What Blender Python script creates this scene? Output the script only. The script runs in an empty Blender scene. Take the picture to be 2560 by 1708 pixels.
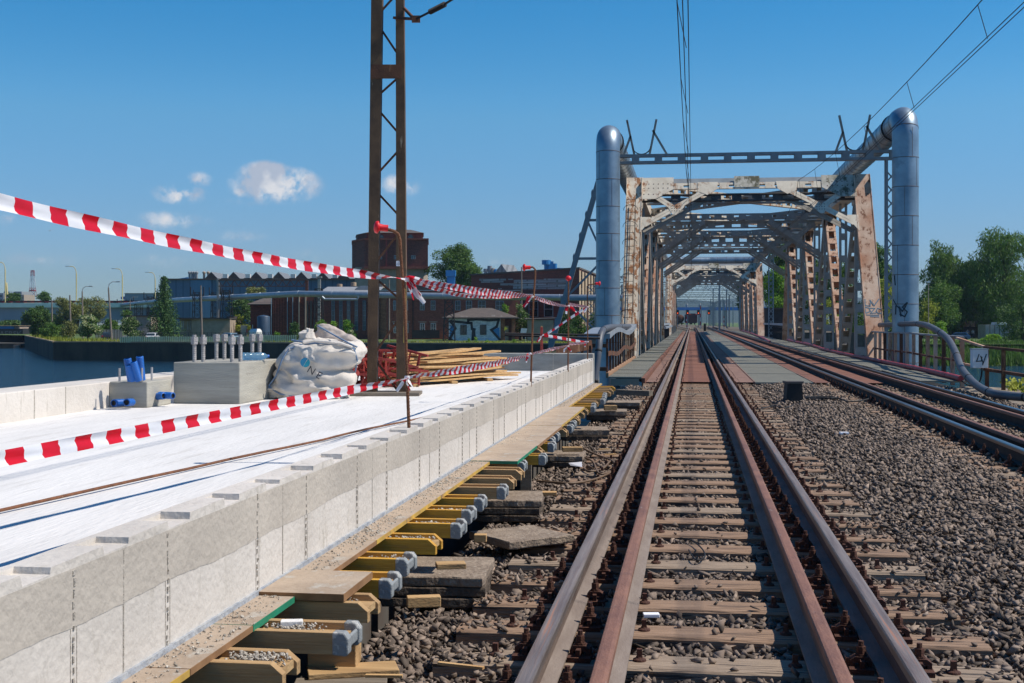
import bpy, bmesh, math, random
import numpy as np
from mathutils import Vector, Matrix
random.seed(7); RNG = np.random.default_rng(11)
S = bpy.context.scene; COL = S.collection
R = math.radians
# ------------------------------------------------------------------ camera
TH = math.atan(450/3200); CT, ST = math.cos(TH), math.sin(TH)
CAM = Vector((0, 0, 1.36)); RV = Vector((CT, ST, 0)); FV = Vector((-ST, CT, 0)); UZ = Vector((0, 0, 1))
cd = bpy.data.cameras.new('camera'); co = bpy.data.objects.new('camera', cd); COL.objects.link(co)
co.location = CAM; co.rotation_euler = (R(90), 0, TH)
cd.lens = 45; cd.sensor_width = 36; cd.shift_y = -52/2560; cd.clip_start = 0.1; cd.clip_end = 12000
S.camera = co
# ------------------------------------------------------------------ light and sky
SUN_EL, SUN_AZ = R(52.6), R(4)           # azimuth from +X towards +Y
sd = Vector((math.cos(SUN_EL)*math.cos(SUN_AZ), math.cos(SUN_EL)*math.sin(SUN_AZ), math.sin(SUN_EL)))
sl = bpy.data.lights.new('sun', 'SUN'); sl.energy = 4.7; sl.angle = R(0.53); sl.color = (1.0, 0.93, 0.83)
so = bpy.data.objects.new('sun', sl); COL.objects.link(so); so.rotation_euler = sd.to_track_quat('Z', 'Y').to_euler()
W = bpy.data.worlds.new('World'); S.world = W; W.use_nodes = True
wt = W.node_tree; wn = wt.nodes; wl = wt.links; wn.clear()
SKY_STRENGTH = 0.1; SKY_VAL = 1.06
S.view_settings.view_transform = 'Standard'; S.view_settings.look = 'None'; S.view_settings.exposure = 0.1; S.view_settings.gamma = 1.0
def wnode(t, **k):
    n = wn.new(t)
    for a, b in k.items(): setattr(n, a, b)
    return n
sky = wnode('ShaderNodeTexSky', sky_type='NISHITA', sun_disc=False, sun_elevation=SUN_EL, sun_rotation=R(90)-SUN_AZ,
            altitude=200, air_density=1.0, dust_density=0.05, ozone_density=4.5)
hsv = wnode('ShaderNodeHueSaturation'); wv = wnode('ShaderNodeMapRange', clamp=True); wl.new(wv.outputs[0], hsv.inputs['Value'])
tint = wnode('ShaderNodeMix', data_type='RGBA', blend_type='MULTIPLY'); tint.inputs[0].default_value = 1; wl.new(sky.outputs[0], tint.inputs[6]); tint.inputs[7].default_value = (.97, 1.0, .99, 1); wl.new(tint.outputs[2], hsv.inputs['Color'])
wc = wnode('ShaderNodeTexCoord'); ws = wnode('ShaderNodeSeparateXYZ'); wl.new(wc.outputs['Generated'], ws.inputs[0])
wm = wnode('ShaderNodeMapRange', clamp=True); wl.new(ws.outputs[2], wm.inputs[0]); wl.new(wm.outputs[0], hsv.inputs['Saturation']); wl.new(ws.outputs[2], wv.inputs[0])
for i, q in ((1, 0.0), (2, .17), (3, .74), (4, SKY_VAL)): wv.inputs[i].default_value = q
for i, q in ((1, 0.0), (2, .2), (3, 1.22), (4, 1.26)): wm.inputs[i].default_value = q
bg = wnode('ShaderNodeBackground'); bg.inputs[1].default_value = SKY_STRENGTH
wo = wnode('ShaderNodeOutputWorld'); tc = wnode('ShaderNodeTexCoord')
def pdir(px, py): return (FV + RV*((px-1280)/3200) + UZ*((802-py)/3200))
# small fair-weather clouds: soft masks round real sky directions, broken up with noise
nz = wnode('ShaderNodeTexNoise'); nz.inputs['Scale'].default_value = 38; nz.inputs['Detail'].default_value = 9; nz.inputs['Roughness'].default_value = 0.62
wl.new(tc.outputs['Generated'], nz.inputs['Vector'])
rotm = wnode('ShaderNodeMapping', vector_type='POINT'); rotm.inputs['Rotation'].default_value = (0, 0, -TH); wl.new(tc.outputs['Generated'], rotm.inputs['Vector'])
total = None
for (px, py, wx, wy, st) in [(690, 464, 108, 48, 1.75), (668, 438, 66, 34, 1.7), (735, 455, 60, 36, 1.5), (450, 484, 62, 27, 1.5), (494, 449, 36, 22, 1.0), (1002, 464, 52, 30, 1.1), (604, 480, 24, 18, 1.2), (425, 553, 100, 26, .85), (620, 505, 80, 14, .6),
                           (600, 590, 70, 20, .55), (760, 640, 110, 24, .55), (1240, 655, 60, 22, .55), (110, 650, 130, 24, .5), (420, 655, 110, 24, .5), (20, 545, 40, 22, .6)]:
    v = pdir(px, py); L = v.length
    loc = ((px-1280)/3200/L, 1/L, (802-py)/3200/L)
    sub = wnode('ShaderNodeVectorMath', operation='SUBTRACT'); wl.new(rotm.outputs[0], sub.inputs[0]); sub.inputs[1].default_value = loc
    mul = wnode('ShaderNodeVectorMath', operation='MULTIPLY'); wl.new(sub.outputs[0], mul.inputs[0]); mul.inputs[1].default_value = (3200/wx, 20, 3200/wy)
    ln = wnode('ShaderNodeVectorMath', operation='LENGTH'); wl.new(mul.outputs[0], ln.inputs[0])
    mr = wnode('ShaderNodeMapRange', clamp=True); wl.new(ln.outputs['Value'], mr.inputs[0])
    mr.inputs[1].default_value = 1.25; mr.inputs[2].default_value = 0.0; mr.inputs[3].default_value = 0; mr.inputs[4].default_value = st
    if total is None: total = mr
    else:
        mx = wnode('ShaderNodeMath', operation='MAXIMUM'); wl.new(total.outputs[0], mx.inputs[0]); wl.new(mr.outputs[0], mx.inputs[1]); total = mx
nr = wnode('ShaderNodeMapRange', clamp=True); wl.new(nz.outputs[0], nr.inputs[0])
for i, q in ((1, .34), (2, .66), (3, 0), (4, 1)): nr.inputs[i].default_value = q
cm = wnode('ShaderNodeMath', operation='MULTIPLY'); wl.new(total.outputs[0], cm.inputs[0]); wl.new(nr.outputs[0], cm.inputs[1])
cp = wnode('ShaderNodeMapRange', clamp=True, interpolation_type='SMOOTHSTEP'); wl.new(cm.outputs[0], cp.inputs[0])
for i, q in ((1, .08), (2, .62), (3, 0), (4, .92)): cp.inputs[i].default_value = q
rp = wnode('ShaderNodeValToRGB'); wl.new(ws.outputs[2], rp.inputs[0]); el = rp.color_ramp.elements
el[0].position = 0.0; el[0].color = (.6, .74, 1.0, 1); el[1].position = .45; el[1].color = (.4, .9, 1.0, 1)
for q, c_ in ((.057, (.68, .81, 1.08, 1)), (.155, (.82, 1.0, 1.03, 1)), (.235, (.52, 1.0, 1.07, 1))): e_ = el.new(q); e_.color = c_
tm = wnode('ShaderNodeMix', data_type='RGBA', blend_type='MULTIPLY'); tm.inputs[0].default_value = 1; wl.new(hsv.outputs[0], tm.inputs[6]); wl.new(rp.outputs[0], tm.inputs[7])
mix = wnode('ShaderNodeMix', data_type='RGBA'); wl.new(cp.outputs[0], mix.inputs[0]); wl.new(tm.outputs[2], mix.inputs[6]); n2 = wnode('ShaderNodeTexNoise'); n2.inputs['Scale'].default_value = 55; n2.inputs['Detail'].default_value = 7; wl.new(tc.outputs['Generated'], n2.inputs['Vector'])
c2_ = wnode('ShaderNodeValToRGB'); wl.new(n2.outputs[0], c2_.inputs[0]); c2_.color_ramp.elements[0].position = .4; c2_.color_ramp.elements[0].color = (4.3, 4.8, 5.8, 1); c2_.color_ramp.elements[1].position = .58; c2_.color_ramp.elements[1].color = (7.3, 7.3, 7.5, 1); wl.new(c2_.outputs[0], mix.inputs[7])
wl.new(mix.outputs[2], bg.inputs[0]); wl.new(bg.outputs[0], wo.inputs[0])
# ------------------------------------------------------------------ picking points in the world
def D(px, py, d): return CAM + (FV + RV*((px-1280)/3200) + UZ*((802-py)/3200))*d
def Z(px, py, z):
    v = FV + RV*((px-1280)/3200) + UZ*((802-py)/3200); return CAM + v*((z-CAM.z)/v.z)
def UD(u, d, z): return Vector((0, 0, z)) + RV*u + FV*d
def zz(py, d): return CAM.z + (802-py)/3200*d
def uu(px, d): return (px-1280)/3200*d
# ------------------------------------------------------------------ materials
MATS = {}
def lin(c): return c
def mat(name, c1, c2=None, scale=6, rough=.8, metal=0, bump=0, bscale=40, c3=None, th3=.6, s3=3, soft3=.06, stretch=None, island=0, transl=0, detail=6, spec=.5, stretch3=None, coat=0, lo=.35, hi=.65):
    m = bpy.data.materials.new(name); m.use_nodes = True; t = m.node_tree; n = t.nodes; l = t.links
    b = n['Principled BSDF']; b.inputs['Roughness'].default_value = rough; b.inputs['Metallic'].default_value = metal
    b.inputs['Specular IOR Level'].default_value = spec
    co_ = n.new('ShaderNodeTexCoord'); mp = n.new('ShaderNodeMapping'); l.new(co_.outputs['Object'], mp.inputs[0])
    if stretch: mp.inputs['Scale'].default_value = stretch
    c2 = c2 or tuple(x*.75 for x in c1)
    nz = n.new('ShaderNodeTexNoise'); nz.inputs['Scale'].default_value = scale; nz.inputs['Detail'].default_value = detail; nz.inputs['Roughness'].default_value = .62; l.new(mp.outputs[0], nz.inputs['Vector'])
    cr = n.new('ShaderNodeValToRGB'); l.new(nz.outputs[0], cr.inputs[0])
    cr.color_ramp.elements[0].position = lo; cr.color_ramp.elements[0].color = (*c1, 1); cr.color_ramp.elements[1].position = hi; cr.color_ramp.elements[1].color = (*c2, 1)
    out = cr.outputs[0]
    if c3:
        mp3 = n.new('ShaderNodeMapping'); l.new(co_.outputs['Object'], mp3.inputs[0])
        if stretch3: mp3.inputs['Scale'].default_value = stretch3
        n3 = n.new('ShaderNodeTexNoise'); n3.inputs['Scale'].default_value = s3; n3.inputs['Detail'].default_value = 8; n3.inputs['Roughness'].default_value = .68; l.new(mp3.outputs[0], n3.inputs['Vector'])
        r3 = n.new('ShaderNodeMapRange'); l.new(n3.outputs[0], r3.inputs[0]); r3.inputs[1].default_value = th3; r3.inputs[2].default_value = th3+soft3
        x = n.new('ShaderNodeMix'); x.data_type = 'RGBA'; l.new(r3.outputs[0], x.inputs[0]); l.new(out, x.inputs[6]); x.inputs[7].default_value = (*c3, 1); out = x.outputs[2]
    if island:
        g = n.new('ShaderNodeNewGeometry'); v = n.new('ShaderNodeMapRange'); l.new(g.outputs['Random Per Island'], v.inputs[0]); v.inputs[3].default_value = 1-island; v.inputs[4].default_value = 1+island
        x = n.new('ShaderNodeMix'); x.data_type = 'RGBA'; x.blend_type = 'MULTIPLY'; x.inputs[0].default_value = 1; l.new(out, x.inputs[6]); l.new(v.outputs[0], x.inputs[7]); out = x.outputs[2]
    l.new(out, b.inputs['Base Color'])
    if coat: b.inputs['Coat Weight'].default_value = coat
    if bump:
        nb = n.new('ShaderNodeTexNoise'); nb.inputs['Scale'].default_value = bscale; nb.inputs['Detail'].default_value = 5; l.new(mp.outputs[0], nb.inputs['Vector'])
        bp = n.new('ShaderNodeBump'); bp.inputs['Strength'].default_value = bump; bp.inputs['Distance'].default_value = .02; l.new(nb.outputs[0], bp.inputs['Height']); l.new(bp.outputs[0], b.inputs['Normal'])
    if transl:
        tr = n.new('ShaderNodeBsdfTranslucent'); l.new(out, tr.inputs[0]); ms = n.new('ShaderNodeMixShader'); ms.inputs[0].default_value = transl
        l.new(b.outputs[0], ms.inputs[1]); l.new(tr.outputs[0], ms.inputs[2]); l.new(ms.outputs[0], n['Material Output'].inputs[0])
    MATS[name] = m; return m
def brick(name, c1, c2, mortar, sx, sy, axis='xz', bump=.3, c3=None, mo=.02):
    m = mat(name, c1, c2, 3, .9, c3=c3); t = m.node_tree; n = t.nodes; l = t.links; b = n['Principled BSDF']
    co_ = n.new('ShaderNodeTexCoord'); sp = n.new('ShaderNodeSeparateXYZ'); cb = n.new('ShaderNodeCombineXYZ'); l.new(co_.outputs['Object'], sp.inputs[0])
    ad = n.new('ShaderNodeMath'); l.new(sp.outputs[0], ad.inputs[0]); l.new(sp.outputs[1], ad.inputs[1]); l.new(ad.outputs[0], cb.inputs[0]); l.new(sp.outputs[2], cb.inputs[1])
    br = n.new('ShaderNodeTexBrick'); l.new(cb.outputs[0], br.inputs['Vector']); br.inputs['Scale'].default_value = 1; br.inputs['Brick Width'].default_value = sx; br.inputs['Row Height'].default_value = sy; br.inputs['Mortar Size'].default_value = mo
    old = b.inputs['Base Color'].links[0].from_socket
    k = n.new('ShaderNodeMix'); k.data_type = 'RGBA'; k.blend_type = 'MULTIPLY'; k.inputs[0].default_value = 1; l.new(old, k.inputs[6]); l.new(br.outputs[0], k.inputs[7])
    br.inputs['Color1'].default_value = (1.15, 1.1, 1.05, 1); br.inputs['Color2'].default_value = (.72, .7, .7, 1); br.inputs['Mortar'].default_value = (*mortar, 1)
    l.new(k.outputs[2], b.inputs['Base Color']); return m
def stripes(name, c1, c2, freq, axis=0, rough=.5, metal=0, duty=.5, bump=0, noise=.0):
    """hard stripes across one object axis"""
    m = mat(name, c1, tuple(x*.8 for x in c1), 4, rough, metal); t = m.node_tree; n = t.nodes; l = t.links; b = n['Principled BSDF']
    co_ = n.new('ShaderNodeTexCoord'); sp = n.new('ShaderNodeSeparateXYZ'); l.new(co_.outputs['Object'], sp.inputs[0])
    a = n.new('ShaderNodeMath'); a.operation = 'MULTIPLY'; l.new(sp.outputs[axis], a.inputs[0]); a.inputs[1].default_value = freq
    f = n.new('ShaderNodeMath'); f.operation = 'FRACT'; l.new(a.outputs[0], f.inputs[0])
    g = n.new('ShaderNodeMath'); g.operation = 'LESS_THAN'; l.new(f.outputs[0], g.inputs[0]); g.inputs[1].default_value = duty
    old = b.inputs['Base Color'].links[0].from_socket
    k = n.new('ShaderNodeMix'); k.data_type = 'RGBA'; l.new(g.outputs[0], k.inputs[0]); l.new(old, k.inputs[6]); k.inputs[7].default_value = (*c2, 1)
    l.new(k.outputs[2], b.inputs['Base Color'])
    if bump:
        bp = n.new('ShaderNodeBump'); bp.inputs['Strength'].default_value = bump; bp.inputs['Distance'].default_value = .05; l.new(g.outputs[0], bp.inputs['Height']); l.new(bp.outputs[0], b.inputs['Normal'])
    return m
def emis(name, c, s):
    m = bpy.data.materials.new(name); m.use_nodes = True; b = m.node_tree.nodes['Principled BSDF']; b.inputs['Base Color'].default_value = (*c, 1); b.inputs['Emission Color'].default_value = (*c, 1); b.inputs['Emission Strength'].default_value = s; MATS[name] = m; return m
# ------------------------------------------------------------------ mesh builder
class MB:
    def __init__(s): s.v = []; s.f = []; s.m = []
    def add(s, vs, fs, mi=0):
        o = len(s.v); s.v += [tuple(v) for v in vs]; s.f += [tuple(i+o for i in f) for f in fs]; s.m += [mi]*len(fs); return s
    def obox(s, c, a, b, d, mi=0):
        c, a, b, d = map(Vector, (c, a, b, d))
        vs = [c+a*i+b*j+d*k for i in (-1, 1) for j in (-1, 1) for k in (-1, 1)]
        return s.add(vs, [(0, 1, 3, 2), (4, 6, 7, 5), (0, 4, 5, 1), (2, 3, 7, 6), (0, 2, 6, 4), (1, 5, 7, 3)], mi)
    def box(s, x0, x1, y0, y1, z0, z1, mi=0):
        return s.obox(((x0+x1)/2, (y0+y1)/2, (z0+z1)/2), ((x1-x0)/2, 0, 0), (0, (y1-y0)/2, 0), (0, 0, (z1-z0)/2), mi)
    def ubox(s, u0, u1, d0, d1, z0, z1, mi=0):
        return s.obox(UD((u0+u1)/2, (d0+d1)/2, (z0+z1)/2), RV*((u1-u0)/2), FV*((d1-d0)/2), UZ*((z1-z0)/2), mi)
    def bar(s, p, q, w, h=None, up=(0, 0, 1), mi=0):
        p, q = Vector(p), Vector(q); h = h or w; a = (q-p); n = a.normalized(); up = Vector(up)
        if abs(n.dot(up)) > .99: up = Vector((0, 1, 0)) if abs(n.y) < .9 else Vector((1, 0, 0))
        x = n.cross(up).normalized(); y = x.cross(n).normalized()
        return s.obox((p+q)/2, a/2, x*(w/2), y*(h/2), mi)
    def tube(s, pts, r, n=8, caps=True, mi=0):
        pts = [Vector(p) for p in pts]; rs = r if isinstance(r, (list, tuple)) else [r]*len(pts)
        t0 = (pts[1]-pts[0]).normalized(); a = t0.orthogonal().normalized(); rings = []
        for i, p in enumerate(pts):
            t = ((pts[min(i+1, len(pts)-1)]-pts[max(i-1, 0)])).normalized()
            a = (a - t*a.dot(t)); a = a.normalized() if a.length > 1e-6 else t.orthogonal().normalized(); b = t.cross(a)
            rings.append([p+(a*math.cos(2*math.pi*k/n)+b*math.sin(2*math.pi*k/n))*rs[i] for k in range(n)])
        vs = [v for g in rings for v in g]; fs = [(i*n+k, i*n+(k+1) % n, (i+1)*n+(k+1) % n, (i+1)*n+k) for i in range(len(pts)-1) for k in range(n)]
        if caps: fs += [tuple(range(n))[::-1], tuple((len(pts)-1)*n+k for k in range(n))]
        return s.add(vs, fs, mi)
    def cyl(s, p, q, r, r2=None, n=12, mi=0): return s.tube([p, q], [r, r if r2 is None else r2], n, True, mi)
    def lathe(s, c, prof, n=16, axis=(0, 0, 1), mi=0):
        c = Vector(c); ax = Vector(axis).normalized(); a = ax.orthogonal().normalized(); b = ax.cross(a)
        vs = [c+ax*h+(a*math.cos(2*math.pi*k/n)+b*math.sin(2*math.pi*k/n))*r for (r, h) in prof for k in range(n)]
        fs = [(i*n+k, i*n+(k+1) % n, (i+1)*n+(k+1) % n, (i+1)*n+k) for i in range(len(prof)-1) for k in range(n)]
        return s.add(vs, fs, mi)
    def prism(s, pts, vec, mi=0):
        n = len(pts); pts = [Vector(p) for p in pts]; vec = Vector(vec)
        return s.add(pts+[p+vec for p in pts], [tuple(range(n))[::-1], tuple(range(n, 2*n))]+[(i, (i+1) % n, n+(i+1) % n, n+i) for i in range(n)], mi)
    def stroke(s, pts, w, nrm, t=.004, mi=0):
        pts = [Vector(p) for p in pts]; nrm = Vector(nrm).normalized()
        for p, q in zip(pts, pts[1:]):
            a = (q-p); e = a.normalized()*(w*.45); s.obox((p+q)/2+nrm*(t/2), a/2+e, nrm.cross(a.normalized())*(w/2), nrm*(t/2), mi)
        return s
    def build(s, name, m, parent=None, org=None, smooth=0, bevel=0):
        me = bpy.data.meshes.new(name)
        base = parent.matrix_world.translation if parent is not None else (Vector(org) if org is not None else Vector((0, 0, 0)))
        if parent is not None: base = WLOC[parent.name]
        me.from_pydata([(x-base.x, y-base.y, z-base.z) for x, y, z in s.v], [], s.f)
        ms = m if isinstance(m, (list, tuple)) else [m]
        for q in ms: me.materials.append(MATS[q] if isinstance(q, str) else q)
        if len(ms) > 1: me.polygons.foreach_set('material_index', s.m)
        o = bpy.data.objects.new(name, me); COL.objects.link(o)
        if parent is not None: o.parent = parent; WLOC[o.name] = base.copy()
        else: o.location = base; WLOC[o.name] = base.copy()
        if parent is not None: o.location = (0, 0, 0)
        if smooth:
            me.shade_smooth(); me.set_sharp_from_angle(angle=R(smooth))
        if bevel:
            md = o.modifiers.new('bevel', 'BEVEL'); md.width = bevel; md.segments = 2; md.limit_method = 'ANGLE'; md.angle_limit = R(40)
        me.update(); return o
WLOC = {}
def tag(o, label=None, cat=None, group=None, kind=None):
    for k, v in (('label', label), ('category', cat), ('group', group), ('kind', kind)):
        if v: o[k] = v
    return o
def thing(name, label, cat, loc=(0, 0, 0), group=None, kind=None):
    o = bpy.data.objects.new(name, None); COL.objects.link(o); o.location = loc; o.empty_display_size = .2
    WLOC[o.name] = Vector(loc); return tag(o, label, cat, group, kind)
KIDS = {}
def copy_tree(o, loc=None, rz=None, scale=None, label=None, group=None, parent=None, kids=None):
    c = o.copy(); COL.objects.link(c); c.parent = parent
    if loc is not None: c.location = loc
    if rz is not None: c.rotation_euler = (0, 0, rz)
    if scale is not None: c.scale = (scale,)*3 if isinstance(scale, (int, float)) else scale
    if label: c['label'] = label
    if group: c['group'] = group
    for ch in list(o.children): copy_tree(ch, parent=c)
    return c
ONES = 'first second third fourth fifth sixth seventh eighth ninth tenth eleventh twelfth thirteenth fourteenth fifteenth sixteenth seventeenth eighteenth nineteenth'.split()
TENS = {20: 'twent', 30: 'thirt', 40: 'fort', 50: 'fift', 60: 'sixt', 70: 'sevent', 80: 'eight', 90: 'ninet'}
def ordw(n):
    if n < 20: return ONES[n-1]
    if n >= 100: return 'hundred and '+ordw(n-100) if n > 100 else 'hundredth'
    t, u = n//10*10, n % 10
    return TENS[t]+'ieth' if u == 0 else TENS[t]+'y-'+ONES[u-1]
def npmesh(name, V, F, m, org=(0, 0, 0), smooth=False, k=3, parent=None):
    me = bpy.data.meshes.new(name); V = np.asarray(V, dtype=np.float32) - np.asarray(WLOC[parent.name] if parent else org, dtype=np.float32); F = np.asarray(F, dtype=np.int32)
    me.vertices.add(len(V)); me.vertices.foreach_set('co', V.ravel())
    me.loops.add(F.size); me.loops.foreach_set('vertex_index', F.ravel())
    me.polygons.add(len(F)); me.polygons.foreach_set('loop_start', np.arange(0, F.size, k, dtype=np.int32)); me.polygons.foreach_set('loop_total', np.full(len(F), k, dtype=np.int32))
    me.materials.append(MATS[m] if isinstance(m, str) else m); me.update(calc_edges=True); me.validate()
    if smooth: me.shade_smooth()
    o = bpy.data.objects.new(name, me); COL.objects.link(o)
    if parent: o.parent = parent; WLOC[o.name] = WLOC[parent.name]
    else: o.location = org; WLOC[o.name] = Vector(org)
    return o
def text_mb(txt, size, origin, xdir, ydir, thick=.01, flip=False):
    cu = bpy.data.curves.new('t', 'FONT'); cu.body = txt; cu.size = size; cu.extrude = thick/2; cu.fill_mode = 'BOTH'
    ob = bpy.data.objects.new('t', cu); COL.objects.link(ob); dg = bpy.context.evaluated_depsgraph_get(); me = bpy.data.meshes.new_from_object(ob.evaluated_get(dg))
    b = MB(); xd, yd = Vector(xdir), Vector(ydir); zd = xd.cross(yd); org = Vector(origin)
    b.add([org+xd*v.co.x+yd*v.co.y+zd*v.co.z for v in me.vertices], [tuple(p.vertices) for p in me.polygons])
    bpy.data.objects.remove(ob); return b
# ------------------------------------------------------------------ material list
mat('rail_side', (.17, .125, .1), (.11, .075, .058), 5, .9, 0, .3, 60, stretch=(1, .25, 1))
mat('rail_foot', (.25, .205, .175), (.18, .14, .118), 7, .9, 0, .3, 60, stretch=(1, .3, 1))
mat('rail_top', (.27, .215, .18), (.17, .12, .095), 12, .42, .15, .2, 80, c3=(.42, .19, .1), th3=.57, s3=6, soft3=.1, stretch=(3, .12, 1), stretch3=(9, .1, 1))
mat('rail_top_rust', (.26, .125, .08), (.16, .075, .052), 9, .65, .05, .25, 90, c3=(.34, .3, .27), th3=.66, s3=14, soft3=.05, stretch=(1, .35, 1), stretch3=(1, .5, 1))
mat('rail_dark', (.05, .032, .024), (.03, .02, .016), 5, .85)
mat('rail_shiny', (.2, .22, .26), (.16, .15, .15), 5, .3, .85, stretch=(1, .1, 1))
mat('rust_bolt', (.11, .042, .024), (.06, .024, .016), 30, .85, .1, .4, 120)
mat('sleeper_wood', (.37, .24, .155), (.2, .125, .08), 9, .9, 0, .8, 14, c3=(.05, .035, .028), th3=.575, s3=9, soft3=.03, stretch=(.35, 6, 6), stretch3=(.14, 5, 5))
mat('sleeper_grey', (.38, .29, .21), (.23, .165, .115), 9, .9, 0, .8, 14, c3=(.055, .042, .034), th3=.575, s3=9, soft3=.03, stretch=(.35, 6, 6), stretch3=(.14, 5, 5))
mat('ballast_bed', (.1, .072, .052), (.05, .036, .027), 26, .95, 0, 1, 30)
mat('ballast_rock', (.235, .18, .14), (.115, .085, .066), 12, .9, 0, 0, 90, c3=(.3, .2, .14), th3=.64, s3=7, island=.65)
mat('dust', (.3, .25, .19), (.2, .16, .12), 6, .95, 0, .4, 40, c3=(.1, .13, .05), th3=.62, s3=1.2)
mat('rust_plate', (.23, .1, .062), (.15, .066, .045), 4, .85, .1, .3, 60, c3=(.1, .055, .045), th3=.55, s3=2)
mat('rust_plate_pale', (.26, .15, .11), (.17, .095, .07), 4, .85, 0, .3, 60)
mat('rust_steel', (.17, .07, .035), (.07, .033, .02), 3.5, .8, .15, .3, 60, c3=(.34, .19, .1), th3=.6, s3=7, soft3=.1, stretch3=(1, 1, .3))
mat('mast_paint', (.15, .088, .045), (.065, .038, .022), 3, .75, .1, .25, 50, c3=(.36, .3, .21), th3=.66, s3=14, soft3=.06, stretch3=(1, 1, .2))
mat('old_paint', (.76, .68, .54), (.6, .52, .4), 2.2, .7, 0, .2, 40, c3=(.33, .15, .065), th3=.53, s3=1.9, soft3=.1, stretch3=(1.5, 1.5, .3))
mat('old_paint_rusty', (.66, .5, .37), (.42, .2, .11), .8, .75, 0, .3, 30, c3=(.2, .08, .038), th3=.54, s3=3.4, soft3=.08, stretch3=(1.6, 1.6, .35))
mat('mossy_paint', (.36, .34, .26), (.6, .56, .48), 3, .85, 0, .3, 30, c3=(.1, .095, .055), th3=.47, s3=2.5, soft3=.12, stretch3=(1.6, 1.6, .4))
mat('streaked_paint', (.8, .7, .55), (.62, .48, .34), 2, .75, 0, .2, 40, c3=(.36, .155, .06), th3=.5, s3=2.2, soft3=.06, stretch3=(2.2, 2.2, .16))
mat('grey_and_shade_paint', (.36, .34, .3), (.27, .25, .215), 2.5, .7, .0, .15, 40, c3=(.2, .1, .06), th3=.64, s3=2.4, soft3=.05, stretch3=(1.5, 1.5, .4))  # plain grey steelwork, also the shade tone of inner truss members
mat('steel_blue_grey', (.3, .33, .34), (.23, .25, .26), 2.5, .65, .1, .1, 40)
mat('galvanised', (.31, .39, .45), (.2, .26, .31), 1.1, .42, .7, .15, 3, c3=(.15, .18, .2), th3=.6, s3=1.3, soft3=.2)
mat('galvanised_aged', (.4, .44, .47), (.31, .35, .38), 1.4, .5, .7, .08, 6, c3=(.22, .24, .26), th3=.6, s3=1.1, soft3=.15)
mat('pipe_seam', (.1, .09, .085), (.16, .1, .07), 8, .8)
stripes('grating', (.31, .295, .225), (.045, .045, .04), 7, 1, .7, .1, .5)
stripes('slot_plate', (.24, .1, .06), (.05, .02, .015), 5, 1, .85, .1, .12)
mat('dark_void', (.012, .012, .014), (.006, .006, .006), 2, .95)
mat('girder', (.11, .11, .105), (.08, .06, .05), 2, .85)
mat('concrete_white', (.77, .745, .71), (.66, .64, .61), 1.1, .85, 0, .35, 24, c3=(.54, .51, .47), th3=.53, s3=4, soft3=.22, stretch=(1.5, .3, 1), stretch3=(2.4, .25, 1))
mat('concrete_wall', (.65, .6, .54), (.54, .495, .44), 1.3, .88, 0, .35, 30, c3=(.42, .38, .32), th3=.58, s3=5, soft3=.14, stretch3=(2.5, 2.5, .5))
mat('concrete_grey', (.34, .335, .31), (.25, .245, .22), 3, .9, 0, .35, 30, stretch=(1, 1, 3))
mat('concrete_cast', (.43, .41, .35), (.3, .285, .245), 1.5, .9, 0, .4, 26, c3=(.2, .19, .165), th3=.6, s3=3, soft3=.12, stretch=(.6, .6, 5), stretch3=(.5, .5, 6))
mat('joint', (.33, .29, .24), (.5, .46, .4), 30, .95, 0, .7, 50, stretch=(1, 1, 1.5))
mat('ply', (.44, .345, .255), (.31, .235, .17), 3, .9, 0, .4, 25, c3=(.42, .385, .33), th3=.56, s3=6, soft3=.08)
mat('ply_edge', (.3, .16, .07), (.2, .1, .04), 8, .85)
mat('board_edge_yellow', (.6, .38, .06), (.4, .24, .06), 6, .8, c3=(.24, .15, .07), th3=.55, s3=4)
mat('board_edge_green', (.02, .25, .13), (.015, .17, .09), 6, .6)
mat('beam_yellow', (.72, .39, .03), (.46, .23, .03), 3, .7, 0, .25, 30, c3=(.2, .13, .06), th3=.58, s3=3.5, soft3=.12, stretch=(.3, 3, 3), stretch3=(.4, 3, 3))
mat('beam_wood', (.52, .34, .16), (.34, .205, .09), 3, .8, 0, .3, 30, c3=(.16, .1, .055), th3=.6, s3=3.5, soft3=.1, stretch=(.3, 3, 3), stretch3=(.4, 3, 3))
mat('beam_cap', (.27, .285, .285), (.19, .2, .2), 8, .65, 0, .3, 60, c3=(.5, .48, .44), th3=.54, s3=16)
mat('pine', (.62, .4, .18), (.47, .27, .11), 2.5, .8, 0, .25, 30, stretch=(.25, 6, 6), island=.18)
mat('old_wood', (.24, .2, .155), (.15, .12, .09), 3, .9, 0, .4, 30, stretch=(.25, 6, 6))
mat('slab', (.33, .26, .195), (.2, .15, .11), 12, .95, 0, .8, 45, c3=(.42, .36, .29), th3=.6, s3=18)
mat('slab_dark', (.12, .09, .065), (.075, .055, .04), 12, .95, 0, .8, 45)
mat('rubble', (.46, .42, .36), (.32, .28, .23), 20, .95, 0, .3, 60, island=.35)
mat('rebar', (.24, .1, .045), (.12, .05, .025), 14, .8, .2, .4, 90, c3=(.4, .22, .1), th3=.62, s3=9)
mat('cap_red', (.78, .012, .02), (.66, .01, .016), 4, .45)
mat('tape_red', (.74, .006, .022), (.62, .005, .018), 6, .38, transl=.3)
mat('tape_white', (.86, .85, .86), (.78, .77, .79), 6, .38, transl=.3)
mat('conduit', (.01, .13, .47), (.008, .1, .38), 6, .45)
mat('black', (.015, .015, .016), (.01, .01, .01), 6, .7)
mat('bolt_grey', (.43, .41, .4), (.34, .32, .31), 16, .6, .25, .4, 70)
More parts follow.
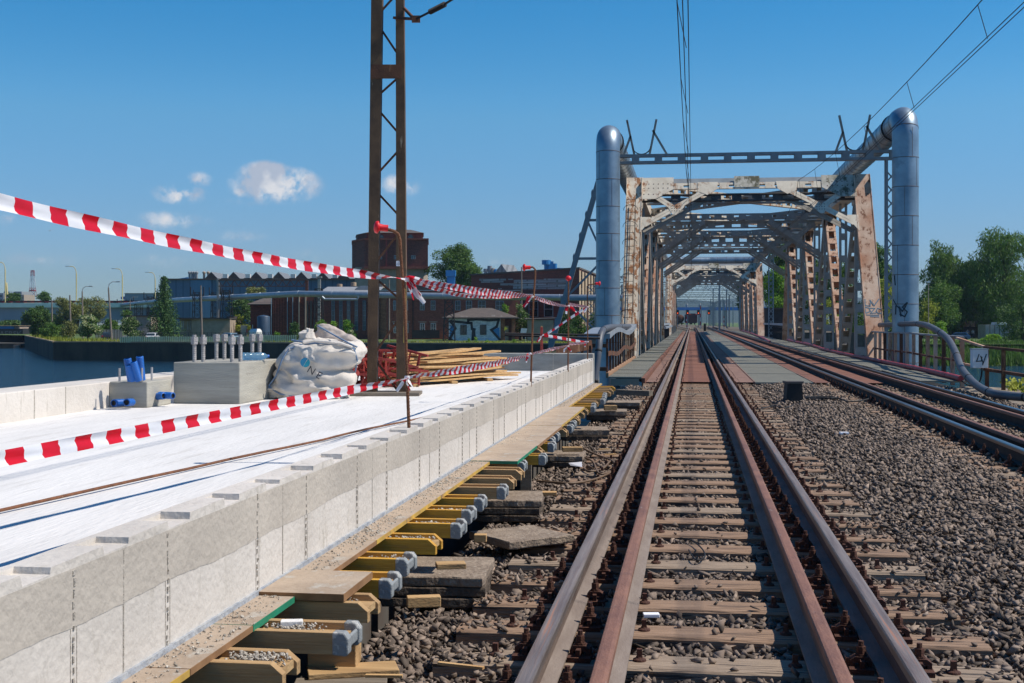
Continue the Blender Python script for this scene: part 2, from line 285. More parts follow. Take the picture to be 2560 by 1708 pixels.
mat('bag', (.72, .665, .6), (.6, .545, .48), 2.4, .75, 0, .35, 30, c3=(.47, .37, .27), th3=.63, s3=3, soft3=.13, transl=.12)
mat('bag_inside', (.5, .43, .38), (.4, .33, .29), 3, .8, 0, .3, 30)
mat('bag_seam', (.16, .24, .36), (.12, .18, .28), 10, .8)
mat('print_blue', (.02, .25, .42), (.02, .2, .36), 3, .6)
mat('print_black', (.03, .035, .045), (.02, .02, .03), 3, .6)
mat('bottle_pet', (.45, .68, .82), (.3, .55, .75), 9, .12, 0, .3, 30, transl=.4)
MATS['bottle_pet'].node_tree.nodes['Principled BSDF'].inputs['Transmission Weight'].default_value = .75
mat('red_paint', (.42, .05, .035), (.28, .035, .025), 6, .6, 0, .1, 40, c3=(.16, .06, .04), th3=.62, s3=8)
mat('red_hose', (.4, .045, .06), (.27, .03, .045), 5, .5, 0, .2, 20)
mat('grey_hose', (.1, .11, .125), (.075, .08, .095), 3, .5, 0, .1, 20)
mat('alu', (.42, .46, .5), (.34, .37, .4), 2, .5, .6)
mat('kerb_plank', (.42, .24, .13), (.3, .17, .1), 4, .85)
mat('white_box', (.72, .74, .75), (.64, .66, .67), 3, .5)
mat('paper', (.85, .86, .9), (.8, .8, .85), 6, .8)
mat('cable', (.17, .11, .065), (.12, .075, .045), 6, .6)
mat('wire', (.02, .022, .028), (.015, .015, .02), 6, .6, .3)
mat('graffiti_blue', (.12, .2, .26), (.09, .16, .22), 3, .7)
mat('graffiti_dark', (.01, .035, .05), (.01, .02, .03), 3, .6)
# background
brick('brick_red', (.36, .11, .065), (.25, .075, .048), (.9, .8, .75), .5, .16)
brick('brick_dark', (.22, .07, .048), (.14, .048, .036), (.9, .8, .75), .5, .16)
brick('brick_mixed', (.42, .2, .11), (.28, .12, .07), (.9, .8, .75), .6, .2)
brick('block_white', (.42, .43, .44), (.34, .33, .32), (.5, .45, .4), 1.2, .45, mo=.05)
mat('plaster', (.38, .31, .245), (.3, .235, .18), 1, .9, c3=(.18, .14, .11), th3=.62, s3=.8)
mat('plaster_warm', (.5, .38, .24), (.4, .3, .19), 1, .9)
stripes('cladding_blue', (.08, .16, .26), (.05, .105, .18), .55, 0, .5, .15, .2)
mat('cladding_blue_end', (.09, .2, .32), (.07, .165, .27), .6, .5, .1, stretch=(4, 4, .1))
stripes('corrugated', (.23, .245, .26), (.13, .14, .15), 1.2, 0, .7, .1, .4)
mat('roof_dark', (.07, .06, .055), (.045, .04, .037), 2, .9)
mat('roof_tar', (.12, .095, .08), (.08, .066, .057), 1.2, .9, c3=(.2, .18, .16), th3=.6, s3=.6)
mat('roof_grey', (.3, .31, .32), (.22, .23, .24), 1.2, .7)
mat('glass', (.03, .04, .05), (.02, .03, .035), .4, .1, 0, spec=.8)
mat('frame_pale', (.45, .48, .5), (.36, .4, .42), 2, .6)
mat('frame_blue', (.14, .24, .33), (.1, .18, .25), 2, .6)
mat('lattice_dark', (.035, .03, .028), (.025, .02, .02), 2, .8)
mat('pole_concrete', (.26, .21, .17), (.18, .145, .115), 2, .9)
mat('pole_yellow', (.6, .5, .22), (.5, .4, .18), 2, .6)
mat('mint', (.4, .6, .56), (.34, .52, .5), .3, .6)
mat('bridge_blue_grey', (.24, .29, .36), (.2, .25, .32), .2, .7)
mat('tower_red', (.45, .03, .03), (.4, .03, .03), 1, .6)
mat('tower_white', (.7, .7, .7), (.6, .6, .6), 1, .6)
mat('quay', (.085, .072, .048), (.028, .025, .019), .25, .95, 0, .6, 2, c3=(.05, .065, .03), th3=.62, s3=.5, stretch=(1, 1, .35))
mat('quay_cap', (.34, .25, .15), (.22, .17, .1), .6, .9)
stripes('fence_green', (.5, .68, .42), (.2, .13, .08), 3.2, 0, .8, 0, .3)
stripes('fence_grey', (.5, .42, .33), (.15, .12, .09), 2.0, 0, .85, 0, .25)
mat('grass', (.055, .11, .02), (.1, .14, .03), .5, .95, 0, .6, 3, c3=(.22, .2, .09), th3=.6, s3=.3)
mat('earth', (.13, .1, .07), (.09, .075, .05), .6, .95, 0, .4, 2)
mat('road', (.09, .085, .095), (.07, .065, .07), 1, .9)
mat('water', (.006, .016, .025), (.008, .02, .03), .1, .07, 0, 0, 1, spec=.6)
m_ = MATS['water']; t_ = m_.node_tree; nb_ = t_.nodes.new('ShaderNodeTexNoise'); nb_.inputs['Scale'].default_value = 1.1; nb_.inputs['Detail'].default_value = 6; nb_.inputs['Roughness'].default_value = .6
cc_ = t_.nodes.new('ShaderNodeTexCoord'); t_.links.new(cc_.outputs['Object'], nb_.inputs['Vector'])
bp_ = t_.nodes.new('ShaderNodeBump'); bp_.inputs['Strength'].default_value = .9; bp_.inputs['Distance'].default_value = .35; t_.links.new(nb_.outputs[0], bp_.inputs['Height']); t_.links.new(bp_.outputs[0], t_.nodes['Principled BSDF'].inputs['Normal'])
mat('leaf_dark', (.06, .125, .022), (.09, .165, .03), .35, .75, island=.35, transl=.25, lo=.3, hi=.7)
mat('leaf_mid', (.075, .16, .022), (.12, .21, .03), .35, .75, island=.35, transl=.3)
mat('leaf_bright', (.17, .33, .025), (.22, .38, .035), .35, .75, island=.35, transl=.35)
mat('leaf_yellow', (.34, .36, .035), (.25, .31, .035), .35, .75, island=.3, transl=.35)
mat('leaf_olive', (.16, .19, .045), (.23, .23, .07), .35, .75, island=.35, transl=.3)
mat('leaf_spruce', (.05, .115, .025), (.08, .16, .035), .35, .8, island=.35, transl=.1)
mat('flower', (.62, .62, .36), (.5, .52, .25), 1, .8, transl=.2)
mat('bark', (.09, .07, .05), (.06, .045, .035), 2, .9)
mat('hill', (.022, .045, .04), (.03, .055, .045), .004, .95)
mat('car_white', (.7, .71, .72), (.68, .69, .7), 1, .3, coat=.5)
mat('car_black', (.02, .022, .028), (.02, .02, .025), 1, .3, coat=.5)
mat('car_blue', (.05, .13, .28), (.045, .12, .26), 1, .3, coat=.5)
mat('car_pale', (.3, .45, .55), (.28, .42, .52), 1, .3, coat=.5)
mat('tyre', (.02, .02, .02), (.015, .015, .015), 3, .9)
mat('tail_red', (.5, .02, .02), (.4, .02, .02), 3, .3)
mat('tank_blue', (.035, .07, .12), (.03, .055, .095), 1, .5)
mat('tank_white', (.7, .7, .66), (.6, .6, .56), 1, .5)
mat('ship_dark', (.02, .024, .03), (.015, .018, .022), .3, .7)
mat('ship_letter', (.1, .12, .14), (.09, .1, .12), 1, .7)
mat('blue_paint', (.01, .16, .5), (.01, .12, .42), .5, .6)
mat('vent_blue', (.03, .22, .5), (.025, .18, .42), 1, .5)
mat('skin', (.55, .34, .25), (.5, .3, .22), 4, .6)
mat('cloth_blue', (.06, .11, .25), (.05, .09, .2), 4, .9)
mat('cloth_pale', (.42, .4, .4), (.36, .34, .34), 4, .9)
mat('cloth_dark', (.04, .04, .05), (.03, .03, .04), 4, .9)
mat('hair', (.05, .03, .02), (.04, .02, .015), 9, .8)
mat('wall_spray', (.05, .55, .85), (.5, .5, .48), 1.2, .8, c3=(.04, .03, .03), th3=.5, s3=1.4, soft3=.02)
mat('wall_tags', (.5, .48, .44), (.22, .12, .1), 1.3, .85, c3=(.03, .03, .04), th3=.5, s3=1.2, soft3=.02)
mat('sign_blue', (.02, .1, .45), (.02, .1, .4), 1, .5)
mat('sign_yellow', (.75, .6, .03), (.7, .55, .03), 1, .5)
emis('signal_red', (1, .1, .015), 1.6)
# ------------------------------------------------------------------ ground, water
b = MB(); b.box(-900, 900, -300, 4000, -5.4, -5.0); tag(b.build('water', 'water'), 'dark blue river rippling between the quays', 'river', kind='structure')
TOPS, TOPG = -.2, -.24
b = MB()                                       # near bank: one block of ground under the tracks with a slope down to the river
def bank(x): return 0
prof = [(-3.2, -5.6), (-3.0, -2.0), (-1.9, -.55), (-1.35, -.29), (6.1, -.29), (6.6, -.2), (8.4, -.3), (9.6, -1.2), (13, -3.6), (16, -5.6)]
for y0, y1 in ((-12, 31.9),):
    b.prism([(x, y0, z) for x, z in prof]+[(16, y0, -6), (-3.2, y0, -6)], (0, y1-y0, 0))
tag(b.build('near_bank', 'dust'), 'dusty ground beside the tracks', 'ground', kind='structure')
b = MB(); xs = [-1.62+.1*i for i in range(78)]; ys = [1+.25*j for j in range(124)]
vs = []; 
def bedz(x, y):
    z = -.272
    if x < -.9: z += -.03*min(1, (-.9-x)/.6)
    if 1.45 < x < 3.2: z += .05*math.sin((x-1.45)/1.75*math.pi)
    return z + .014*math.sin(7*x+3*y)*math.sin(5*y-2*x)
for j, y in enumerate(ys):
    for x in xs: vs.append((x, y, bedz(x, y)))
nx = len(xs); b.add(vs, [(j*nx+i, j*nx+i+1, (j+1)*nx+i+1, (j+1)*nx+i) for j in range(len(ys)-1) for i in range(nx-1)])
tag(b.build('ballast_bed', 'ballast_bed'), 'dark fines under the ballast stones', 'ballast bed', kind='structure')
# ------------------------------------------------------------------ ballast stones (stuff)
def rock_variants(n, npts):
    out = []
    for _ in range(n):
        bm = bmesh.new(); sc = Vector((random.uniform(.75, 1.25), random.uniform(.5, 1), random.uniform(.4, .85)))
        for _ in range(npts):
            v = Vector((random.gauss(0, 1), random.gauss(0, 1), random.gauss(0, 1))).normalized()*random.uniform(.62, 1.28); bm.verts.new((v.x*sc.x, v.y*sc.y, v.z*sc.z))
        r = bmesh.ops.convex_hull(bm, input=bm.verts); bmesh.ops.delete(bm, geom=[g for g in r['geom_interior'] if isinstance(g, bmesh.types.BMVert)], context='VERTS')
        bmesh.ops.triangulate(bm, faces=bm.faces[:]); bm.verts.ensure_lookup_table(); bm.verts.index_update()
        out.append((np.array([v.co[:] for v in bm.verts]), np.array([[v.index for v in f.verts] for f in bm.faces]))); bm.free()
    return out
def rot_mats(n, tilt=1.0):
    a = RNG.uniform(0, 2*np.pi, n); bb = RNG.normal(0, .45*tilt, n); c = RNG.normal(0, .45*tilt, n)
    ca, sa, cb, sb, cc, sc_ = np.cos(a), np.sin(a), np.cos(bb), np.sin(bb), np.cos(c), np.sin(c)
    Rz = np.zeros((n, 3, 3)); Rz[:, 0, 0] = ca; Rz[:, 0, 1] = -sa; Rz[:, 1, 0] = sa; Rz[:, 1, 1] = ca; Rz[:, 2, 2] = 1
    Ry = np.zeros((n, 3, 3)); Ry[:, 0, 0] = cb; Ry[:, 0, 2] = sb; Ry[:, 2, 0] = -sb; Ry[:, 2, 2] = cb; Ry[:, 1, 1] = 1
    Rx = np.zeros((n, 3, 3)); Rx[:, 1, 1] = cc; Rx[:, 1, 2] = -sc_; Rx[:, 2, 1] = sc_; Rx[:, 2, 2] = cc; Rx[:, 0, 0] = 1
    return Rz @ Ry @ Rx
def scatter(P, size, variants, tilt=1.0):
    n = len(P); which = RNG.integers(0, len(variants), n); Vs = []; Fs = []; off = 0; M = rot_mats(n, tilt)
    for k, (v, f) in enumerate(variants):
        idx = np.where(which == k)[0]
        if not len(idx): continue
        w = np.einsum('nij,vj->nvi', M[idx], v)*size[idx][:, None, None] + P[idx][:, None, :]
        Vs.append(w.reshape(-1, 3)); Fs.append((f[None] + (np.arange(len(idx))*len(v))[:, None, None] + off).reshape(-1, 3)); off += len(idx)*len(v)
    return np.vstack(Vs), np.vstack(Fs)
SLY = [4.65+.6*k for k in range(46)]            # sleeper centres, near track
near_v, far_v = rock_variants(30, 7), rock_variants(8, 7)
def on_sleeper(x, y, x0, x1):
    k = np.round((y-4.65)/.6); return (np.abs(y-(4.65+.6*k)) < .135) & (x > x0) & (x < x1)
allV = []; allF = []; off = 0
for (y0, y1, dens, s0, s1, var) in ((3.2, 7, 1500, .018, .04, near_v), (7, 11, 1100, .019, .038, near_v), (11, 17, 600, .022, .042, far_v), (17, 24, 320, .027, .048, far_v), (24, 31.7, 150, .035, .055, far_v)):
    n = int(dens*(y1-y0)*7.7); x = RNG.uniform(-1.6, 6.1, n); y = RNG.uniform(y0, y1, n)
    keep = x < (y*.60+.5); x, y = x[keep], y[keep]; n = len(x)
    sz = RNG.uniform(s0, s1, n)*np.where(RNG.uniform(0, 1, n) < .1, 1.35, 1)
    ons = on_sleeper(x, y, -1.2, 1.44); ons2 = on_sleeper(x, y, 2.9, 5.6)
    layer = RNG.uniform(0, 1, n)
    z = -.262 + layer*.045
    z = np.where((x > 1.45), -.26 + layer*.06 + .06*np.sin(np.clip((x-1.45)/1.75, 0, 1)*np.pi), z)
    z = np.where(x < -.95, -.285+layer*.04, z)
    rail = (np.abs(x+.633) < .1) | (np.abs(x+.352) < .09) | (np.abs(x-.573) < .09) | (np.abs(x-.868) < .1) | (np.abs(x-3.48) < .1) | (np.abs(x-3.76) < .1) | (np.abs(x-4.7) < .1) | (np.abs(x-4.98) < .1)
    drop = (ons & (RNG.uniform(0, 1, n) < np.where(x < -.85, .55+.25*np.sin(y*3.1), np.where(x > 1.15, .72+.2*np.sin(y*2.3), .978)))) | (ons2 & (RNG.uniform(0, 1, n) < .7)) | rail
    sz = np.where(ons, sz*.8, sz); z = np.where(ons | ons2, -.19+sz*.25, z)
    thin = (x < -.8) & (RNG.uniform(0, 1, n) < .12)
    k = ~(drop | thin); P = np.stack([x, y, z], 1)[k]
    V, F = scatter(P, sz[k], var, 1.0); allV.append(V); allF.append(F+off); off += len(V)
tag(npmesh('ballast', np.vstack(allV), np.vstack(allF), 'ballast_rock'), 'grey brown crushed ballast stones around and between the tracks', 'ballast', kind='stuff')
# ------------------------------------------------------------------ rails
def rail(name, x, label, mtop, mside, mfoot, y0=-1.5, y1=300, top=0.0, group=None):
    t = thing(name, label, 'rail', (x, 3, -.17), group)
    def ext(pts, m, nm, bev=0):
        b = MB(); b.prism([(x+a, y0, z) for a, z in pts], (0, y1-y0, 0)); return b.build(nm, m, t)
    h = top
    ext([(-.033, h-.045), (-.034, h-.012), (-.029, h-.003), (-.018, h), (.018, h), (.029, h-.003), (.034, h-.012), (.033, h-.045)], mtop, 'rail_head')
    ext([(-.033, h-.0452), (-.01, h-.056), (-.008, -.145), (.008, -.145), (.01, h-.056), (.033, h-.0452)], mside, 'rail_web')
    ext([(-.07, -.172), (-.07, -.16), (-.0085, -.1451), (.0085, -.1451), (.07, -.16), (.07, -.172)], mfoot, 'rail_foot')
    return t
rail('running_rail', -.633, 'left running rail of the near track with worn grey head', 'rail_top', 'rail_side', 'rail_foot')
rail('guard_rail', -.352, 'red rusty guard rail just right of the left running rail, near track', 'rail_top_rust', 'rail_side', 'rail_foot', top=.004)
rail('guard_rail', .573, 'red rusty guard rail just left of the right running rail, near track', 'rail_top_rust', 'rail_side', 'rail_foot', top=.004)
rail('running_rail', .868, 'right running rail of the near track with bluish worn head', 'rail_top', 'rail_side', 'rail_foot')
rail('running_rail', 3.48, 'left running rail of the far right track with shiny top', 'rail_shiny', 'rail_dark', 'rail_dark', y0=2)
rail('guard_rail', 3.76, 'brown guard rail beside the left running rail of the far right track', 'rail_top_rust', 'rail_dark', 'rail_dark', y0=2)
rail('guard_rail', 4.70, 'reddish guard rail beside the right running rail of the far right track', 'rail_top_rust', 'rail_dark', 'rail_dark', y0=2)
rail('running_rail', 4.98, 'rightmost running rail, shiny blue top, next to the right walkway', 'rail_shiny', 'rail_dark', 'rail_dark', y0=2)
# ------------------------------------------------------------------ sleepers with fastenings
def hexnut(b, c, r, h): b.lathe(c, [(0, 0), (r, 0), (r, h), (0, h)], 6)
def fastening(kind):
    b = MB()
    if kind == 'clip':            # base plate rib, clip block, stud with hexagon nut
        b.box(-.055, .05, -.085, .085, 0, .02); b.box(-.008, .012, -.07, .07, .02, .05)
        b.prism([(-.05, -.03, .02), (-.05, -.03, .045), (-.028, -.03, .06), (.03, -.03, .06), (.045, -.03, .04), (.045, -.03, .02), (.028, -.03, .02), (.028, -.03, .035), (-.03, -.03, .035), (-.03, -.03, .02)], (0, .06, 0))
        b.lathe((0, 0, .06), [(0, 0), (.026, 0), (.026, .008), (0, .008)], 10); hexnut(b, (0, 0, .068), .021, .032); b.lathe((0, 0, .1), [(.012, 0), (.012, .022), (0, .022)], 8)
    else:                         # sleeper screw: flange and square head
        b.lathe((0, .0, .0), [(.0, 0), (.032, 0), (.03, .008), (.017, .014), (.015, .02), (.0, .02)], 12); b.box(-.012, .012, -.012, .012, .018, .052)
    return b
def sleeper(label, m, loc, w=2.58):
    t = thing('wooden_sleeper', label, 'sleeper', loc)
    b = MB(); n = 12; hw = w/2; vs = []; prof = [(-.125, -.15), (-.125, -.012), (-.112, 0), (0, .003), (.112, 0), (.125, -.012), (.125, -.15)]
    for i in range(n+1):
        x = -hw+w*i/n; e = random.uniform(-.004, .004)
        for (y, z) in prof: vs.append((x, y+e, z+random.uniform(-.0025, .0025)))
    k = len(prof); fs = [(i*k+j, (i+1)*k+j, (i+1)*k+(j+1) % k, i*k+(j+1) % k) for i in range(n) for j in range(k)]+[tuple(range(k)), tuple(n*k+j for j in range(k))[::-1]]
    lx, ly, lz = loc; b.add([(x+lx, y+ly, z+lz) for x, y, z in vs], fs); b.build('sleeper_body', m, t); return t
FASTX = [(-.633-.125, 'clip', 1), (-.633+.125, 'clip', -1), (-.352-.115, 'screw', 1), (-.352+.115, 'screw', 1), (.573-.115, 'screw', -1), (.573+.115, 'screw', 1), (.868-.125, 'clip', 1), (.868+.125, 'clip', -1), (-.633-.27, 'screw', 1), (.868+.27, 'screw', 1)]
fm = {k: None for k in ('clip', 'screw')}
for k in fm:
    o = fastening(k).build('rail_fastening', 'rust_bolt'); fm[k] = o.data; bpy.data.objects.remove(o)
protos = []
for i in range(4):
    t = sleeper('weathered sleeper', ('sleeper_wood', 'sleeper_wood', 'sleeper_grey', 'sleeper_wood')[i], (.118, SLY[0], -.192)); protos.append(t)
def dress(t, cx, mirror=0, xs=FASTX):
    for (fx, kind, s) in xs:
        o = bpy.data.objects.new('rail_fastening', fm[kind]); COL.objects.link(o); o.parent = t
        o.location = (fx-cx, random.uniform(-.015, .015), .003); o.scale = (1.0, 1.0, 1.05); o.rotation_euler = (0, 0, (0 if s > 0 else math.pi)+random.uniform(-.06, .06))
ALLY = SLY + [4.65+.6*k for k in range(46, 74)]
for i, y in enumerate(ALLY):
    src = protos[i % 4]; t = src if i < 4 else bpy.data.objects.new('wooden_sleeper', None)
    if i >= 4:
        COL.objects.link(t); t['category'] = 'sleeper'; bd = bpy.data.objects.new('sleeper_body', [c for c in src.children if c.name.startswith('sleeper_body')][0].data); COL.objects.link(bd); bd.parent = t
        bd.rotation_euler = (0, 0, random.choice((0, math.pi)))
    t.location = (.118+random.uniform(-.02, .02) if i > 3 else .118, y+random.uniform(-.015, .015), -.192); t.rotation_euler = (0, 0, random.uniform(-.008, .008))
    if i < 46: t['label'] = ordw(i+1)+' wooden sleeper of the near track, counted from the bottom'; t['group'] = 'wooden sleepers of the near track'
    else: t['label'] = ordw(i-45)+' wooden sleeper on the bridge under the near track'; t['group'] = 'wooden sleepers under the bridge plates'
for i, t in enumerate([o for o in COL.objects if o.name.startswith('wooden_sleeper')]): dress(t, .118)
XS2 = [(3.48-.125, 'clip', 1), (3.48+.125, 'clip', -1), (3.76+.115, 'screw', 1), (4.7-.115, 'screw', 1), (4.98-.125, 'clip', 1), (4.98+.125, 'clip', -1)]
for i in range(44):
    y = 7.4+.6*i+.25; src = protos[i % 4]; t = bpy.data.objects.new('wooden_sleeper', None); COL.objects.link(t); t['category'] = 'sleeper'; t['group'] = 'wooden sleepers of the far right track'
    bd = bpy.data.objects.new('sleeper_body', [c for c in src.children if c.name.startswith('sleeper_body')][0].data); COL.objects.link(bd); bd.parent = t
    t.location = (4.23, y, -.197); t['label'] = ordw(i+1)+' half-buried sleeper of the far right track, counted from the right edge'
    dress(t, 4.23, xs=XS2)
# ------------------------------------------------------------------ the new concrete deck
DZ, WX, WZ, FZ = .45, -1.77, .675, .24
deck = thing('concrete_deck', 'new white concrete bridge deck with upstand walls on falsework', 'bridge deck', (-3.9, 12, DZ))
b = MB(); b.box(-6.4, WX-.14, -4, 23.1, .15, DZ); b.build('slab', 'concrete_white', deck, bevel=.01)
b = MB(); y = -1.0; P = .5; y = 3.64*.99-.25-6*P
pts = [(-2.0, WZ)]
# long upstand: pockets cut in its top every half metre
n = 0; yy = y; top = []; 
while yy < 22.9:
    lo = .17 + .02*math.sin(n*2.1); e = .004*math.sin(n*1.7)
    top += [(yy, WZ+e), (yy+P-lo-.012, WZ+.004+e), (yy+P-lo, WZ-.026), (yy+P-.004, WZ-.022)]; yy += P; n += 1
y1w = 23.1; top.append((y1w, WZ))
b.prism([(WX, top[0][0], FZ-.02)]+[(WX, a, c) for a, c in top]+[(WX, y1w, FZ-.02)], (-.11, 0, 0))
b.box(WX-.14, WX-.1102, top[0][0], y1w, FZ-.02, WZ-.004); b.build('edge_wall', 'concrete_wall', deck)
b = MB(); ya0 = 3.47-1.58*3                   # vertical formwork joints: dashed fins of mortar and thin lines
for k in range(16):
    for q, wide in ((0, 1), (.34, 0), (.67, 1)):
        ya = ya0+1.58*k+q
        if ya > 22.9: continue
        if wide:
            b.box(WX+.0003, WX+.0012, ya-.004, ya-.001, FZ, WZ-.03); b.box(WX+.0003, WX+.0012, ya+.034, ya+.037, FZ, WZ-.03)
            for i in range(13):
                z0 = FZ+.006+i*.0315; y_ = ya+random.uniform(.004, .014); b.box(WX+.0006, WX+.004, y_, y_+random.uniform(.006, .014), z0, z0+random.uniform(.012, .026))
        else: b.box(WX+.0004, WX+.002, ya, ya+.007, FZ, WZ-.035)
b.build('formwork_joints', 'joint', deck)
b = MB(); prevz = None
for i in range(480):
    ya = -1+i*.05; z = .47+.008*math.sin(i*.09)+.005*math.sin(i*.31+1)+random.uniform(-.0025, .0025)
    if prevz: b.add([(WX+.0015, ya-.05, prevz), (WX+.0015, ya, z), (WX+.0015, ya, WZ-.03), (WX+.0015, ya-.05, WZ-.03)], [(0, 1, 2, 3)])
    prevz = z
b.build('upper_pour', mat('concrete_pour', (.52, .465, .395), (.42, .375, .32), 1.6, .9, 0, .35, 30, c3=(.2, .19, .165), th3=.7, s3=11, soft3=.03), deck)
b = MB(); b.box(WX-.002, WX+.012, -1, 23.1, FZ-.02, FZ+.014); b.build('joint_foil', mat('foil', (.24, .27, .32), (.45, .46, .46), 14, .6, 0, .8, 30), deck)
b = MB(); b.box(-6.5, -6.05, -4, 23.4, .0, .72); b.build('river_wall', 'concrete_wall', deck, bevel=.012)
b = MB()
for yj in (9.8, 11.15, 11.75, 14.9, 17, 19.4): b.box(-6.0499, -6.047, yj, yj+.012, DZ, .715)
b.build('wall_joints', 'joint', deck)
b = MB(); b.box(-6.05, WX, 23.1, 23.45, .0, .765); b.build('end_wall', 'concrete_grey', deck, bevel=.012)
b = MB()
for x in (-2.5, -3.6, -4.7): b.box(x, x+.012, 23.097, 23.0999, DZ, .76)
b.build('end_wall_joints', 'joint', deck)
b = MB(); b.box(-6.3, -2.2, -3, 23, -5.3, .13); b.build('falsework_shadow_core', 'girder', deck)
# ------------------------------------------------------------------ plinths
def plinth(x0, x1, y0, y1, z1, label):
    t = thing('concrete_plinth', label, 'plinth', ((x0+x1)/2, (y0+y1)/2, DZ)); b = MB(); b.box(x0, x1, y0, y1, DZ, z1); b.build('block', 'concrete_cast', t, bevel=.012); return t
pl = plinth(-5.64, -4.88, 13.4, 14.75, .905, 'big square concrete plinth with eight thick anchor bolts on the deck')
NUTS = [(486, 950, 14.1), (508, 948, 14.2), (580, 950, 14.1), (601, 945, 14.25), (541, 935, 14.9), (561, 930, 15.0), (630.5, 930, 15.0), (649, 929, 15.1)]
for (px, _, d) in NUTS:
    p = D(px, 900, d); p.z = .905; b = MB(); b.cyl(p, p+UZ*.3, .0215, n=12)
    for q in range(9): b.lathe(p+UZ*(.03+q*.022), [(.0215, 0), (.0235, .004), (.0215, .008)], 12)
    zt = 1.175+(.02 if d > 14.6 else 0); b.lathe((p.x, p.y, zt-.075), [(0, 0), (.041, 0), (.041, .036), (.043, .036), (.043, .08), (.0215, .081), (0, .082)], 6)
    b.build('anchor_bolt', 'bolt_grey', pl, smooth=40)
pl2 = plinth(-6.049, -5.63, 12.7, 13.32, .722, 'small concrete plinth with blue corrugated pipes standing in it against the river wall')
def conduit(p, q, r=.036, parent=pl2):
    p, q = Vector(p), Vector(q); L = (q-p).length; n = int(L/.016); b = MB(); prof = []
    for i in range(n): prof += [(r, i*.016), (r*1.1, i*.016+.004), (r*1.1, i*.016+.010), (r, i*.016+.014)]
    prof.append((r*.78, n*.016)); ax = (q-p); b.lathe(p, prof, 14, ax); o = b.build('blue_conduit', 'conduit', parent, smooth=50)
    b = MB(); b.lathe(q-ax.normalized()*.03, [(0, 0), (r*.8, 0)], 14, ax); b.build('conduit_bore', 'black', parent)
def C2(x, y, d): return D(x*.3189, 600+y*.3189, d)
for (a, c, d) in (((1028, 1105), (998, 925), 13.25), ((1048, 1105), (1008, 975), 13.1), ((1090, 1105), (1045, 955), 13.1), ((1112, 1100), (1094, 908), 13.4)): conduit(C2(*a, d), C2(*c, d-.05))
for (x, y0_, y1_) in ((937, 1110, 1006), (1112, 1108, 1004), (1190, 1100, 998)):
    b = MB(); b.cyl(C2(x, y0_, 13.1), C2(x, y1_, 13.1), .012, n=8); b.build('dowel', 'bolt_grey', pl2)
for (a, c) in (((965, 1275), (885, 1280)), ((1035, 1272), (990, 1275))): conduit(C2(*a, 13.3), C2(*c, 13.12), .036)
for (a, c) in (((1290, 1222), (1222, 1228)), ((1365, 1222), (1250, 1216))): conduit(C2(*c, 13.62), C2(*a, 13.5), .034)
# ------------------------------------------------------------------ bottle
def lathed(name, c, ax, prof, m, label, cat, n=18, group=None):
    b = MB(); b.lathe(c, prof, n, ax); return tag(b.build(name, m, None, c, smooth=50), label, cat, group)
p0, p1 = C2(1905, 920, 14.6), C2(2112, 916, 14.75); p0.z = p1.z = .905+.047; L = (p1-p0).length
tb = thing('plastic_bottle', 'clear blue plastic bottle lying on the big plinth', 'bottle', p0)
b = MB(); pr = [(0, 0), (.035, 0), (.046, .01*L)] + [(.046+(.0-.004*(i % 2)), L*(.05+.06*i)) for i in range(12)] + [(.038, .8*L), (.02, .9*L), (.014, .93*L)]
b.lathe(p0, pr, 18, p1-p0); b.build('bottle_body', 'bottle_pet', tb, smooth=50)
b = MB(); b.lathe(p0+(p1-p0)*.92, [(0, 0), (.017, 0), (.017, .02), (0, .02)], 12, p1-p0); b.build('cap', 'conduit', tb)
# ------------------------------------------------------------------ lattice mast of rusty channels
MD = 15.7
mast = thing('lattice_mast', 'tall rusty steel lattice mast standing on the concrete deck', 'mast', D(968, 987, MD))
def mp(px, py, d=MD): return D(px, py, d)
zb, zt = DZ+.03, 7.6
def leg(pa, pb, nm):       # channel section seen from its open side
    for (o0, o1, dd0, dd1) in ((0, 1, 0, .012), (0, .06, 0.012, .2), (.94, 1, .012, .2)):
        pass
legs = [((917, 941), (928, 956)), ((991, 1017), (989, 1009))]
for (bo, to) in legs:
    b = MB(); pb0, pb1, pt0, pt1 = D(bo[0], 987, MD), D(bo[1], 987, MD), D(to[0], -30, MD), D(to[1], -30, MD)
    for q in (pb0, pb1): q.z = zb
    F = FV
    for (f0, f1, da, db) in ((0, 1, 0, .01), (0, .09, .0101, .17), (.91, 1, .0101, .17)):
        vs = []
        for (A, B_) in ((pb0, pb1), (pt0, pt1)):
            for f in (f0, f1):
                for dd in (da, db): vs.append(A+(B_-A)*f+F*dd)
        b.add(vs, [(0, 1, 3, 2), (4, 6, 7, 5), (0, 4, 5, 1), (2, 3, 7, 6), (0, 2, 6, 4), (1, 5, 7, 3)])
    b.build('channel_leg', 'mast_paint', mast)
def mx(y, side): # inner edges by picture row
    f = (987-y)/1017; l = 941+(956-941)*f; r = 991+(989-991)*f; return l if side == 0 else r
rows = [987, 910, 826, 742, 655, 560, 480, 385, 268, 190, 95, 20, -30]
for (ya, yb, k) in ((907, 980, 1), (878, 803, 0), (701, 744, 1), (650, 588, 0), (485, 534, 1), (430, 381, 0), (278, 327, 1), (234, 197, 0), (71, 129, 1), (27, -15, 0)):   # from left leg to right leg
    b = MB(); dd = .015 if k == 0 else .12; b.bar(D(mx(ya, 0)-2, ya, MD)+FV*dd, D(mx(yb, 1)+2, yb, MD)+FV*dd, .026, .012, up=FV); b.build('lacing_bar', 'rust_steel', mast)
b = MB(); p0 = D(935, 196, MD); p1 = D(1008, 162, MD); b.obox(D(965, 179, MD)+FV*.004, RV*.19, FV*.012, UZ*.085); b.build('splice_plate', 'rust_steel', mast)
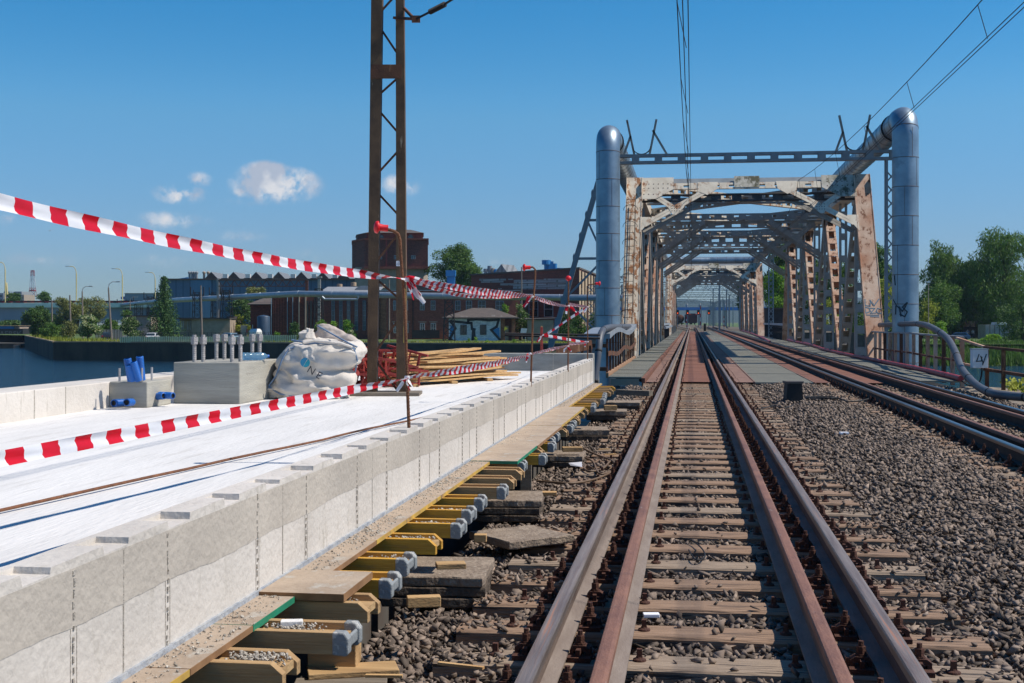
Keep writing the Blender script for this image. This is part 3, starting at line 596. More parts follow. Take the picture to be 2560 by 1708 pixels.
b = MB(); c = D(966, 990, MD); b.obox((c.x, c.y, DZ+.02), RV*.42, FV*.3, UZ*.018); b.build('base_plate', 'old_wood', mast)
b = MB(); c = D(997, 659, MD-.003); b.obox(c, RV*.032, FV*.0015, UZ*.032); b.build('id_card', 'paper', mast)
b = MB()
for i in range(3): b.obox(c-FV*.003+UZ*(.018-.016*i), RV*.024, FV*.0006, UZ*.0015)
b.obox(c-FV*.003, RV*.0012, FV*.0006, UZ*.028); b.build('card_lines', 'print_black', mast)
b = MB(); c = D(1003, 800, MD-.003); b.obox(D(1012, 790, MD-.004), RV*.018, FV*.001, UZ*.33); b.build('yellow_strip', mat('yellow_worn', (.5, .36, .07), (.3, .2, .06), 12, .8, c3=(.1, .06, .03), th3=.55, s3=14, stretch3=(1, 1, .3)), mast)
def vtext(txt, c, size, parent, m='print_black', nm='number'):
    tb_ = text_mb(txt, size, c, RV, UZ, .003); return tb_.build(nm, m, parent)
for i, ch in enumerate('3', ): pass
vtext('3', D(1006, 768, MD-.012), .09, mast); vtext('5', D(1006, 795, MD-.012), .09, mast)
# bracket arm with insulator leaving the mast towards the tracks
arm = [D(1010, 45, MD), D(1040, 48, MD-.2), D(1075, 30, MD-.4), D(1110, 12, MD-.6), D(1190, -40, MD-1)]
ins = thing('tension_insulator', 'ribbed insulator and rod reaching from the mast top towards the tracks', 'insulator', arm[0])
b = MB(); b.tube(arm, .014, 8); b.build('rod', 'wire', ins)
b = MB()
for i in range(9):
    p = arm[2].lerp(arm[3], i/8); b.lathe(p, [(0, 0), (.035, .004), (.035, .012), (0, .02)], 12, arm[3]-arm[2])
b.build('porcelain_discs', 'lattice_dark', ins)
b = MB(); b.bar(arm[0]-RV*.12, arm[1], .05, .03); b.bar(arm[0]+UZ*.12, arm[1]-UZ*.02, .03, .03); b.obox(arm[1], RV*.05, FV*.02, UZ*.04); b.build('clamp', 'rust_steel', ins)
# ------------------------------------------------------------------ posts of bent rebar with red caps
POSTS = []
def post(base, pts, label, capdir, kid=None):
    t = thing('rebar_post', label, 'post', base); b = MB(); b.tube([base-UZ*.05]+pts, .0105, 8)
    for p, q in zip([base]+pts, pts):
        L = (q-p).length; n = int(L/.022)
        for i in range(n): b.lathe(p.lerp(q, (i+.5)/n), [(.0103, 0), (.0122, .003), (.0103, .006)], 8, q-p)
    b.build('bar', 'rebar', t, smooth=60); e = pts[-1]; cdv = Vector(capdir).normalized()
    b = MB(); b.lathe(e-cdv*.05, [(.0, 0), (.022, 0), (.021, .03), (.024, .055), (.038, .06), (.041, .068), (.036, .08), (.02, .088), (0, .09)], 18, cdv); b.build('safety_cap', 'cap_red', t, smooth=45)
    return t
def PB(px, py): return Z(px, py, WZ)
p1 = PB(1023, 1071); d1 = (p1-CAM).dot(FV)
post(p1, [D(1011, 760, d1), D(1002, 640, d1), D(1000, 600, d1), D(995, 585, d1), D(982, 577, d1-.02), D(950, 569, d1-.05)], 'nearest rebar post with a red cap, in front of the rusty mast', -RV+UZ*.1-FV*.2)
p2 = PB(1327, 956); d2 = (p2-CAM).dot(FV)
post(p2, [D(1333, 760, d2), D(1338, 690, d2), D(1338, 674, d2), D(1332, 668, d2), D(1315, 669, d2)], 'rebar post with red cap turned left, above the timber stack end', -RV-FV*.1)
p3 = PB(1420, 921); d3 = (p3-CAM).dot(FV)
post(p3, [D(1421, 790, d3), D(1421, 697, d3)], 'straight rebar post with a round red cap facing the camera', -FV+UZ*.3)
p4 = PB(1469, 898); d4 = (p4-CAM).dot(FV)
post(p4, [D(1469, 790, d4), D(1468, 716, d4), D(1472, 712, d4), D(1496, 709, d4)], 'farthest rebar post with red cap turned right, beside the big pipe', RV)
tag(MB().tube([Vector((-2.55, 2.2, DZ)), Vector((-2.5, 2.2, 1.95))], .0105, 8).build('rebar_post', 'rebar', None, (-2.55, 2.2, DZ)), 'rebar post of the barrier just outside the left edge', 'post')
# ------------------------------------------------------------------ barrier tape
def tape(pts, wid, tw, label, cat='tape', stripe=.1, nw=5, curl=.25, nm='barrier_tape', sag=0, group='strands of barrier tape', phase=0.0, parent=None):
    """ribbon along pts; wid, tw per point (twist in degrees about its run)"""
    pts = [Vector(p) for p in pts]; seg = [(q-p).length for p, q in zip(pts, pts[1:])]; L = sum(seg); n = max(6, int(L/stripe*4)); vs = []; fs = []; ms = []
    cum = [0]
    for s_ in seg: cum.append(cum[-1]+s_)
    def at(arr, s_):
        for i in range(len(seg)):
            if s_ <= cum[i+1]+1e-9: f = (s_-cum[i])/max(seg[i], 1e-9); return arr[i]+(arr[i+1]-arr[i])*f
        return arr[-1]
    for i in range(n+1):
        s_ = L*i/n; c = at(pts, s_); w = at(wid, s_); a = R(at(tw, s_)); t = (at(pts, min(L, s_+.02))-at(pts, max(0, s_-.02))).normalized()
        c = c - UZ*(sag*4*(s_/L)*(1-s_/L)); side = t.cross(UZ).normalized(); up = side.cross(t)
        e = up*math.cos(a)+side*math.sin(a); nn = t.cross(e)
        for j in range(nw):
            f = j/(nw-1)-.5; vs.append(c+e*(w*f)+nn*(curl*w*(f*f-.1)+.004*math.sin(s_*9+j*2)*min(1, w/.05)))
    for i in range(n):
        m_i = int((L*(i+.5)/n+phase)/stripe) % 2
        for j in range(nw-1): fs.append((i*nw+j, i*nw+j+1, (i+1)*nw+j+1, (i+1)*nw+j)); ms.append(m_i)
    b = MB(); b.v = [tuple(v) for v in vs]; b.f = fs; b.m = ms; o = b.build(nm, ['tape_red', 'tape_white'], parent, None if parent else pts[0], smooth=80)
    if not parent: tag(o, label, cat, group)
    return o
TW = .072
a0, a1 = D(-60, 492, 4.05), D(1012, 697, d1-.02)
tape([a0, a0.lerp(a1, .8), a1], [TW*.85, TW*.7, .025], [-12, -8, 120], 'upper red and white tape from the left edge to the nearest post', sag=.035, curl=.5)
a0, a1 = D(-60, 1160, 4.1), D(1017, 947, d1-.02)
tape([a0, a0.lerp(a1, .8), a1], [TW*.75, TW*.7, .025], [-14, 0, 70], 'lower red and white tape from the left edge to the nearest post', sag=-.0, curl=.4, phase=.05)
a0, a1 = D(1012, 692, d1), D(1331, 739, d2)
tape([a0, a0.lerp(a1, .3), a0.lerp(a1, .7), a1], [.02, TW*.75, TW, .03], [60, 20, 15, 60], 'upper tape between the nearest post and the second post, sagging over the brick building', sag=.03, curl=.4)
tape([a0-UZ*.015, a0.lerp(a1, .3)-UZ*.05, a0.lerp(a1, .7)-UZ*.02, a1], [.02, TW*.5, TW*.4, .02], [30, 40, 10, 60], 'second ply of the upper tape folded under the first between the two nearest posts', sag=.035, curl=.4, phase=.07)
a0, a1 = D(1018, 942, d1), D(1328, 887, d2)
tape([a0, a0.lerp(a1, .3), a0.lerp(a1, .8), a1], [.03, TW*.9, TW*.8, .03], [50, 15, 25, 60], 'lower tape between the nearest post and the second post, in front of the timber stack', sag=.02, curl=.4)
a0, a1 = D(1332, 741, d2), D(1421, 766, d3)
tape([a0, a0.lerp(a1, .3), a1], [.04, TW*.7, .03], [40, 10, 60], 'upper tape between the second post and the straight third post', sag=.02, curl=.4)
a0, a1 = D(1329, 884, d2), D(1420, 864, d3)
tape([a0, a0.lerp(a1, .5), a1], [.03, TW*.7, .03], [40, 20, 60], 'lower tape between the second post and the straight third post', sag=0, curl=.4)
a0, a1 = D(1421, 761, d3), D(1468, 767, d4)
tape([a0, a1], [.05, .04], [20, 40], 'short upper tape between the third post and the farthest post', curl=.4)
a0, a1 = D(1420, 860, d3), D(1469, 857, d4)
tape([a0, a1], [.05, .04], [20, 40], 'short lower tape between the third post and the farthest post', curl=.4)
sd_ = 23.4; stake_top = D(1354, 820, sd_)
a0, a1 = D(1468, 767, d4), D(1362, 838, sd_)
tape([a0, a1], [.05, .05], [15, 25], 'slanting tape running down from the farthest post to the red stake', curl=.4)
a0, a1 = D(1360, 838, sd_), D(1468, 857, d4)
tape([a0, a1], [.06, .05], [15, 25], 'tape running from the red stake back to the foot of the farthest post', curl=.4)
for (px, py, d, n_, lab) in ((1018, 700, d1, 5, 'crumpled bow of tape tied round the nearest post at eye height'), (1018, 945, d1, 3, 'knot of tape low on the nearest post'), (1330, 742, d2, 2, 'knot of tape high on the second post'), (1325, 885, d2, 3, 'knot of tape low on the second post'),
                             (1421, 765, d3, 2, 'knot of tape high on the straight post'), (1420, 866, d3, 2, 'knot of tape low on the straight post'), (1469, 768, d4, 1, 'knot of tape high on the farthest post'), (1469, 855, d4, 2, 'knot of tape low on the farthest post'), (1358, 838, sd_, 2, 'knot of tape on the red stake')):
    k = thing('tape_knot', lab, 'tape knot', D(px, py, d)); c = D(px, py, d-.015); b = MB(); b.lathe(c-UZ*.012, [(.014, 0), (.02, .01), (.017, .02), (.014, .026)], 8); b.build('wrap', 'tape_white', k, smooth=60)
    for i in range(n_):
        s_ = random.choice((-1, 1)) if i else (1 if px < 1100 else -1); L_ = random.uniform(.12, .2); tsc = .6 if py > 850 else 1
        if px == 1018 and py == 700: s_ = 1
        e = c+(RV*(s_*random.uniform(.03, .12))+UZ*random.uniform(-.16, .02 if i % 2 else -.1))*tsc-FV*.03
        mid = c.lerp(e, .5)+Vector((random.uniform(-.03, .03), 0, random.uniform(0, .05)))
        tape([c, mid, e], [.012, .05*tsc, .03*tsc], [random.uniform(-60, 60), random.uniform(-40, 90), random.uniform(0, 120)], None, nm='tape_tail', parent=k, curl=.6, phase=random.random()*.2)
st = thing('red_stake', 'red wooden stake holding slanting tape behind the deck end wall', 'stake', D(1354, 890, sd_))
b = MB(); b.bar(D(1354, 900, sd_), D(1354, 818, sd_), .045, .03); b.build('stake_body', 'red_paint', st); b = MB(); b.bar(D(1354, 818, sd_), D(1354, 815, sd_), .03, .02); b.build('stake_tip', 'pine', st)
# ------------------------------------------------------------------ rebar lying on the deck
a = Z(-60, 1292, DZ+.012); c_ = Z(1110, 1034, DZ+.012); b = MB(); pts = [a.lerp(c_, i/14)+Vector((.012*math.sin(i*1.1), 0, .004+.006*abs(math.sin(i*.8)))) for i in range(15)]; b.tube(pts, .0085, 8)
tag(b.build('reinforcing_bar', 'rebar', None, a, smooth=60), 'long rusty reinforcing bar lying loose on the white deck', 'bar')
# ------------------------------------------------------------------ edge boards on the beams
def board(y0, y1, xo, z, th, me, label, zo=0, x_in=WX+.004):
    t = thing('edge_board', label, 'board', ((x_in+xo)/2, (y0+y1)/2, z-th), 'plywood boards along the wall foot'); b = MB(); b.box(x_in, xo-.003, y0+.004, y1-.004, z-th, z); b.build('board_face', 'ply', t)
    b = MB(); b.box(xo-.0028, xo, y0+.004, y1-.004, z-th-.001, z-.0005); b.box(x_in, xo, y0+.0005, y0+.0035, z-th, z-.0005); b.build('painted_edge', me, t)
BZ = .235
board(2.9, 3.95, -1.605, BZ, .022, 'board_edge_yellow', 'nearest plywood board at the wall foot with a yellow edge')
board(3.95, 4.55, -1.605, BZ, .022, 'ply_edge', 'second plywood board from the front with a bare grey edge')
board(4.55, 5.05, -1.605, BZ, .024, 'board_edge_green', 'plywood board with bright green painted edge')
board(5.05, 5.53, -1.40, BZ+.014, .03, 'ply_edge', 'wide brown plywood board sticking out beyond its neighbours')
board(5.53, 6.4, -1.60, BZ, .022, 'ply_edge', 'narrow grey edged board just beyond the wide brown board')
board(6.4, 8.1, -1.60, BZ, .022, 'board_edge_yellow', 'long yellow edged board in the middle of the row')
board(8.1, 10.1, -1.60, BZ, .022, 'board_edge_yellow', 'yellow edged board ending at the wider boards')
board(10.1, 11.4, -1.375, BZ+.006, .024, 'board_edge_green', 'wide board with a short green end, first of the far wide ones')
board(11.4, 13.6, -1.37, BZ+.004, .024, 'ply_edge', 'wide dusty board, second of the far wide ones')
board(13.6, 16.6, -1.38, BZ+.006, .024, 'board_edge_yellow', 'wide dusty board ending where the row narrows again')
board(16.6, 19.8, -1.60, BZ, .022, 'board_edge_yellow', 'second farthest board at the wall foot')
board(19.8, 23.0, -1.60, BZ, .022, 'board_edge_yellow', 'farthest board at the wall foot')
# ------------------------------------------------------------------ formwork beams, lying on their side
def beam(m, cap, ov, loc, label, group):
    t = thing('formwork_beam', label, 'beam', loc); x, y, z = loc; x1 = x+ov
    for s in (-1, 1):
        b = MB(); yc = y+s*.08; ch = .0 if cap else .035
        b.prism([(x-.5, yc-.019, z), (x1, yc-.019, z), (x1, yc-.019, z+.08-ch), (x1-ch*1.2, yc-.019, z+.08), (x-.5, yc-.019, z+.08)], (0, .038, 0)); b.build('flange', m, t, bevel=.002)
    b = MB(); b.box(x-.5, x1-.012, y-.0609, y+.0609, z+.026, z+.054); b.build('web', 'beam_wood', t)
    if cap:
        b = MB()
        for s in (-1, 1):
            yc = y+s*.08; b.prism([(x1-.042, yc-.024, z-.001), (x1+.01, yc-.024, z-.005), (x1+.02, yc-.024, z+.006), (x1+.02, yc-.024, z+.06), (x1+.004, yc-.024, z+.083), (x1-.042, yc-.024, z+.084)], (0, .048, 0))
        b.box(x1+.0, x1+.014, y-.056, y+.056, z+.018, z+.062); b.build('plastic_end_cap', 'beam_cap', t, bevel=.006)
    return t
BK = {}
seq = [(4.22, 'w', 0), (4.66, 'o', 1), (5.17, 'w', 0), (5.62, 'y', 1), (6.12, 'y', 1), (6.68, 'yw', 0), (7.2, 'y', 1), (7.72, 'y', 1), (8.22, 'y', 1), (8.78, 'w', 1), (9.3, 'w', 0), (9.85, 'w', 0), (10.35, 'w', 1), (10.9, 'y', 1), (11.45, 'w', 0), (12, 'y', 1), (12.5, 'y', 1), (13.0, 'y', 1), (13.55, 'w', 0), (14.05, 'w', 1), (14.6, 'w', 1), (15.1, 'w', 0), (15.6, 'w', 0), (16.1, 'w', 0), (16.7, 'w', 0), (17.2, 'y', 1), (17.75, 'y', 1), (18.3, 'w', 0), (18.8, 'w', 1), (19.3, 'y', 1), (19.8, 'y', 1), (20.3, 'y', 1), (20.85, 'w', 0), (21.4, 'w', 0), (21.9, 'w', 0), (22.4, 'y', 0)]
MATB = {'w': 'beam_wood', 'o': 'beam_wood', 'y': 'beam_yellow', 'yw': 'beam_yellow'}; DESC = {'w': 'bare wooden', 'o': 'brown wooden', 'y': 'yellow', 'yw': 'yellow'}
for i, (y, k, cap) in enumerate(seq):
    key = (MATB[k], cap); lab = ordw(i+1)+' beam from the front under the edge boards, '+DESC[k]+(' with grey plastic end caps' if cap else ' with open chamfered end'); loc = (-1.8, y, .133)
    if key not in BK: BK[key] = beam(key[0], cap, .47, loc, lab, None); t = BK[key]
    else: t = copy_tree(BK[key], loc, random.uniform(-.03, .03), None, lab)
    t.location.x = -1.8+random.uniform(-.05, .05)+(.05 if k in 'o' else 0)+(.06 if y in (10.9,) else 0); t['group'] = 'formwork beams under the new deck'
# falsework girders carrying the beams
for i, (y0, y1) in enumerate(((3.0, 9.6), (9.7, 16.2), (16.3, 22.9))):
    b = MB(); b.box(-1.86, -1.74, y0, y1, -.06, .128); tag(b.build('falsework_girder', 'old_wood', None, (-1.8, y0, -.06)), ('nearest', 'middle', 'farthest')[i]+' dark timber girder carrying the formwork beams', 'girder', 'girders under the formwork beams')
# rubble in and on the formwork
vs_ = rock_variants(8, 9)
PP = []; SS = []
for _ in range(2600): y = random.uniform(3, 23); PP.append((random.triangular(WX+.01, -1.6 if not(10.1 < y < 16.6) else -1.4, WX+.03), y, BZ+.003)); SS.append(random.triangular(.0015, .008, .002)*(1+.03*y))
for _ in range(500): y = random.gauss(random.choice((4.2, 5.3, 6.6, 8.8, 12)), .3); PP.append((random.uniform(WX+.02, -1.63), max(3, y), BZ+.004)); SS.append(random.triangular(.002, .013, .003))
for (y, n_) in ((4.22, 260), (4.66, 130), (6.12, 30), (6.68, 90), (7.2, 60), (7.72, 50), (5.17, 60)):
    for _ in range(n_): PP.append((random.triangular(-1.6, -1.36, -1.48), y+random.uniform(-.05, .05), .133+.062+random.uniform(0, .02 if y < 4.8 else .008))); SS.append(random.uniform(.005, .013))
V, F = scatter(np.array(PP), np.array(SS), vs_, 1.0)
tag(npmesh('rubble', V, F, 'rubble'), 'pale concrete crumbs strewn on the edge boards and beams', 'rubble', kind='stuff')
b = MB(); c = Vector((-1.50, 4.68, .215)); b.obox(c, (.04, .01, 0), (-.006, .022, 0), (0, 0, .012)); tag(b.build('concrete_spacer', 'concrete_white', None, c, bevel=.003), 'small pale concrete spacer lying in the second beam', 'spacer')
# ------------------------------------------------------------------ stacks of old paving slabs under the beams
def slab_stack(cx, cy, w, l, n, th, rz, z0, label, gap=.006):
    for k in range(n):
        t = thing('paving_slab', (label + ((', top slab', ', second slab down', ', third slab down', ', bottom slab')[n-1-k] if n > 1 else '')), 'paving slab', (cx, cy, z0+k*(th+gap)), 'old paving slabs beside the track' if n > 1 else None)
        b = MB(); a = rz+random.uniform(-.05, .05); ox, oy = random.uniform(-.015, .015), random.uniform(-.02, .02); N = 9; vs = []
        ca, sa = math.cos(a), math.sin(a); z = z0+k*(th+gap)
        ring = []
        for i in range(N): ring.append((-w/2+w*i/N, -l/2))
        for i in range(N): ring.append((w/2, -l/2+l*i/N))
        for i in range(N): ring.append((w/2-w*i/N, l/2))
        for i in range(N): ring.append((-w/2, l/2-l*i/N))
        ring = [(x+random.uniform(-.007, .007), y+random.uniform(-.007, .007)) for x, y in ring]; M = len(ring)
        for (sc, zz_) in ((.985, 0), (1, .008), (1.0, th-.006), (.985, th)):
            for x, y in ring: x, y = x*sc, y*sc; vs.append((cx+ox+x*ca-y*sa, cy+oy+x*sa+y*ca, z+zz_+random.uniform(-.0015, .0015)))
        fs = [(r*M+i, r*M+(i+1) % M, (r+1)*M+(i+1) % M, (r+1)*M+i) for r in range(3) for i in range(M)]+[tuple(range(M))[::-1], tuple(3*M+i for i in range(M))]
        b.add(vs, fs); b.build('slab_body', 'slab' if k == n-1 else 'slab_dark', t)
slab_stack(-1.44, 7.3, .56, .62, 3, .052, .05, -.235, 'nearest stack of old slabs')
slab_stack(-1.5, 10.35, .56, .6, 3, .052, .08, -.235, 'second stack of old slabs')
slab_stack(-1.17, 8.75, .52, .52, 1, .052, .72, -.16, 'single loose paving slab turned corner-on beside the left rail')
slab_stack(-1.5, 14.2, .62, .6, 2, .06, 0, -.24, 'third stack of slabs')
slab_stack(-1.42, 17.3, .62, .6, 2, .07, .05, -.24, 'fourth stack of slabs')
slab_stack(-1.36, 20.6, .62, .6, 2, .07, .03, -.22, 'fifth stack of slabs')
slab_stack(-1.2, 22.8, .6, .6, 2, .07, 0, -.22, 'farthest stack of slabs')
def block(c, sx, sy, sz, rz, m, label, nm='wood_block', cat='wood block', group='wooden blocks and wedges under the formwork', bev=.004):
    ca, sa = math.cos(rz), math.sin(rz); b = MB(); b.obox(c, (sx/2*ca, sx/2*sa, 0), (-sy/2*sa, sy/2*ca, 0), (0, 0, sz/2)); return tag(b.build(nm, m, None, c, bevel=bev), label, cat, group)
block((-1.6, 5.62, -.09), .22, .12, .2, .05, 'beam_wood', 'upright orange wood block right behind the second beam')
block((-1.5, 5.56, -.2), .4, .16, .025, .35, 'beam_wood', 'flat board under the upright wood block')
block((-1.52, 5.44, -.225), .4, .1, .025, .2, 'old_wood', 'lower grey board under the upright wood block')
block((-1.27, 6.0, .02), .16, .06, .05, .3, 'pine', 'wedge on the nearest slab stack')
block((-1.3, 6.85, .03), .16, .09, .03, .3, 'beam_wood', 'small board beside the yellow open beam')
block((-1.36, 8.2, -.05), .08, .06, .05, .1, 'pine', 'tiny orange block on the second stack side')
block((-1.45, 11.2, -.02), .1, .1, .24, .1, 'old_wood', 'upright prop under the protruding yellow beam')
block((-1.33, 11.2, -.16), .3, .1, .03, .1, 'pine', 'board under the upright prop')
block((-1.3, 14.0, -.05), .22, .1, .05, .2, 'beam_wood', 'wedge on the third slab stack')
block((-1.22, 17.2, -.155), .06, .05, .1, .1, 'pine', 'small block between the slabs of the fourth stack')
block((-1.28, 20.3, -.02), .2, .1, .08, .2, 'beam_wood', 'wedge on the fifth slab stack')
block((-1.1, 24.6, -.02), .75, .14, .1, -.5, 'old_wood', 'grey weathered timber lying across the end of the beams', group=None)
# ------------------------------------------------------------------ cable loops, litter
def loose(name, pts, r, m, label, cat, n=7):
    pts = [Vector(p) for p in pts]; out = []
    for i in range(len(pts)-1):
        p0_, p1_, p2_, p3_ = pts[max(i-1, 0)], pts[i], pts[i+1], pts[min(i+2, len(pts)-1)]
        for k in range(6):
            t = k/6; out.append(.5*((2*p1_)+(p2_-p0_)*t+(2*p0_-5*p1_+4*p2_-p3_)*t*t+(3*p1_-p0_-3*p2_+p3_)*t**3))
    out.append(pts[-1]); b = MB(); b.tube(out, r, n); return tag(b.build(name, m, None, pts[0], smooth=70), label, cat)
def K2(x, y, z=-.165): return Z(1150+x*.2678, 880+y*.2678, z)
loose('steel_cable', [K2(*p) for p in ((1065, 868), (1120, 960), (1235, 1020), (1275, 1100), (1320, 1140), (1440, 1100), (1455, 1060), (1410, 1010), (1250, 950), (1150, 900), (1080, 860))], .011, 'cable', 'coiled brown steel cable loop lying on the stones left of the rail', 'cable')
loose('steel_cable', [K2(*p) for p in ((720, 1205), (850, 1215), (1050, 1225), (1250, 1190), (1400, 1130), (1460, 1085))], .011, 'cable', 'second brown cable end trailing towards the beams', 'cable')
loose('steel_cable', [K2(*p) for p in ((1240, 1085), (1180, 1060), (1160, 1090), (1215, 1115), (1330, 1090), (1400, 1020))], .011, 'cable', 'small inner loop of the brown cable', 'cable')
def sheet(name, quad, m, label, cat, th=.003):
    b = MB(); b.prism(quad, (0, 0, th)); return tag(b.build(name, m, None, quad[0]), label, cat)
sheet('paper_scrap', [K2(1013, 1038, -.17), K2(1138, 1028, -.13), K2(1141, 1078, -.15), K2(1030, 1062, -.18)], 'paper', 'white paper scrap on the stones near the cable', 'paper')
c = Z(1628, 1538, -.18); block(c+Vector((0, 0, .0)), .085, .05, .02, .15, 'paper', 'white foam piece beside a sleeper inside the near track', 'foam_piece', 'litter', None)
block(Z(2110, 1083, -.14), .12, .06, .03, .2, 'paper', 'white plastic scrap on the stones between the two tracks', 'plastic_scrap', 'litter', None)
for (px, py, l, rz, lab) in ((1152, 1664, .22, -.25, 'thin wood splinter on the sleeper at lower left'), (960, 1690, .16, .1, 'thin wood splinter on the stones at bottom left'), (1510, 1123, .14, .5, 'yellow wood scrap by the cable, upper one'), (1525, 1136, .16, .6, 'yellow wood scrap by the cable, lower one')):
    block(Z(px, py, -.17), l, .022, .012, rz, 'pine', lab, 'wood_splinter', 'wood splinter', None, 0)
loose('steel_cable', [Z(px, py, -.16) for px, py in ((1700, 1345), (1730, 1352), (1755, 1372), (1762, 1392), (1740, 1400), (1722, 1375))], .005, 'black', 'thin black strap curled on a sleeper in the near track', 'strap')
# relay box and cable coil between the tracks
rb = thing('track_box', 'small black trackside box with a lid between the two tracks', 'track box', Z(1987, 1008, -.2)); c = Z(1987, 1008, -.2); c.z = -.2
b = MB(); b.prism([c+RV*a+UZ*z for a, z in ((-.16, .05), (.165, .05), (.135, .37), (-.135, .37))], FV*.3); b.build('box_body', 'black', rb)
b = MB(); b.obox(c+UZ*.39+FV*.15, RV*.165, FV*.17, UZ*.02); b.build('lid', 'girder', rb); b = MB(); b.obox(c+UZ*.0+FV*.15, RV*.19, FV*.18, UZ*.05); b.build('plinth', 'black', rb)
pts = []
for i in range(60): a = i/60*2*math.pi*4; rr = .2+.04*math.sin(i*.9); p = Z(2055, 998, -.15); pts.append(p+RV*(rr*1.3*math.cos(a))+FV*(rr*math.sin(a)*1.5)+UZ*(.004*i/6))
b = MB(); b.tube(pts+[Z(2120, 1005, -.15), Z(2150, 1003, -.15), Z(2200, 990, -.12)], .014, 6); tag(b.build('cable_coil', 'black', None, pts[0]), 'black cable coil lying next to the track box', 'cable coil')
loose('track_cable', [Z(px, py, -.16) for px, py in ((1985, 1012), (1960, 1020), (1935, 1015), (1900, 1022), (1880, 1020))], .01, 'black', 'black cable running left from the track box', 'cable')
# ------------------------------------------------------------------ timber stack
tc_a, tc_b = Vector((-4.25, 17.05, DZ)), Vector((-3.0, 20.0, DZ))
ax = (tc_b-tc_a).normalized(); sx = ax.cross(UZ).normalized()
nlay = 11; idx = 0
names_ = ['bottom', 'second', 'third', 'fourth', 'fifth', 'sixth', 'seventh', 'eighth', 'ninth', 'tenth', 'top']
for (q, s_) in ((0, -.5), (1, .0), (2, .55)):
    c = tc_a.lerp(tc_b, .2+.3*q); block((c.x, c.y, DZ+.02), .9, .09, .04, -1.0, 'pine', ('near', 'middle', 'far')[q]+' bearer under the timber stack', group='bearers under the timber stack')
for k in range(nlay):
    for j in range(3 if k < 8 else 2):
        z = DZ+.04+k*.038; w = random.uniform(.14, .2); Ls = random.uniform(2.3, 3.3)*(1-.02*k); off = random.uniform(-.25, .25); yaw = random.uniform(-.07, .07)+(.06 if k % 3 == 0 else -.02); lat = (j-1)*.2+random.uniform(-.04, .04)
        d_ = (ax*math.cos(yaw)+sx*math.sin(yaw)).normalized(); c = (tc_a+tc_b)/2+ax*off+sx*lat; c.z = z+.014; warp = random.uniform(-.01, .02)
        b = MB(); n = 8; vs = []
        for i in range(n+1):
            f = i/n-.5; p = c+d_*(Ls*f)+UZ*(warp*4*(f*f)+(.05*f if k > 8 else 0)+.008*math.sin(f*7+k)); s2 = sx
            for (a_, h_) in ((-.5, 0), (.5, 0), (.5, 1), (-.5, 1)): vs.append(p+s2*(w*a_)+UZ*(.026*h_))
        fs = [(i*4+m_, i*4+(m_+1) % 4, (i+1)*4+(m_+1) % 4, (i+1)*4+m_) for i in range(n) for m_ in range(4)]+[(3, 2, 1, 0), (n*4, n*4+1, n*4+2, n*4+3)]
        b.add(vs, fs); side = ('left', 'middle', 'right')[j] if k < 8 else ('left', 'right')[j]
        tag(b.build('pine_board', 'pine', None, c), f'{side} pine board in the {names_[k]} layer of the loose timber stack', 'board', 'pine boards in the timber stack')
b = MB()
# ------------------------------------------------------------------ heap of red formwork frames behind the mast
k = 0
for i in range(22):
    px = 868+ (i*47 % 150); layer = i//8; d = 17.2+random.uniform(0, 1.0); base = D(px, 900, d); base.z = DZ+.02+layer*.13+random.uniform(0, .05)
    rz = random.uniform(-.35, .35)+TH; tl = random.uniform(-.25, .25); w, h = random.uniform(.32, .5), random.uniform(.14, .22)
    t = thing('red_clamp_frame', f'{ordw(i+1)} red steel frame in the heap behind the rusty mast, counted up through the heap', 'steel frame', base, 'red steel frames heaped behind the mast')
    X = Vector((math.cos(rz), math.sin(rz), tl)).normalized(); Y_ = Vector((-math.sin(rz), math.cos(rz), random.uniform(-.2, .2))).normalized(); Zv = X.cross(Y_).normalized()
    b = MB(); c4 = [base+X*a*w/2+Zv*(z_*h) for a, z_ in ((-1, 0), (1, 0), (1, 1), (-1, 1))]
    for p_, q_ in zip(c4, c4[1:]+c4[:1]): b.bar(p_, q_, .03, .03)
    for f in (.3, .62): b.bar(c4[0].lerp(c4[1], f), c4[3].lerp(c4[2], f), .02, .02)
    b.bar(c4[3]-X*.12, c4[2]+X*.12, .045, .03); b.build('frame', 'red_paint', t)
    b = MB(); b.cyl(c4[0]-Y_*.12, c4[0]+Y_*.1, .018, n=8); b.lathe(c4[0]-Y_*.12, [(0, -.01), (.04, -.01), (.04, .012), (0, .012)], 10, Y_); b.cyl(c4[1]-Y_*.08, c4[1]+Y_*.16, .014, n=8); b.build('spindle', 'red_paint', t)
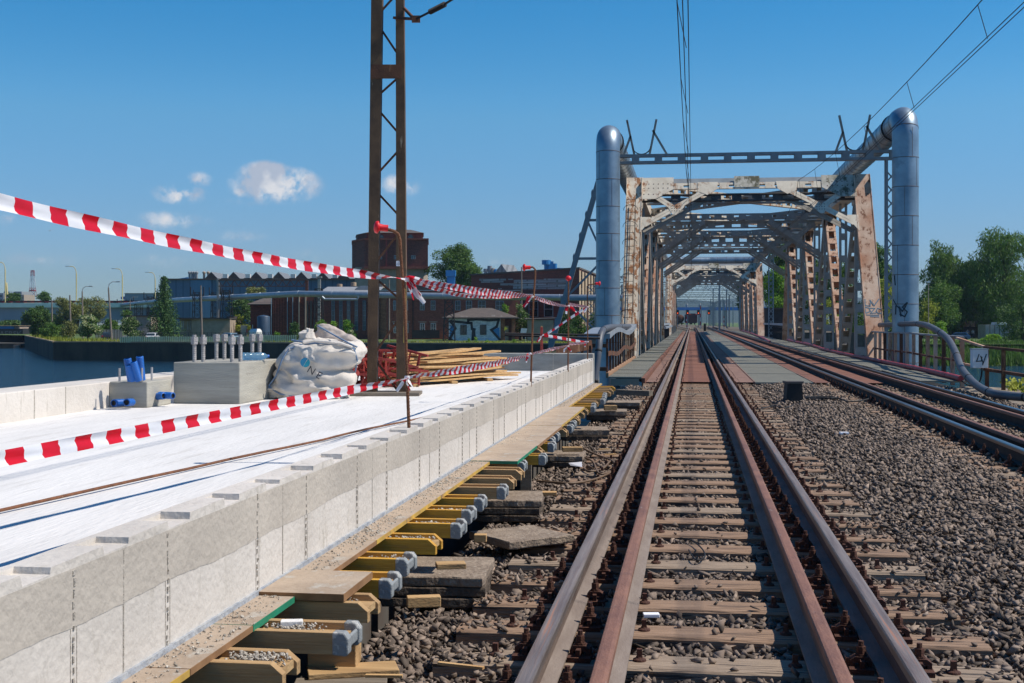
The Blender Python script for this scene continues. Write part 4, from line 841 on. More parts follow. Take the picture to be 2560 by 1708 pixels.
# ------------------------------------------------------------------ big bag
bagd = 15.1; bc = D(795, 995, bagd); bc.z = DZ
bag = thing('bulk_bag', 'slumped white bulk bag with blue seams lying open beside the big plinth', 'bulk bag', bc)
def fold(p):
    u = p.x*5+p.z*9+1.6*math.sin(p.z*6+p.x*3); v = p.x*8-p.z*7+1.4*math.sin(p.x*7); return .05-.075*abs(math.sin(u))**.6*(.5+.5*math.sin(v*.5))-.035*abs(math.sin(v+1))**.7-.02*abs(math.sin(2.3*u-v))**.8+.02*math.sin(p.x*9+p.z*13+1.3*math.sin(p.z*7))*math.sin(p.y*6+p.z*11+p.x*4)+.018*math.sin(p.x*23+p.z*17)+.012*math.sin(p.z*41+p.x*12+2*math.sin(p.x*9))
def bagmesh(prof, nx, name, m, parent, dshift=0, thick=.3, crease=1):
    """cushion between left/right outline rows: (height px, left px, right px, depth thickness)"""
    b = MB(); vs = []; rows_ = []; N = 96
    H = 70
    for i in range(H+1):
        t = i/H*(len(prof)-1); k = min(int(t), len(prof)-2); f = t-k; f = f*f*(3-2*f)*.5+f*.5; a, c = prof[k], prof[k+1]
        py = a[0]+(c[0]-a[0])*(t-k); l = a[1]+(c[1]-a[1])*f; r = a[2]+(c[2]-a[2])*f; th = a[3]+(c[3]-a[3])*f
        mid = D((l+r)/2, py, bagd+dshift); hw = (r-l)/2/3200*bagd
        for j in range(N):
            an = 2*math.pi*j/N; cx, sy = math.cos(an), math.sin(an); e = .72
            p = mid+RV*(hw*math.copysign(abs(cx)**e, cx))+FV*(th*math.copysign(abs(sy)**e, sy))
            q = p-mid; q.z = 0; rel = p-bc; w_ = fold(rel)*crease; p = p+(q.normalized()*w_ if q.length > 1e-4 else Vector())+UZ*(.02*math.sin(rel.x*8+2)*math.sin(i*.4)*crease)
            p.z = max(p.z, DZ+.004); vs.append(p)
    fs = [(i*N+j, i*N+(j+1) % N, (i+1)*N+(j+1) % N, (i+1)*N+j) for i in range(H) for j in range(N)]+[tuple(range(N))[::-1]]
    top = len(vs); cent = sum((vs[H*N+j] for j in range(N)), Vector())/N; vs.append(cent+UZ*.015); fs += [(H*N+j, H*N+(j+1) % N, top) for j in range(N)]
    b.add(vs, fs); o = b.build(name, m, parent, smooth=70)
    tx = bpy.data.textures.new('creases', 'CLOUDS'); tx.noise_scale = .16; tx.noise_depth = 3; dm = o.modifiers.new('dis', 'DISPLACE'); dm.texture = tx; dm.strength = .05*crease; dm.texture_coords = 'LOCAL'; return vs, N
VS, NN = bagmesh([(997, 690, 850, .28), (990, 678, 885, .33), (972, 671, 902, .37), (945, 682, 897, .37), (925, 692, 885, .34), (905, 695, 912, .36), (880, 702, 916, .37), (862, 720, 905, .33), (853, 745, 880, .22), (850, 775, 845, .1)], 0, 'bag_body', 'bag', bag)
bagmesh([(870, 722, 800, .1), (852, 728, 800, .14), (835, 734, 795, .13), (826, 748, 790, .08), (824, 760, 780, .03)], 0, 'bag_flap', 'bag', bag, dshift=.1)
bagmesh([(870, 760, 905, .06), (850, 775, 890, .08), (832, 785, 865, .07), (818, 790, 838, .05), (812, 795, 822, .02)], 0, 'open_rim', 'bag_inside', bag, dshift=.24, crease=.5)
def on_bag(px, py, ds=0):          # front surface of the bag seen at a picture point
    v = FV+RV*((px-1280)/3200)+UZ*((802-py)/3200); best = None
    for p in VS:
        d_ = (p-CAM).dot(FV); e = (p-(CAM+v*d_)).length
        if best is None or e+ .05*d_ < best[0]: best = (e+.05*d_, d_)
    return CAM+v*(best[1]-.03+ds)
for pts in (((725, 872), (760, 860), (800, 858), (850, 860), (885, 872), (893, 900), (888, 930)), ((672, 965), (690, 940), (705, 900), (722, 872)), ((672, 968), (700, 985), (740, 994)), ((729, 850), (760, 856), (800, 858)), ((795, 815), (830, 835), (872, 858), (893, 868))):
    b = MB(); P_ = [on_bag(*p) for p in pts]; b.tube(P_, .011, 6); b.build('bag_seam', 'bag_seam', bag, smooth=70)
b = MB(); P_ = [D(757, 858, bagd-.42), D(785, 852, bagd-.36), D(820, 856, bagd-.4), D(850, 858, bagd-.38), D(880, 868, bagd-.3)]; b.tube(P_, .016, 6); b.build('lifting_strap', 'bag', bag, smooth=70)
# printed mark: two-tone drop and letters, following the slope of the cloth
o_ = on_bag(765, 906); slope = -.55; dx = (RV*math.cos(slope)+UZ*math.sin(slope)); dy = (UZ*math.cos(slope)-RV*math.sin(slope)); up_ = -FV
b = MB()
def disc_half(c, r, a0, a1, m, nm):
    b = MB(); pts = [c]+[c+dx*(r*math.cos(a0+(a1-a0)*i/14))+dy*(r*math.sin(a0+(a1-a0)*i/14)) for i in range(15)]; b.prism(pts, -FV*.004); b.build(nm, m, bag)
disc_half(o_-FV*.055, .055, R(90), R(275), 'print_blue', 'printed_mark'); disc_half(o_-FV*.057+dx*.004, .052, R(-85), R(85), mat('print_teal', (.02, .33, .42)), 'printed_mark')
for i, (ch, m_) in enumerate((('N', 'print_black'), ('E', 'print_black'))):
    o2 = on_bag(768+22*i, 928+14*i)-FV*.07; text_mb(ch, .12, o2, dx*.96, dy, .004).build('printed_letter', m_, bag)
# ------------------------------------------------------------------ riveted truss bridges
XL0, XL1, XR0, XR1 = -2.72, -2.1, 6.64, 7.26
def laced(b, p, q, w, dp, side, step=.95, bat=.34, th=.03, face=True):
    """two flat channels joined by batten plates; side = unit vector across the member"""
    p, q, side = Vector(p), Vector(q), Vector(side).normalized(); n = (q-p).normalized(); dv = n.cross(side).normalized()
    for s in (-1, 1):
        b.obox((p+q)/2+side*(s*(w/2-th/2)), (q-p)/2, side*(th/2), dv*(dp/2))
        for s2 in (-1, 1): b.obox((p+q)/2+side*(s*(w/2-th-.035))+dv*(s2*(dp/2-.008)), (q-p)/2, side*.034, dv*.008)
    L = (q-p).length; k = max(1, int(L/step))
    for i in range(k+1):
        c = p.lerp(q, (i+.5)/(k+1))
        for s2 in (-1, 1): b.obox(c+dv*(s2*(dp/2+.008)), n*(bat/2), side*(w/2-.002), dv*.007)
def truss(Y0, label, group='truss bridges over the river', detail=True):
    H, zb_ = 7.15, .0; tn = [4.7, 17.3, 29.9, 42.5]; bn = [0, 11, 23.6, 36.2, 47.2]
    br = thing('truss_bridge', label, 'bridge', (2.2, Y0, -.5), group)
    Xc = [(XL0+XL1)/2, (XR0+XR1)/2]; w = .56
    ex = Vector((1, 0, 0))
    for si, xc in enumerate(Xc):
        pm = 'old_paint' if si == 0 else 'old_paint_rusty'
        for (b0, t0) in ((bn[0], tn[0]), (bn[-1], tn[-1])):         # end posts: closed box with cover plate
            b = MB(); p, q = Vector((xc, Y0+b0, -.4)), Vector((xc, Y0+t0, H+.15)); b.bar(p, q, w+.06, .5, up=(0, 1, 0))
            n = (q-p).normalized(); dv = n.cross(ex); dv = dv if dv.y < 0 else -dv
            for s in (-1, 1): b.obox((p+q)/2+ex*(s*(w/2+.045))+dv*.2, (q-p)/2, ex*.014, dv*.07)
            o = b.build('end_post', 'old_paint_rusty' if si else 'streaked_paint', br)
        b = MB(); b.bar((xc, Y0+tn[0], H-.1), (xc, Y0+tn[-1], H-.1), w+.04, .5); b.build('top_chord', 'old_paint', br)
        b = MB(); b.bar((xc, Y0, -.65), (xc, Y0+bn[-1], -.65), w, .6); b.build('bottom_chord', 'girder', br)
        for i, ty in enumerate(tn):                                  # posts under the top nodes
            b = MB(); laced(b, (xc, Y0+ty+.02, -.35), (xc, Y0+ty+.02, H-.36), .5, .34, (1, 0, 0), 1.0); b.build('vertical_post', 'grey_and_shade_paint', br)  # shade inside the truss put into the posts as a darker grey
        for i in range(1, 4):
            for ty in (tn[i-1], tn[i]):
                b = MB(); laced(b, (xc, Y0+bn[i], -.35), (xc, Y0+ty, H-.3), .46, .4, (1, 0, 0), .95, .36); b.build('diagonal', 'old_paint_rusty' if ty > bn[i] else 'grey_and_shade_paint', br)  # sunlit lean coloured cream and rust, shaded lean coloured grey
            b = MB(); laced(b, (xc, Y0+bn[i], -.35), (xc, Y0+bn[i], H-.36), .36, .2, (1, 0, 0), 1.1, .3); b.build('hanger', 'grey_and_shade_paint', br)
        for ty in tn:
            for s in (-1, 1):
                b = MB(); x = xc+s*(w/2+.03); b.prism([(x, Y0+ty-.8, H-.4), (x, Y0+ty-.5, H+.1), (x, Y0+ty+.5, H+.1), (x, Y0+ty+.8, H-.4), (x, Y0+ty+.35, H-1.0), (x, Y0+ty-.35, H-1.0)], (s*.014, 0, 0)); b.build('gusset_plate', 'old_paint', br)
    # portal frames at both ends lie in the plane of the end posts, sway frames at the nodes
    def frame(yb, yt, lean, m, nm, deep=True, bracket=False):
        n = Vector((0, yt-yb, H+.4)).normalized() if lean else UZ.copy(); fn = Vector((0, -n.z, n.y)); xa, xb = XL1-.02, XR0+.02; L = xb-xa
        top = Vector((0, Y0+yt, H+.12)) if lean else Vector((0, Y0+yt, H+.05))
        def P(x, h): return Vector((x, top.y, top.z))-n*h + ex*0
        def Q(x, h, o=0): q = P(x, h)+fn*o; q.x = x; return q
        y_out = .22
        b = MB()
        for (h0, h1) in ((.30, .40), (.52, .62)): b.obox(Q((xa+xb)/2, (h0+h1)/2, y_out), ex*(L/2), n*((h1-h0)/2), fn*.02)
        k = 12
        for i in range(k):
            x = xa+.95+(L-1.9)*(i+.0)/(k-1); b.obox(Q(x, .46, y_out+.025), ex*.19, n*.16, fn*.008)
        b.build('portal_beam' if deep else 'sway_beam', m, br)
        b = MB()
        for (h0, h1) in ((.66, .74), (.98, 1.06)): b.obox(Q((xa+xb)/2, (h0+h1)/2, -.05), ex*(L/2), n*((h1-h0)/2), fn*.03)
        for i in range(10):
            x = xa+.6+(L-1.2)*i/9; b.obox(Q(x, .86, -.06), ex*.2, n*.14, fn*.01)
        b.build('lower_beam', 'girder' if deep else m, br)
        if deep:
            b = MB(); b.obox(Q((xa+xb)/2, .13, .06), ex*(L/2), n*.13, fn*.1); b.build('cap_plate', 'steel_blue_grey', br)
            b = MB(); b.obox(Q((xa+xb)/2, .28, y_out+.045), ex*.52, n*.29, fn*.01); b.build('centre_plate', 'mossy_paint', br)
        for s, xe in ((1, xa), (-1, xb)):
            if deep:
                b = MB(); pts = [Q(xe-s*.02, 0, y_out+.05), Q(xe+s*1.35, 0, y_out+.05), Q(xe+s*1.35, .62, y_out+.05), Q(xe+s*.62, 1.12, y_out+.05), Q(xe-s*.02, 1.12, y_out+.05)]
                b.prism(pts, -fn*.02); b.build('corner_gusset', 'old_paint' if s > 0 else 'mossy_paint', br)
                b = MB(); pts = [Q(xe+s*2.35, .28, y_out+.052), Q(xe+s*3.2, .28, y_out+.052), Q(xe+s*3.15, .66, y_out+.052), Q(xe+s*2.75, .95, y_out+.052), Q(xe+s*2.35, .75, y_out+.052)]
                b.prism(pts, -fn*.018); b.build('brace_gusset', 'old_paint', br)
                b = MB(); pts = [Q(xe-s*.02, 2.05, y_out+.04), Q(xe+s*.42, 2.05, y_out+.04), Q(xe+s*.42, 2.2, y_out+.04), Q(xe-s*.02, 2.85, y_out+.04)]; b.prism(pts, -fn*.018); b.build('brace_gusset', 'old_paint', br)
                b = MB(); c = Q(xe+s*1.45, 1.65, y_out+.055); b.prism([c+ex*(s*a)+n*h for a, h in ((-.34, .12), (-.05, .0), (.28, .3), (.36, .1), (.02, -.32), (-.12, -.3))], -fn*.018); b.build('brace_gusset', 'old_paint', br)
                b = MB()
                for j in range(3):
                    for i in range(6): b.lathe(Q(xe+s*(.12+.2*i), .34+.22*j+.1*(j == 2), y_out+.05), [(.026, 0), (.02, .012), (0, .018)], 6, fn)
                    for i in range(4): b.lathe(Q(xe+s*(1.3+.1*i), 1.5+.13*j, y_out+.055), [(.022, 0), (.018, .012), (0, .016)], 6, fn)
                b.build('rivets', 'rust_steel', br)
            b = MB(); w2 = .085
            def strut(x0, h0, x1, h1, o):
                p, q = Q(xe+s*x0, h0, o), Q(xe+s*x1, h1, o); a = (q-p); sd2 = a.normalized().cross(fn)
                for k2 in (-1, 1): b.obox((p+q)/2+sd2*(k2*.065), a/2, sd2*.058, fn*.012)
            strut(.15, 2.45, 2.75, .7, y_out+.03); strut(.55, .9, 1.45, 1.66, y_out+.005); b.build('knee_brace', m if not deep else 'old_paint', br)
            b = MB(); strut(.15, 2.6, 2.95, .75, -.12); b.build('knee_brace', 'grey_and_shade_paint', br)
        if bracket:
            b = MB()
            for x in (.1, 1.1, 2.5, 4.9, 5.9): b.obox(Q(x, .62, y_out+.09), ex*.26, n*.03, fn*.09)
            b.obox(Q((xa+xb)/2-1, .78, y_out+.1), ex*2.8, n*.02, fn*.1); b.build('walkway_bracket', 'old_paint', br)
    frame(bn[0], tn[0], True, 'old_paint', 'portal')
    for i, ty in enumerate(tn[1:-1]): frame(ty, ty, False, 'grey_and_shade_paint', 'sway', False)
    frame(tn[-1]-.5, tn[-1], False, 'grey_and_shade_paint', 'far', False, True)
    for i in range(3):                                               # crossed laterals between the top chords
        for (xa_, xb_) in ((XL1, XR0), (XR0, XL1)):
            b = MB(); laced(b, (xa_, Y0+tn[i]+.3, H-.1), (xb_, Y0+tn[i+1]-.3, H-.1+(.05 if xa_ < 0 else -.05)), .34, .26, (0, 0, 1), .9, .3, .02); b.build('top_lateral', 'old_paint' if xa_ < 0 else 'grey_and_shade_paint', br)
        b = MB(); laced(b, (XL1, Y0+(tn[i]+tn[i+1])/2, H-.15), (XR0, Y0+(tn[i]+tn[i+1])/2, H-.15), .32, .24, (0, 0, 1), .9, .3, .02); b.build('top_strut', 'grey_and_shade_paint', br)
    # ladder on the left end post
    b = MB(); n = Vector((0, tn[0], H+.55)).normalized(); fn = Vector((0, -n.z, n.y))
    for s in (-.62, -.26): p = Vector((XL0+.42+s+.22, Y0, -.2))+fn*.33; b.bar(p, p+n*7.6, .025, .025)
    for i in range(22): p = Vector((XL0+.02, Y0, .15))+n*(.34*i)+fn*.33; b.bar(p, p+ex*.36, .018, .018)
    for i in range(7):
        z0 = 1.9+.85*i; c = Vector((XL0+.2, Y0, -.2))+n*z0+fn*.33; pts = [c+ex*(-.3*math.cos(a))+fn*(.42*math.sin(a)) for a in [math.pi*j/8 for j in range(9)]]; b.tube(pts, .01, 5)
    for k2 in (2, 4, 6):
        a = math.pi*k2/8; p = Vector((XL0+.2, Y0, -.2))+ex*(-.3*math.cos(a))+fn*(.42*math.sin(a)); b.bar(p+n*1.9, p+n*7.0, .012, .012)
    b.build('caged_ladder', 'lattice_dark', br)
    return br
def floor(parent, y0, y1, seg=1.6, gird=True):
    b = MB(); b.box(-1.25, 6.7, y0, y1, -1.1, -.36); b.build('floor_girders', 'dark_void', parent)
    strips = [('tread_plate', 'rust_plate_pale', -1.12, -.83, -.155), ('slot_plate', 'slot_plate', -.25, .47, -.15), ('tread_plate', 'rust_plate_pale', 1.02, 1.5, -.15), ('tread_plate', 'rust_plate', 2.95, 3.33, -.15), ('slot_plate', 'slot_plate', 3.88, 4.58, -.15), ('tread_plate', 'rust_plate', 5.12, 5.3, -.15)]
    for nm, m, x0, x1, z in strips:
        b = MB(); y = y0
        while y < y1-.1: e = random.uniform(0, .006); b.box(x0, x1, y+.008, min(y+seg, y1)-.008, z-.012+e, z+e); y += seg
        b.build(nm, m, parent)
    b = MB(); y = y0
    while y < y1-.1: e = random.uniform(0, .012); b.box(1.53, 2.92, y+.012, min(y+seg*1.6, y1)-.012, -.19+e, -.15+e); y += seg*1.6
    b.build('middle_grating', 'grating', parent); b = MB(); b.box(1.5, 1.53, y0, y1, -.2, -.13); b.box(2.92, 2.95, y0, y1, -.2, -.13); b.build('grating_edge', 'rust_plate_pale', parent)
    b = MB(); y = y0
    while y < y1-.1: e = random.uniform(0, .04); b.box(-2.06, -1.24, y+.015, min(y+2.1, y1)-.015, -.08+e, -.045+e); b.box(-2.0, -1.3, y+.012, y+.05, -.25, -.0805); y += 2.1
    b.build('left_walkway_grating', 'grating', parent); b = MB(); b.box(-1.235, -1.15, y0, y1, -.3, -.06); b.build('walkway_edge', 'rust_plate', parent)
    b = MB(); y = y0
    while y < y1-.1: e = random.uniform(0, .02); b.box(5.42, 6.55, y+.015, min(y+2.1, y1)-.015, -.12+e, -.085+e); y += 2.1
    b.build('right_walkway_grating', 'grating', parent)
ap = thing('approach_span', 'steel approach span with rusty tread plates and gratings before the truss bridge', 'bridge', (2.2, 32, -.5)); floor(ap, 31.8, 49.6)
b = MB(); b.box(-3.2, 9.0, 31.91, 33.4, -6, -1.15); b.box(-3.4, 9.0, 47.8, 49.2, -6, -1.15); b.build('pier', 'concrete_grey', ap)
tb1 = truss(50, 'nearer riveted truss bridge with cream flaking paint and rust'); floor(tb1, 49.8, 97.4)
b = MB(); b.box(-3.4, 8, 96.2, 98.6, -6, -1.15); b.build('pier', 'concrete_grey', tb1)
ap2 = thing('approach_span', 'low steel span between the two truss bridges', 'bridge', (2.2, 98, -.5)); floor(ap2, 97.6, 131.4, 3)
tb2 = truss(132, 'farther truss bridge seen through the nearer one'); floor(tb2, 131.6, 180, 4)
for br_, (t1, t2, y_) in ((tb1, ('LV', 'DZC', 50)), ):       # sprayed letters on the right end post, along its sloping face
    n = Vector((0, 4.7, 7.7)).normalized(); fn = Vector((0, -n.z, n.y)); base = Vector((XR0, 50, -.4))+fn*.253
    def G(x, h): return base+ex_*x+n*h
    ex_ = Vector((1, 0, 0))
    for pts in ([(.03, 2.35), (.02, 1.98), (.2, 1.93), (.24, 2.2)], [(.22, 2.3), (.36, 1.95), (.56, 2.36)], [(.0, 1.88), (.02, 1.5), (.2, 1.62), (.16, 1.82), (.0, 1.88)], [(.2, 1.8), (.38, 1.8), (.2, 1.5), (.4, 1.52)], [(.6, 1.75), (.48, 1.8), (.42, 1.62), (.5, 1.47), (.62, 1.52)], [(.04, 1.4), (.5, 1.38)], [(.2, 1.3), (.5, 1.28)]):
        b = MB(); b.stroke([G(x, (h-1.28)*.75+2.08) for x, h in pts], .04, fn, .005); b.build('sprayed_letter', 'graffiti_blue', tb1)
# ------------------------------------------------------------------ heating pipes
def pipe(name, pts, r, label, m='galvanised', seams=1.02, cat='pipe', elbow=True, group=None, collar=None, mats=None):
    t = thing(name, label, cat, pts[0], group); pts = [Vector(p) for p in pts]; path = [pts[0]]
    for i in range(1, len(pts)-1):
        a, c, e = pts[i-1], pts[i], pts[i+1]; rr = r*1.5; u, v = (a-c).normalized(), (e-c).normalized()
        if u.angle(v) > 2.9: path.append(c); continue
        for k in range(7): f = k/6; path.append((c+u*rr)*(1-f)**2+c*2*f*(1-f)+(c+v*rr)*f*f)
    path.append(pts[-1]); b = MB(); b.tube(path, r, 28); L = 0; nxt = seams
    for p, q in zip(path, path[1:]):
        l = (q-p).length
        while nxt < L+l:
            c = p.lerp(q, (nxt-L)/l)
            b.lathe(c-(q-p).normalized()*.012, [(r, 0), (r+.009, .004), (r+.009, .02), (r, .024)], 28, q-p, 1)
            an = random.choice((-.35, .25, .7, -.9))
            dd_ = (q-p).normalized()
            rad = (-FV*math.cos(an)+RV*math.sin(an))
            rad = (rad-dd_*rad.dot(dd_));
            if rad.length > .3 and (q-p).length > 2: rad.normalize(); b.obox(c+rad*(r+.001)+dd_*(seams/2), dd_*(seams/2), dd_.cross(rad)*.006, rad*.003, 1)
            nxt += seams
        L += l
    b.build('sheathing', [m, 'pipe_seam'], t, smooth=50); return t
PL = Vector((-3.13, 48.2, -1.5)); PR_ = Vector((7.38, 46.2, -5.2)); ZP = 8.35
r_ = .45
pl_ = pipe('heating_pipe', [PL, Vector((PL.x, PL.y, ZP)), Vector((PL.x, 150, ZP)), Vector((2, 151, ZP))], r_, 'thick metal-clad heating pipe rising left of the bridge portal and running over it')
pr_ = pipe('heating_pipe', [PR_, Vector((PR_.x, PR_.y, ZP+.12)), Vector((7.38, 151, ZP)), Vector((2.02, 151, ZP))], r_, 'thick metal-clad heating pipe rising right of the bridge portal, with a black sprayed tag')
for t, p in ((pl_, Vector((PL.x, PL.y+1.9, ZP))), (pr_, Vector((PR_.x, PR_.y+2.3, ZP+.1)))):
    b = MB(); b.lathe(p, [(r_, 0), (r_+.05, .01), (r_+.05, .09), (r_, .1)], 28, (0, 1, 0)); b.build('black_collar', 'black', t)
# tags on the pipes
for pts in ([(2233, 750), (2242, 765), (2256, 778), (2262, 770), (2268, 757)], [(2240, 765), (2239, 785)], [(2248, 768), (2252, 790)], [(2266, 758), (2256, 768), (2268, 780), (2262, 792), (2250, 786)], [(2236, 690), (2238, 712)]):
    P_ = []
    for px, py in pts:
        dd = (PR_-CAM).dot(FV); ux = uu(px, dd)-(PR_-CAM).dot(RV); P_.append(D(px, py, dd-math.sqrt(max(0, r_*r_-ux*ux))-.004))
    b = MB(); b.stroke(P_, .045, -FV, .004); b.build('sprayed_tag', 'graffiti_dark', pr_)
for pts in ([(1548, 673), (1560, 672), (1552, 690), (1560, 700)], [(1556, 690), (1549, 712)], [(1560, 715), (1547, 742)], [(1552, 735), (1556, 748), (1550, 765)], [(1555, 775), (1554, 800)]):
    P_ = []
    for px, py in pts:
        dd = (PL-CAM).dot(FV); ux = uu(px-8, dd)-(PL-CAM).dot(RV); P_.append(D(px-8, py, dd-math.sqrt(max(0, r_*r_-ux*ux))-.004))
    b = MB(); b.stroke(P_, .03, -FV, .004); b.build('sprayed_tag', 'graffiti_dark', pl_)
# pipe gantries: beam of two angles with battens, V shaped pipe saddles, A-frame or lattice leg
def gantry(Y, label, xl, xr, zbm=7.45, sad=(-1.65, 5.75)):
    t = thing('pipe_gantry', label, 'gantry', ((xl+xr)/2, Y, zbm)); ex = Vector((1, 0, 0))
    b = MB(); L = xr-xl
    for z in (zbm+.05, zbm+.31): b.obox(((xl+xr)/2, Y, z), ex*(L/2), (0, .13, 0), (0, 0, .055))
    k = int(L/.85)
    for i in range(k+1): x = xl+.3+(L-.6)*i/k; b.obox((x, Y-.14, zbm+.18), ex*.14, (0, .01, 0), (0, 0, .17)); b.obox((x, Y+.14, zbm+.18), ex*.14, (0, .01, 0), (0, 0, .17))
    b.build('gantry_beam', 'steel_blue_grey', t)
    for xc in sad:
        b = MB(); s1 = ((-.68, 0, -.42, .72), (-.28, 0, -.56, 1.33), (.95, 0, .42, .92), (.3, 0, .56, 1.33))
        for (xa, za, xb, zb_) in s1: b.bar((xc+xa, Y, zbm+.36+za), (xc+xb, Y, zbm+.36+zb_), .08, .08, up=(0, 1, 0))
        b.build('saddle_frame', 'grey_and_shade_paint', t); b = MB(); pts = [Vector((xc+.33*math.cos(a), Y, zbm+.36+.3+.29*math.sin(a))) for a in [math.pi+math.pi*i/10 for i in range(11)]]
        for p, q in zip(pts, pts[1:]): b.bar(p, q, .2, .02, up=(0, 0, 1))
        b.build('saddle_cradle', 'lattice_dark', t)
    def lat(xc, w, nm='lattice_leg'):
        b = MB()
        for s in (-1, 1):
            for s2 in (-1, 1): b.bar((xc+s*w, Y+s2*.2, -1.2), (xc+s*w, Y+s2*.2, zbm), .07, .07, up=(0, 1, 0))
        z = -1
        while z < zbm-.5: b.bar((xc-w, Y-.21, z), (xc+w, Y-.21, z+.5), .05, .012, up=(0, 1, 0)); b.bar((xc-w, Y+.21, z+.5), (xc+w, Y+.21, z), .05, .012, up=(0, 1, 0)); z += .5
        b.build(nm, 'steel_blue_grey', t)
    lat(xr-.36 if Y < 60 else xr-.22, .2); return t, lat
g1, lat = gantry(49.0, 'near pipe gantry across the tracks in front of the portal', -3.3, 7.7, 7.33, (-1.9, 6.0))
def aframe(t, Y, xtop, d0):
    b = MB(); yb = Y+1.4
    top = Vector((xtop+.1, yb, 6.9)); bot = Vector((xtop-2.35, yb, -1.6)); vt, vb = Vector((xtop+.35, yb, 7.4)), Vector((xtop+.35, yb, -1.6))
    b.bar(top, bot, .2, .2, up=(0, 1, 0)); b.build('raking_leg', 'steel_blue_grey', t)
    b = MB(); b.bar(vt, vb, .2, .2, up=(0, 1, 0)); b.build('upright_leg', 'steel_blue_grey', t)
    fs = [.18, .36, .55, .74, .9]; prev = None
    for i, f in enumerate(fs):
        p = top.lerp(bot, f); q = Vector((vt.x, yb, p.z)); b = MB(); b.bar(p, q, .1, .1, up=(0, 1, 0)); b.build('tie', 'steel_blue_grey', t)
        if prev: b = MB(); b.bar(prev[0] if i % 2 else prev[1], q if i % 2 else p, .08, .08, up=(0, 1, 0)); b.build('brace', 'steel_blue_grey', t)
        prev = (p, q)
    b = MB()
    for i in range(9): p = top.lerp(bot, .05+.1*i); b.obox(p-Vector((.13, 0, 0)), (.025, 0, .06), (0, .1, 0), (0, 0, .07))
    b.build('step_plates', 'steel_blue_grey', t)
aframe(g1, 49.6, -3.8, 0)
g2, lat2 = gantry(118, 'second pipe gantry seen through the first truss bridge', -3.4, 7.3, 7.5); lat2(-3.2, .2)
# ------------------------------------------------------------------ railings, hoses
rl = thing('railing', 'left rusty railing with a grey cover sheet before the bridge', 'railing', (-2.2, 33, -.1)); rxp = -2.16
ytop = lambda y: 1.02+.1*math.sin((y-33)*.45)+ (.02*(y-33))*.4
for i in range(13):
    y = 32.9+i*1.27; b = MB(); b.bar((rxp, y, -.1), (rxp, y, ytop(y)), .05, .05, up=(0, 1, 0)); b.build('baluster', 'rust_steel', rl)
b = MB(); yy = [32.8+.5*i for i in range(33)]
for a, c in zip(yy, yy[1:]): b.bar((rxp+.03, a, .46+.05*math.sin(a*.8)), (rxp+.03, c, .46+.05*math.sin(c*.8)), .02, .12)
b.build('mid_rail', 'rust_steel', rl)
b = MB()
for a, c in zip(yy, yy[1:]):
    za, zc = ytop(a)+.02, ytop(c)+.02; x0, x1 = -2.75, rxp+.08
    b.add([(x0, a, za), (x1, a, za), (x1, c, zc), (x0, c, zc), (x0, a, za-.012), (x1, a, za-.012), (x1, c, zc-.012), (x0, c, zc-.012), (x1+.003, a, za-.13), (x1+.003, c, zc-.13)], [(0, 1, 2, 3), (7, 6, 5, 4), (1, 8, 9, 2)])
b.prism([(-2.75, 32.8, ytop(32.8)+.02), (rxp+.08, 32.8, ytop(32.8)+.02), (rxp+.08, 32.8, ytop(32.8)-.11), (-2.75, 32.8, ytop(32.8)-.11)], (0, -.004, 0))
b.build('cover_sheet', 'alu', rl)
b = MB(); b.box(rxp-.02, rxp+.05, 32.7, 48.8, -.1, .03); b.build('kerb_board', 'kerb_plank', rl)
b = MB(); b.box(-2.95, -2.4, 33.2, 33.45, -2, 1.0); b.build('support_post', 'steel_blue_grey', rl)
b = MB(); b.bar((-2.6, 32.85, .72), (-2.15, 32.85, .72), .08, .1); b.bar((-2.8, 32.85, .12), (-2.15, 32.85, .12), .08, .1); b.build('wood_tie', 'rust_steel', rl)
def hose(pts, r, m, name, label, cat, rings=None):
    pts = [Vector(p) for p in pts]; out = []
    for i in range(len(pts)-1):
        p0_, p1_, p2_, p3_ = pts[max(i-1, 0)], pts[i], pts[i+1], pts[min(i+2, len(pts)-1)]
        for k in range(8):
            t = k/8; out.append(.5*((2*p1_)+(p2_-p0_)*t+(2*p0_-5*p1_+4*p2_-p3_)*t*t+(3*p1_-p0_-3*p2_+p3_)*t**3))
    out.append(pts[-1]); t = thing(name, label, cat, pts[0]); b = MB(); b.tube(out, r, 16)
    for k in range(0, len(out)-1, rings or 14): b.lathe(out[k], [(r, 0), (r+.008, .01), (r+.008, .05), (r, .06)], 16, out[k+1]-out[k], 1)
    b.build('hose_body', [m, m if m == 'red_hose' else 'black'], t, smooth=60); return t
hose([D(1487, 956, 31.5), D(1491, 920, 31.6), D(1496, 880, 31.7), D(1500, 845, 31.9), D(1508, 826, 32.4), D(1525, 819, 34), D(1550, 817, 40), D(1574, 817, 47)], .085, 'grey_hose', 'plastic_drain_pipe', 'thick grey plastic pipe climbing onto the left railing', 'drain pipe', 16)
hose([D(2200, 813, 49), D(2265, 810, 43), D(2305, 811, 38), D(2335, 822, 35), D(2368, 846, 33), D(2388, 880, 31.5), D(2402, 918, 30), D(2422, 945, 28.5), D(2448, 968, 27), D(2482, 984, 25.5), D(2520, 990, 25), D(2600, 996, 24)], .085, 'grey_hose', 'plastic_drain_pipe', 'thick grey plastic pipe draped over the right railing down to the ground', 'drain pipe', 14)
RH = [Z(x, y, -.02) for x, y in ((1968, 850), (1990, 855), (2025, 862), (2060, 873.6), (2110, 885), (2165, 896), (2235, 910), (2305, 924), (2375, 940), (2402, 947))]
hose(RH, .07, 'red_hose', 'red_hose', 'flattened dark red hose lying along the right walkway', 'hose', 9)
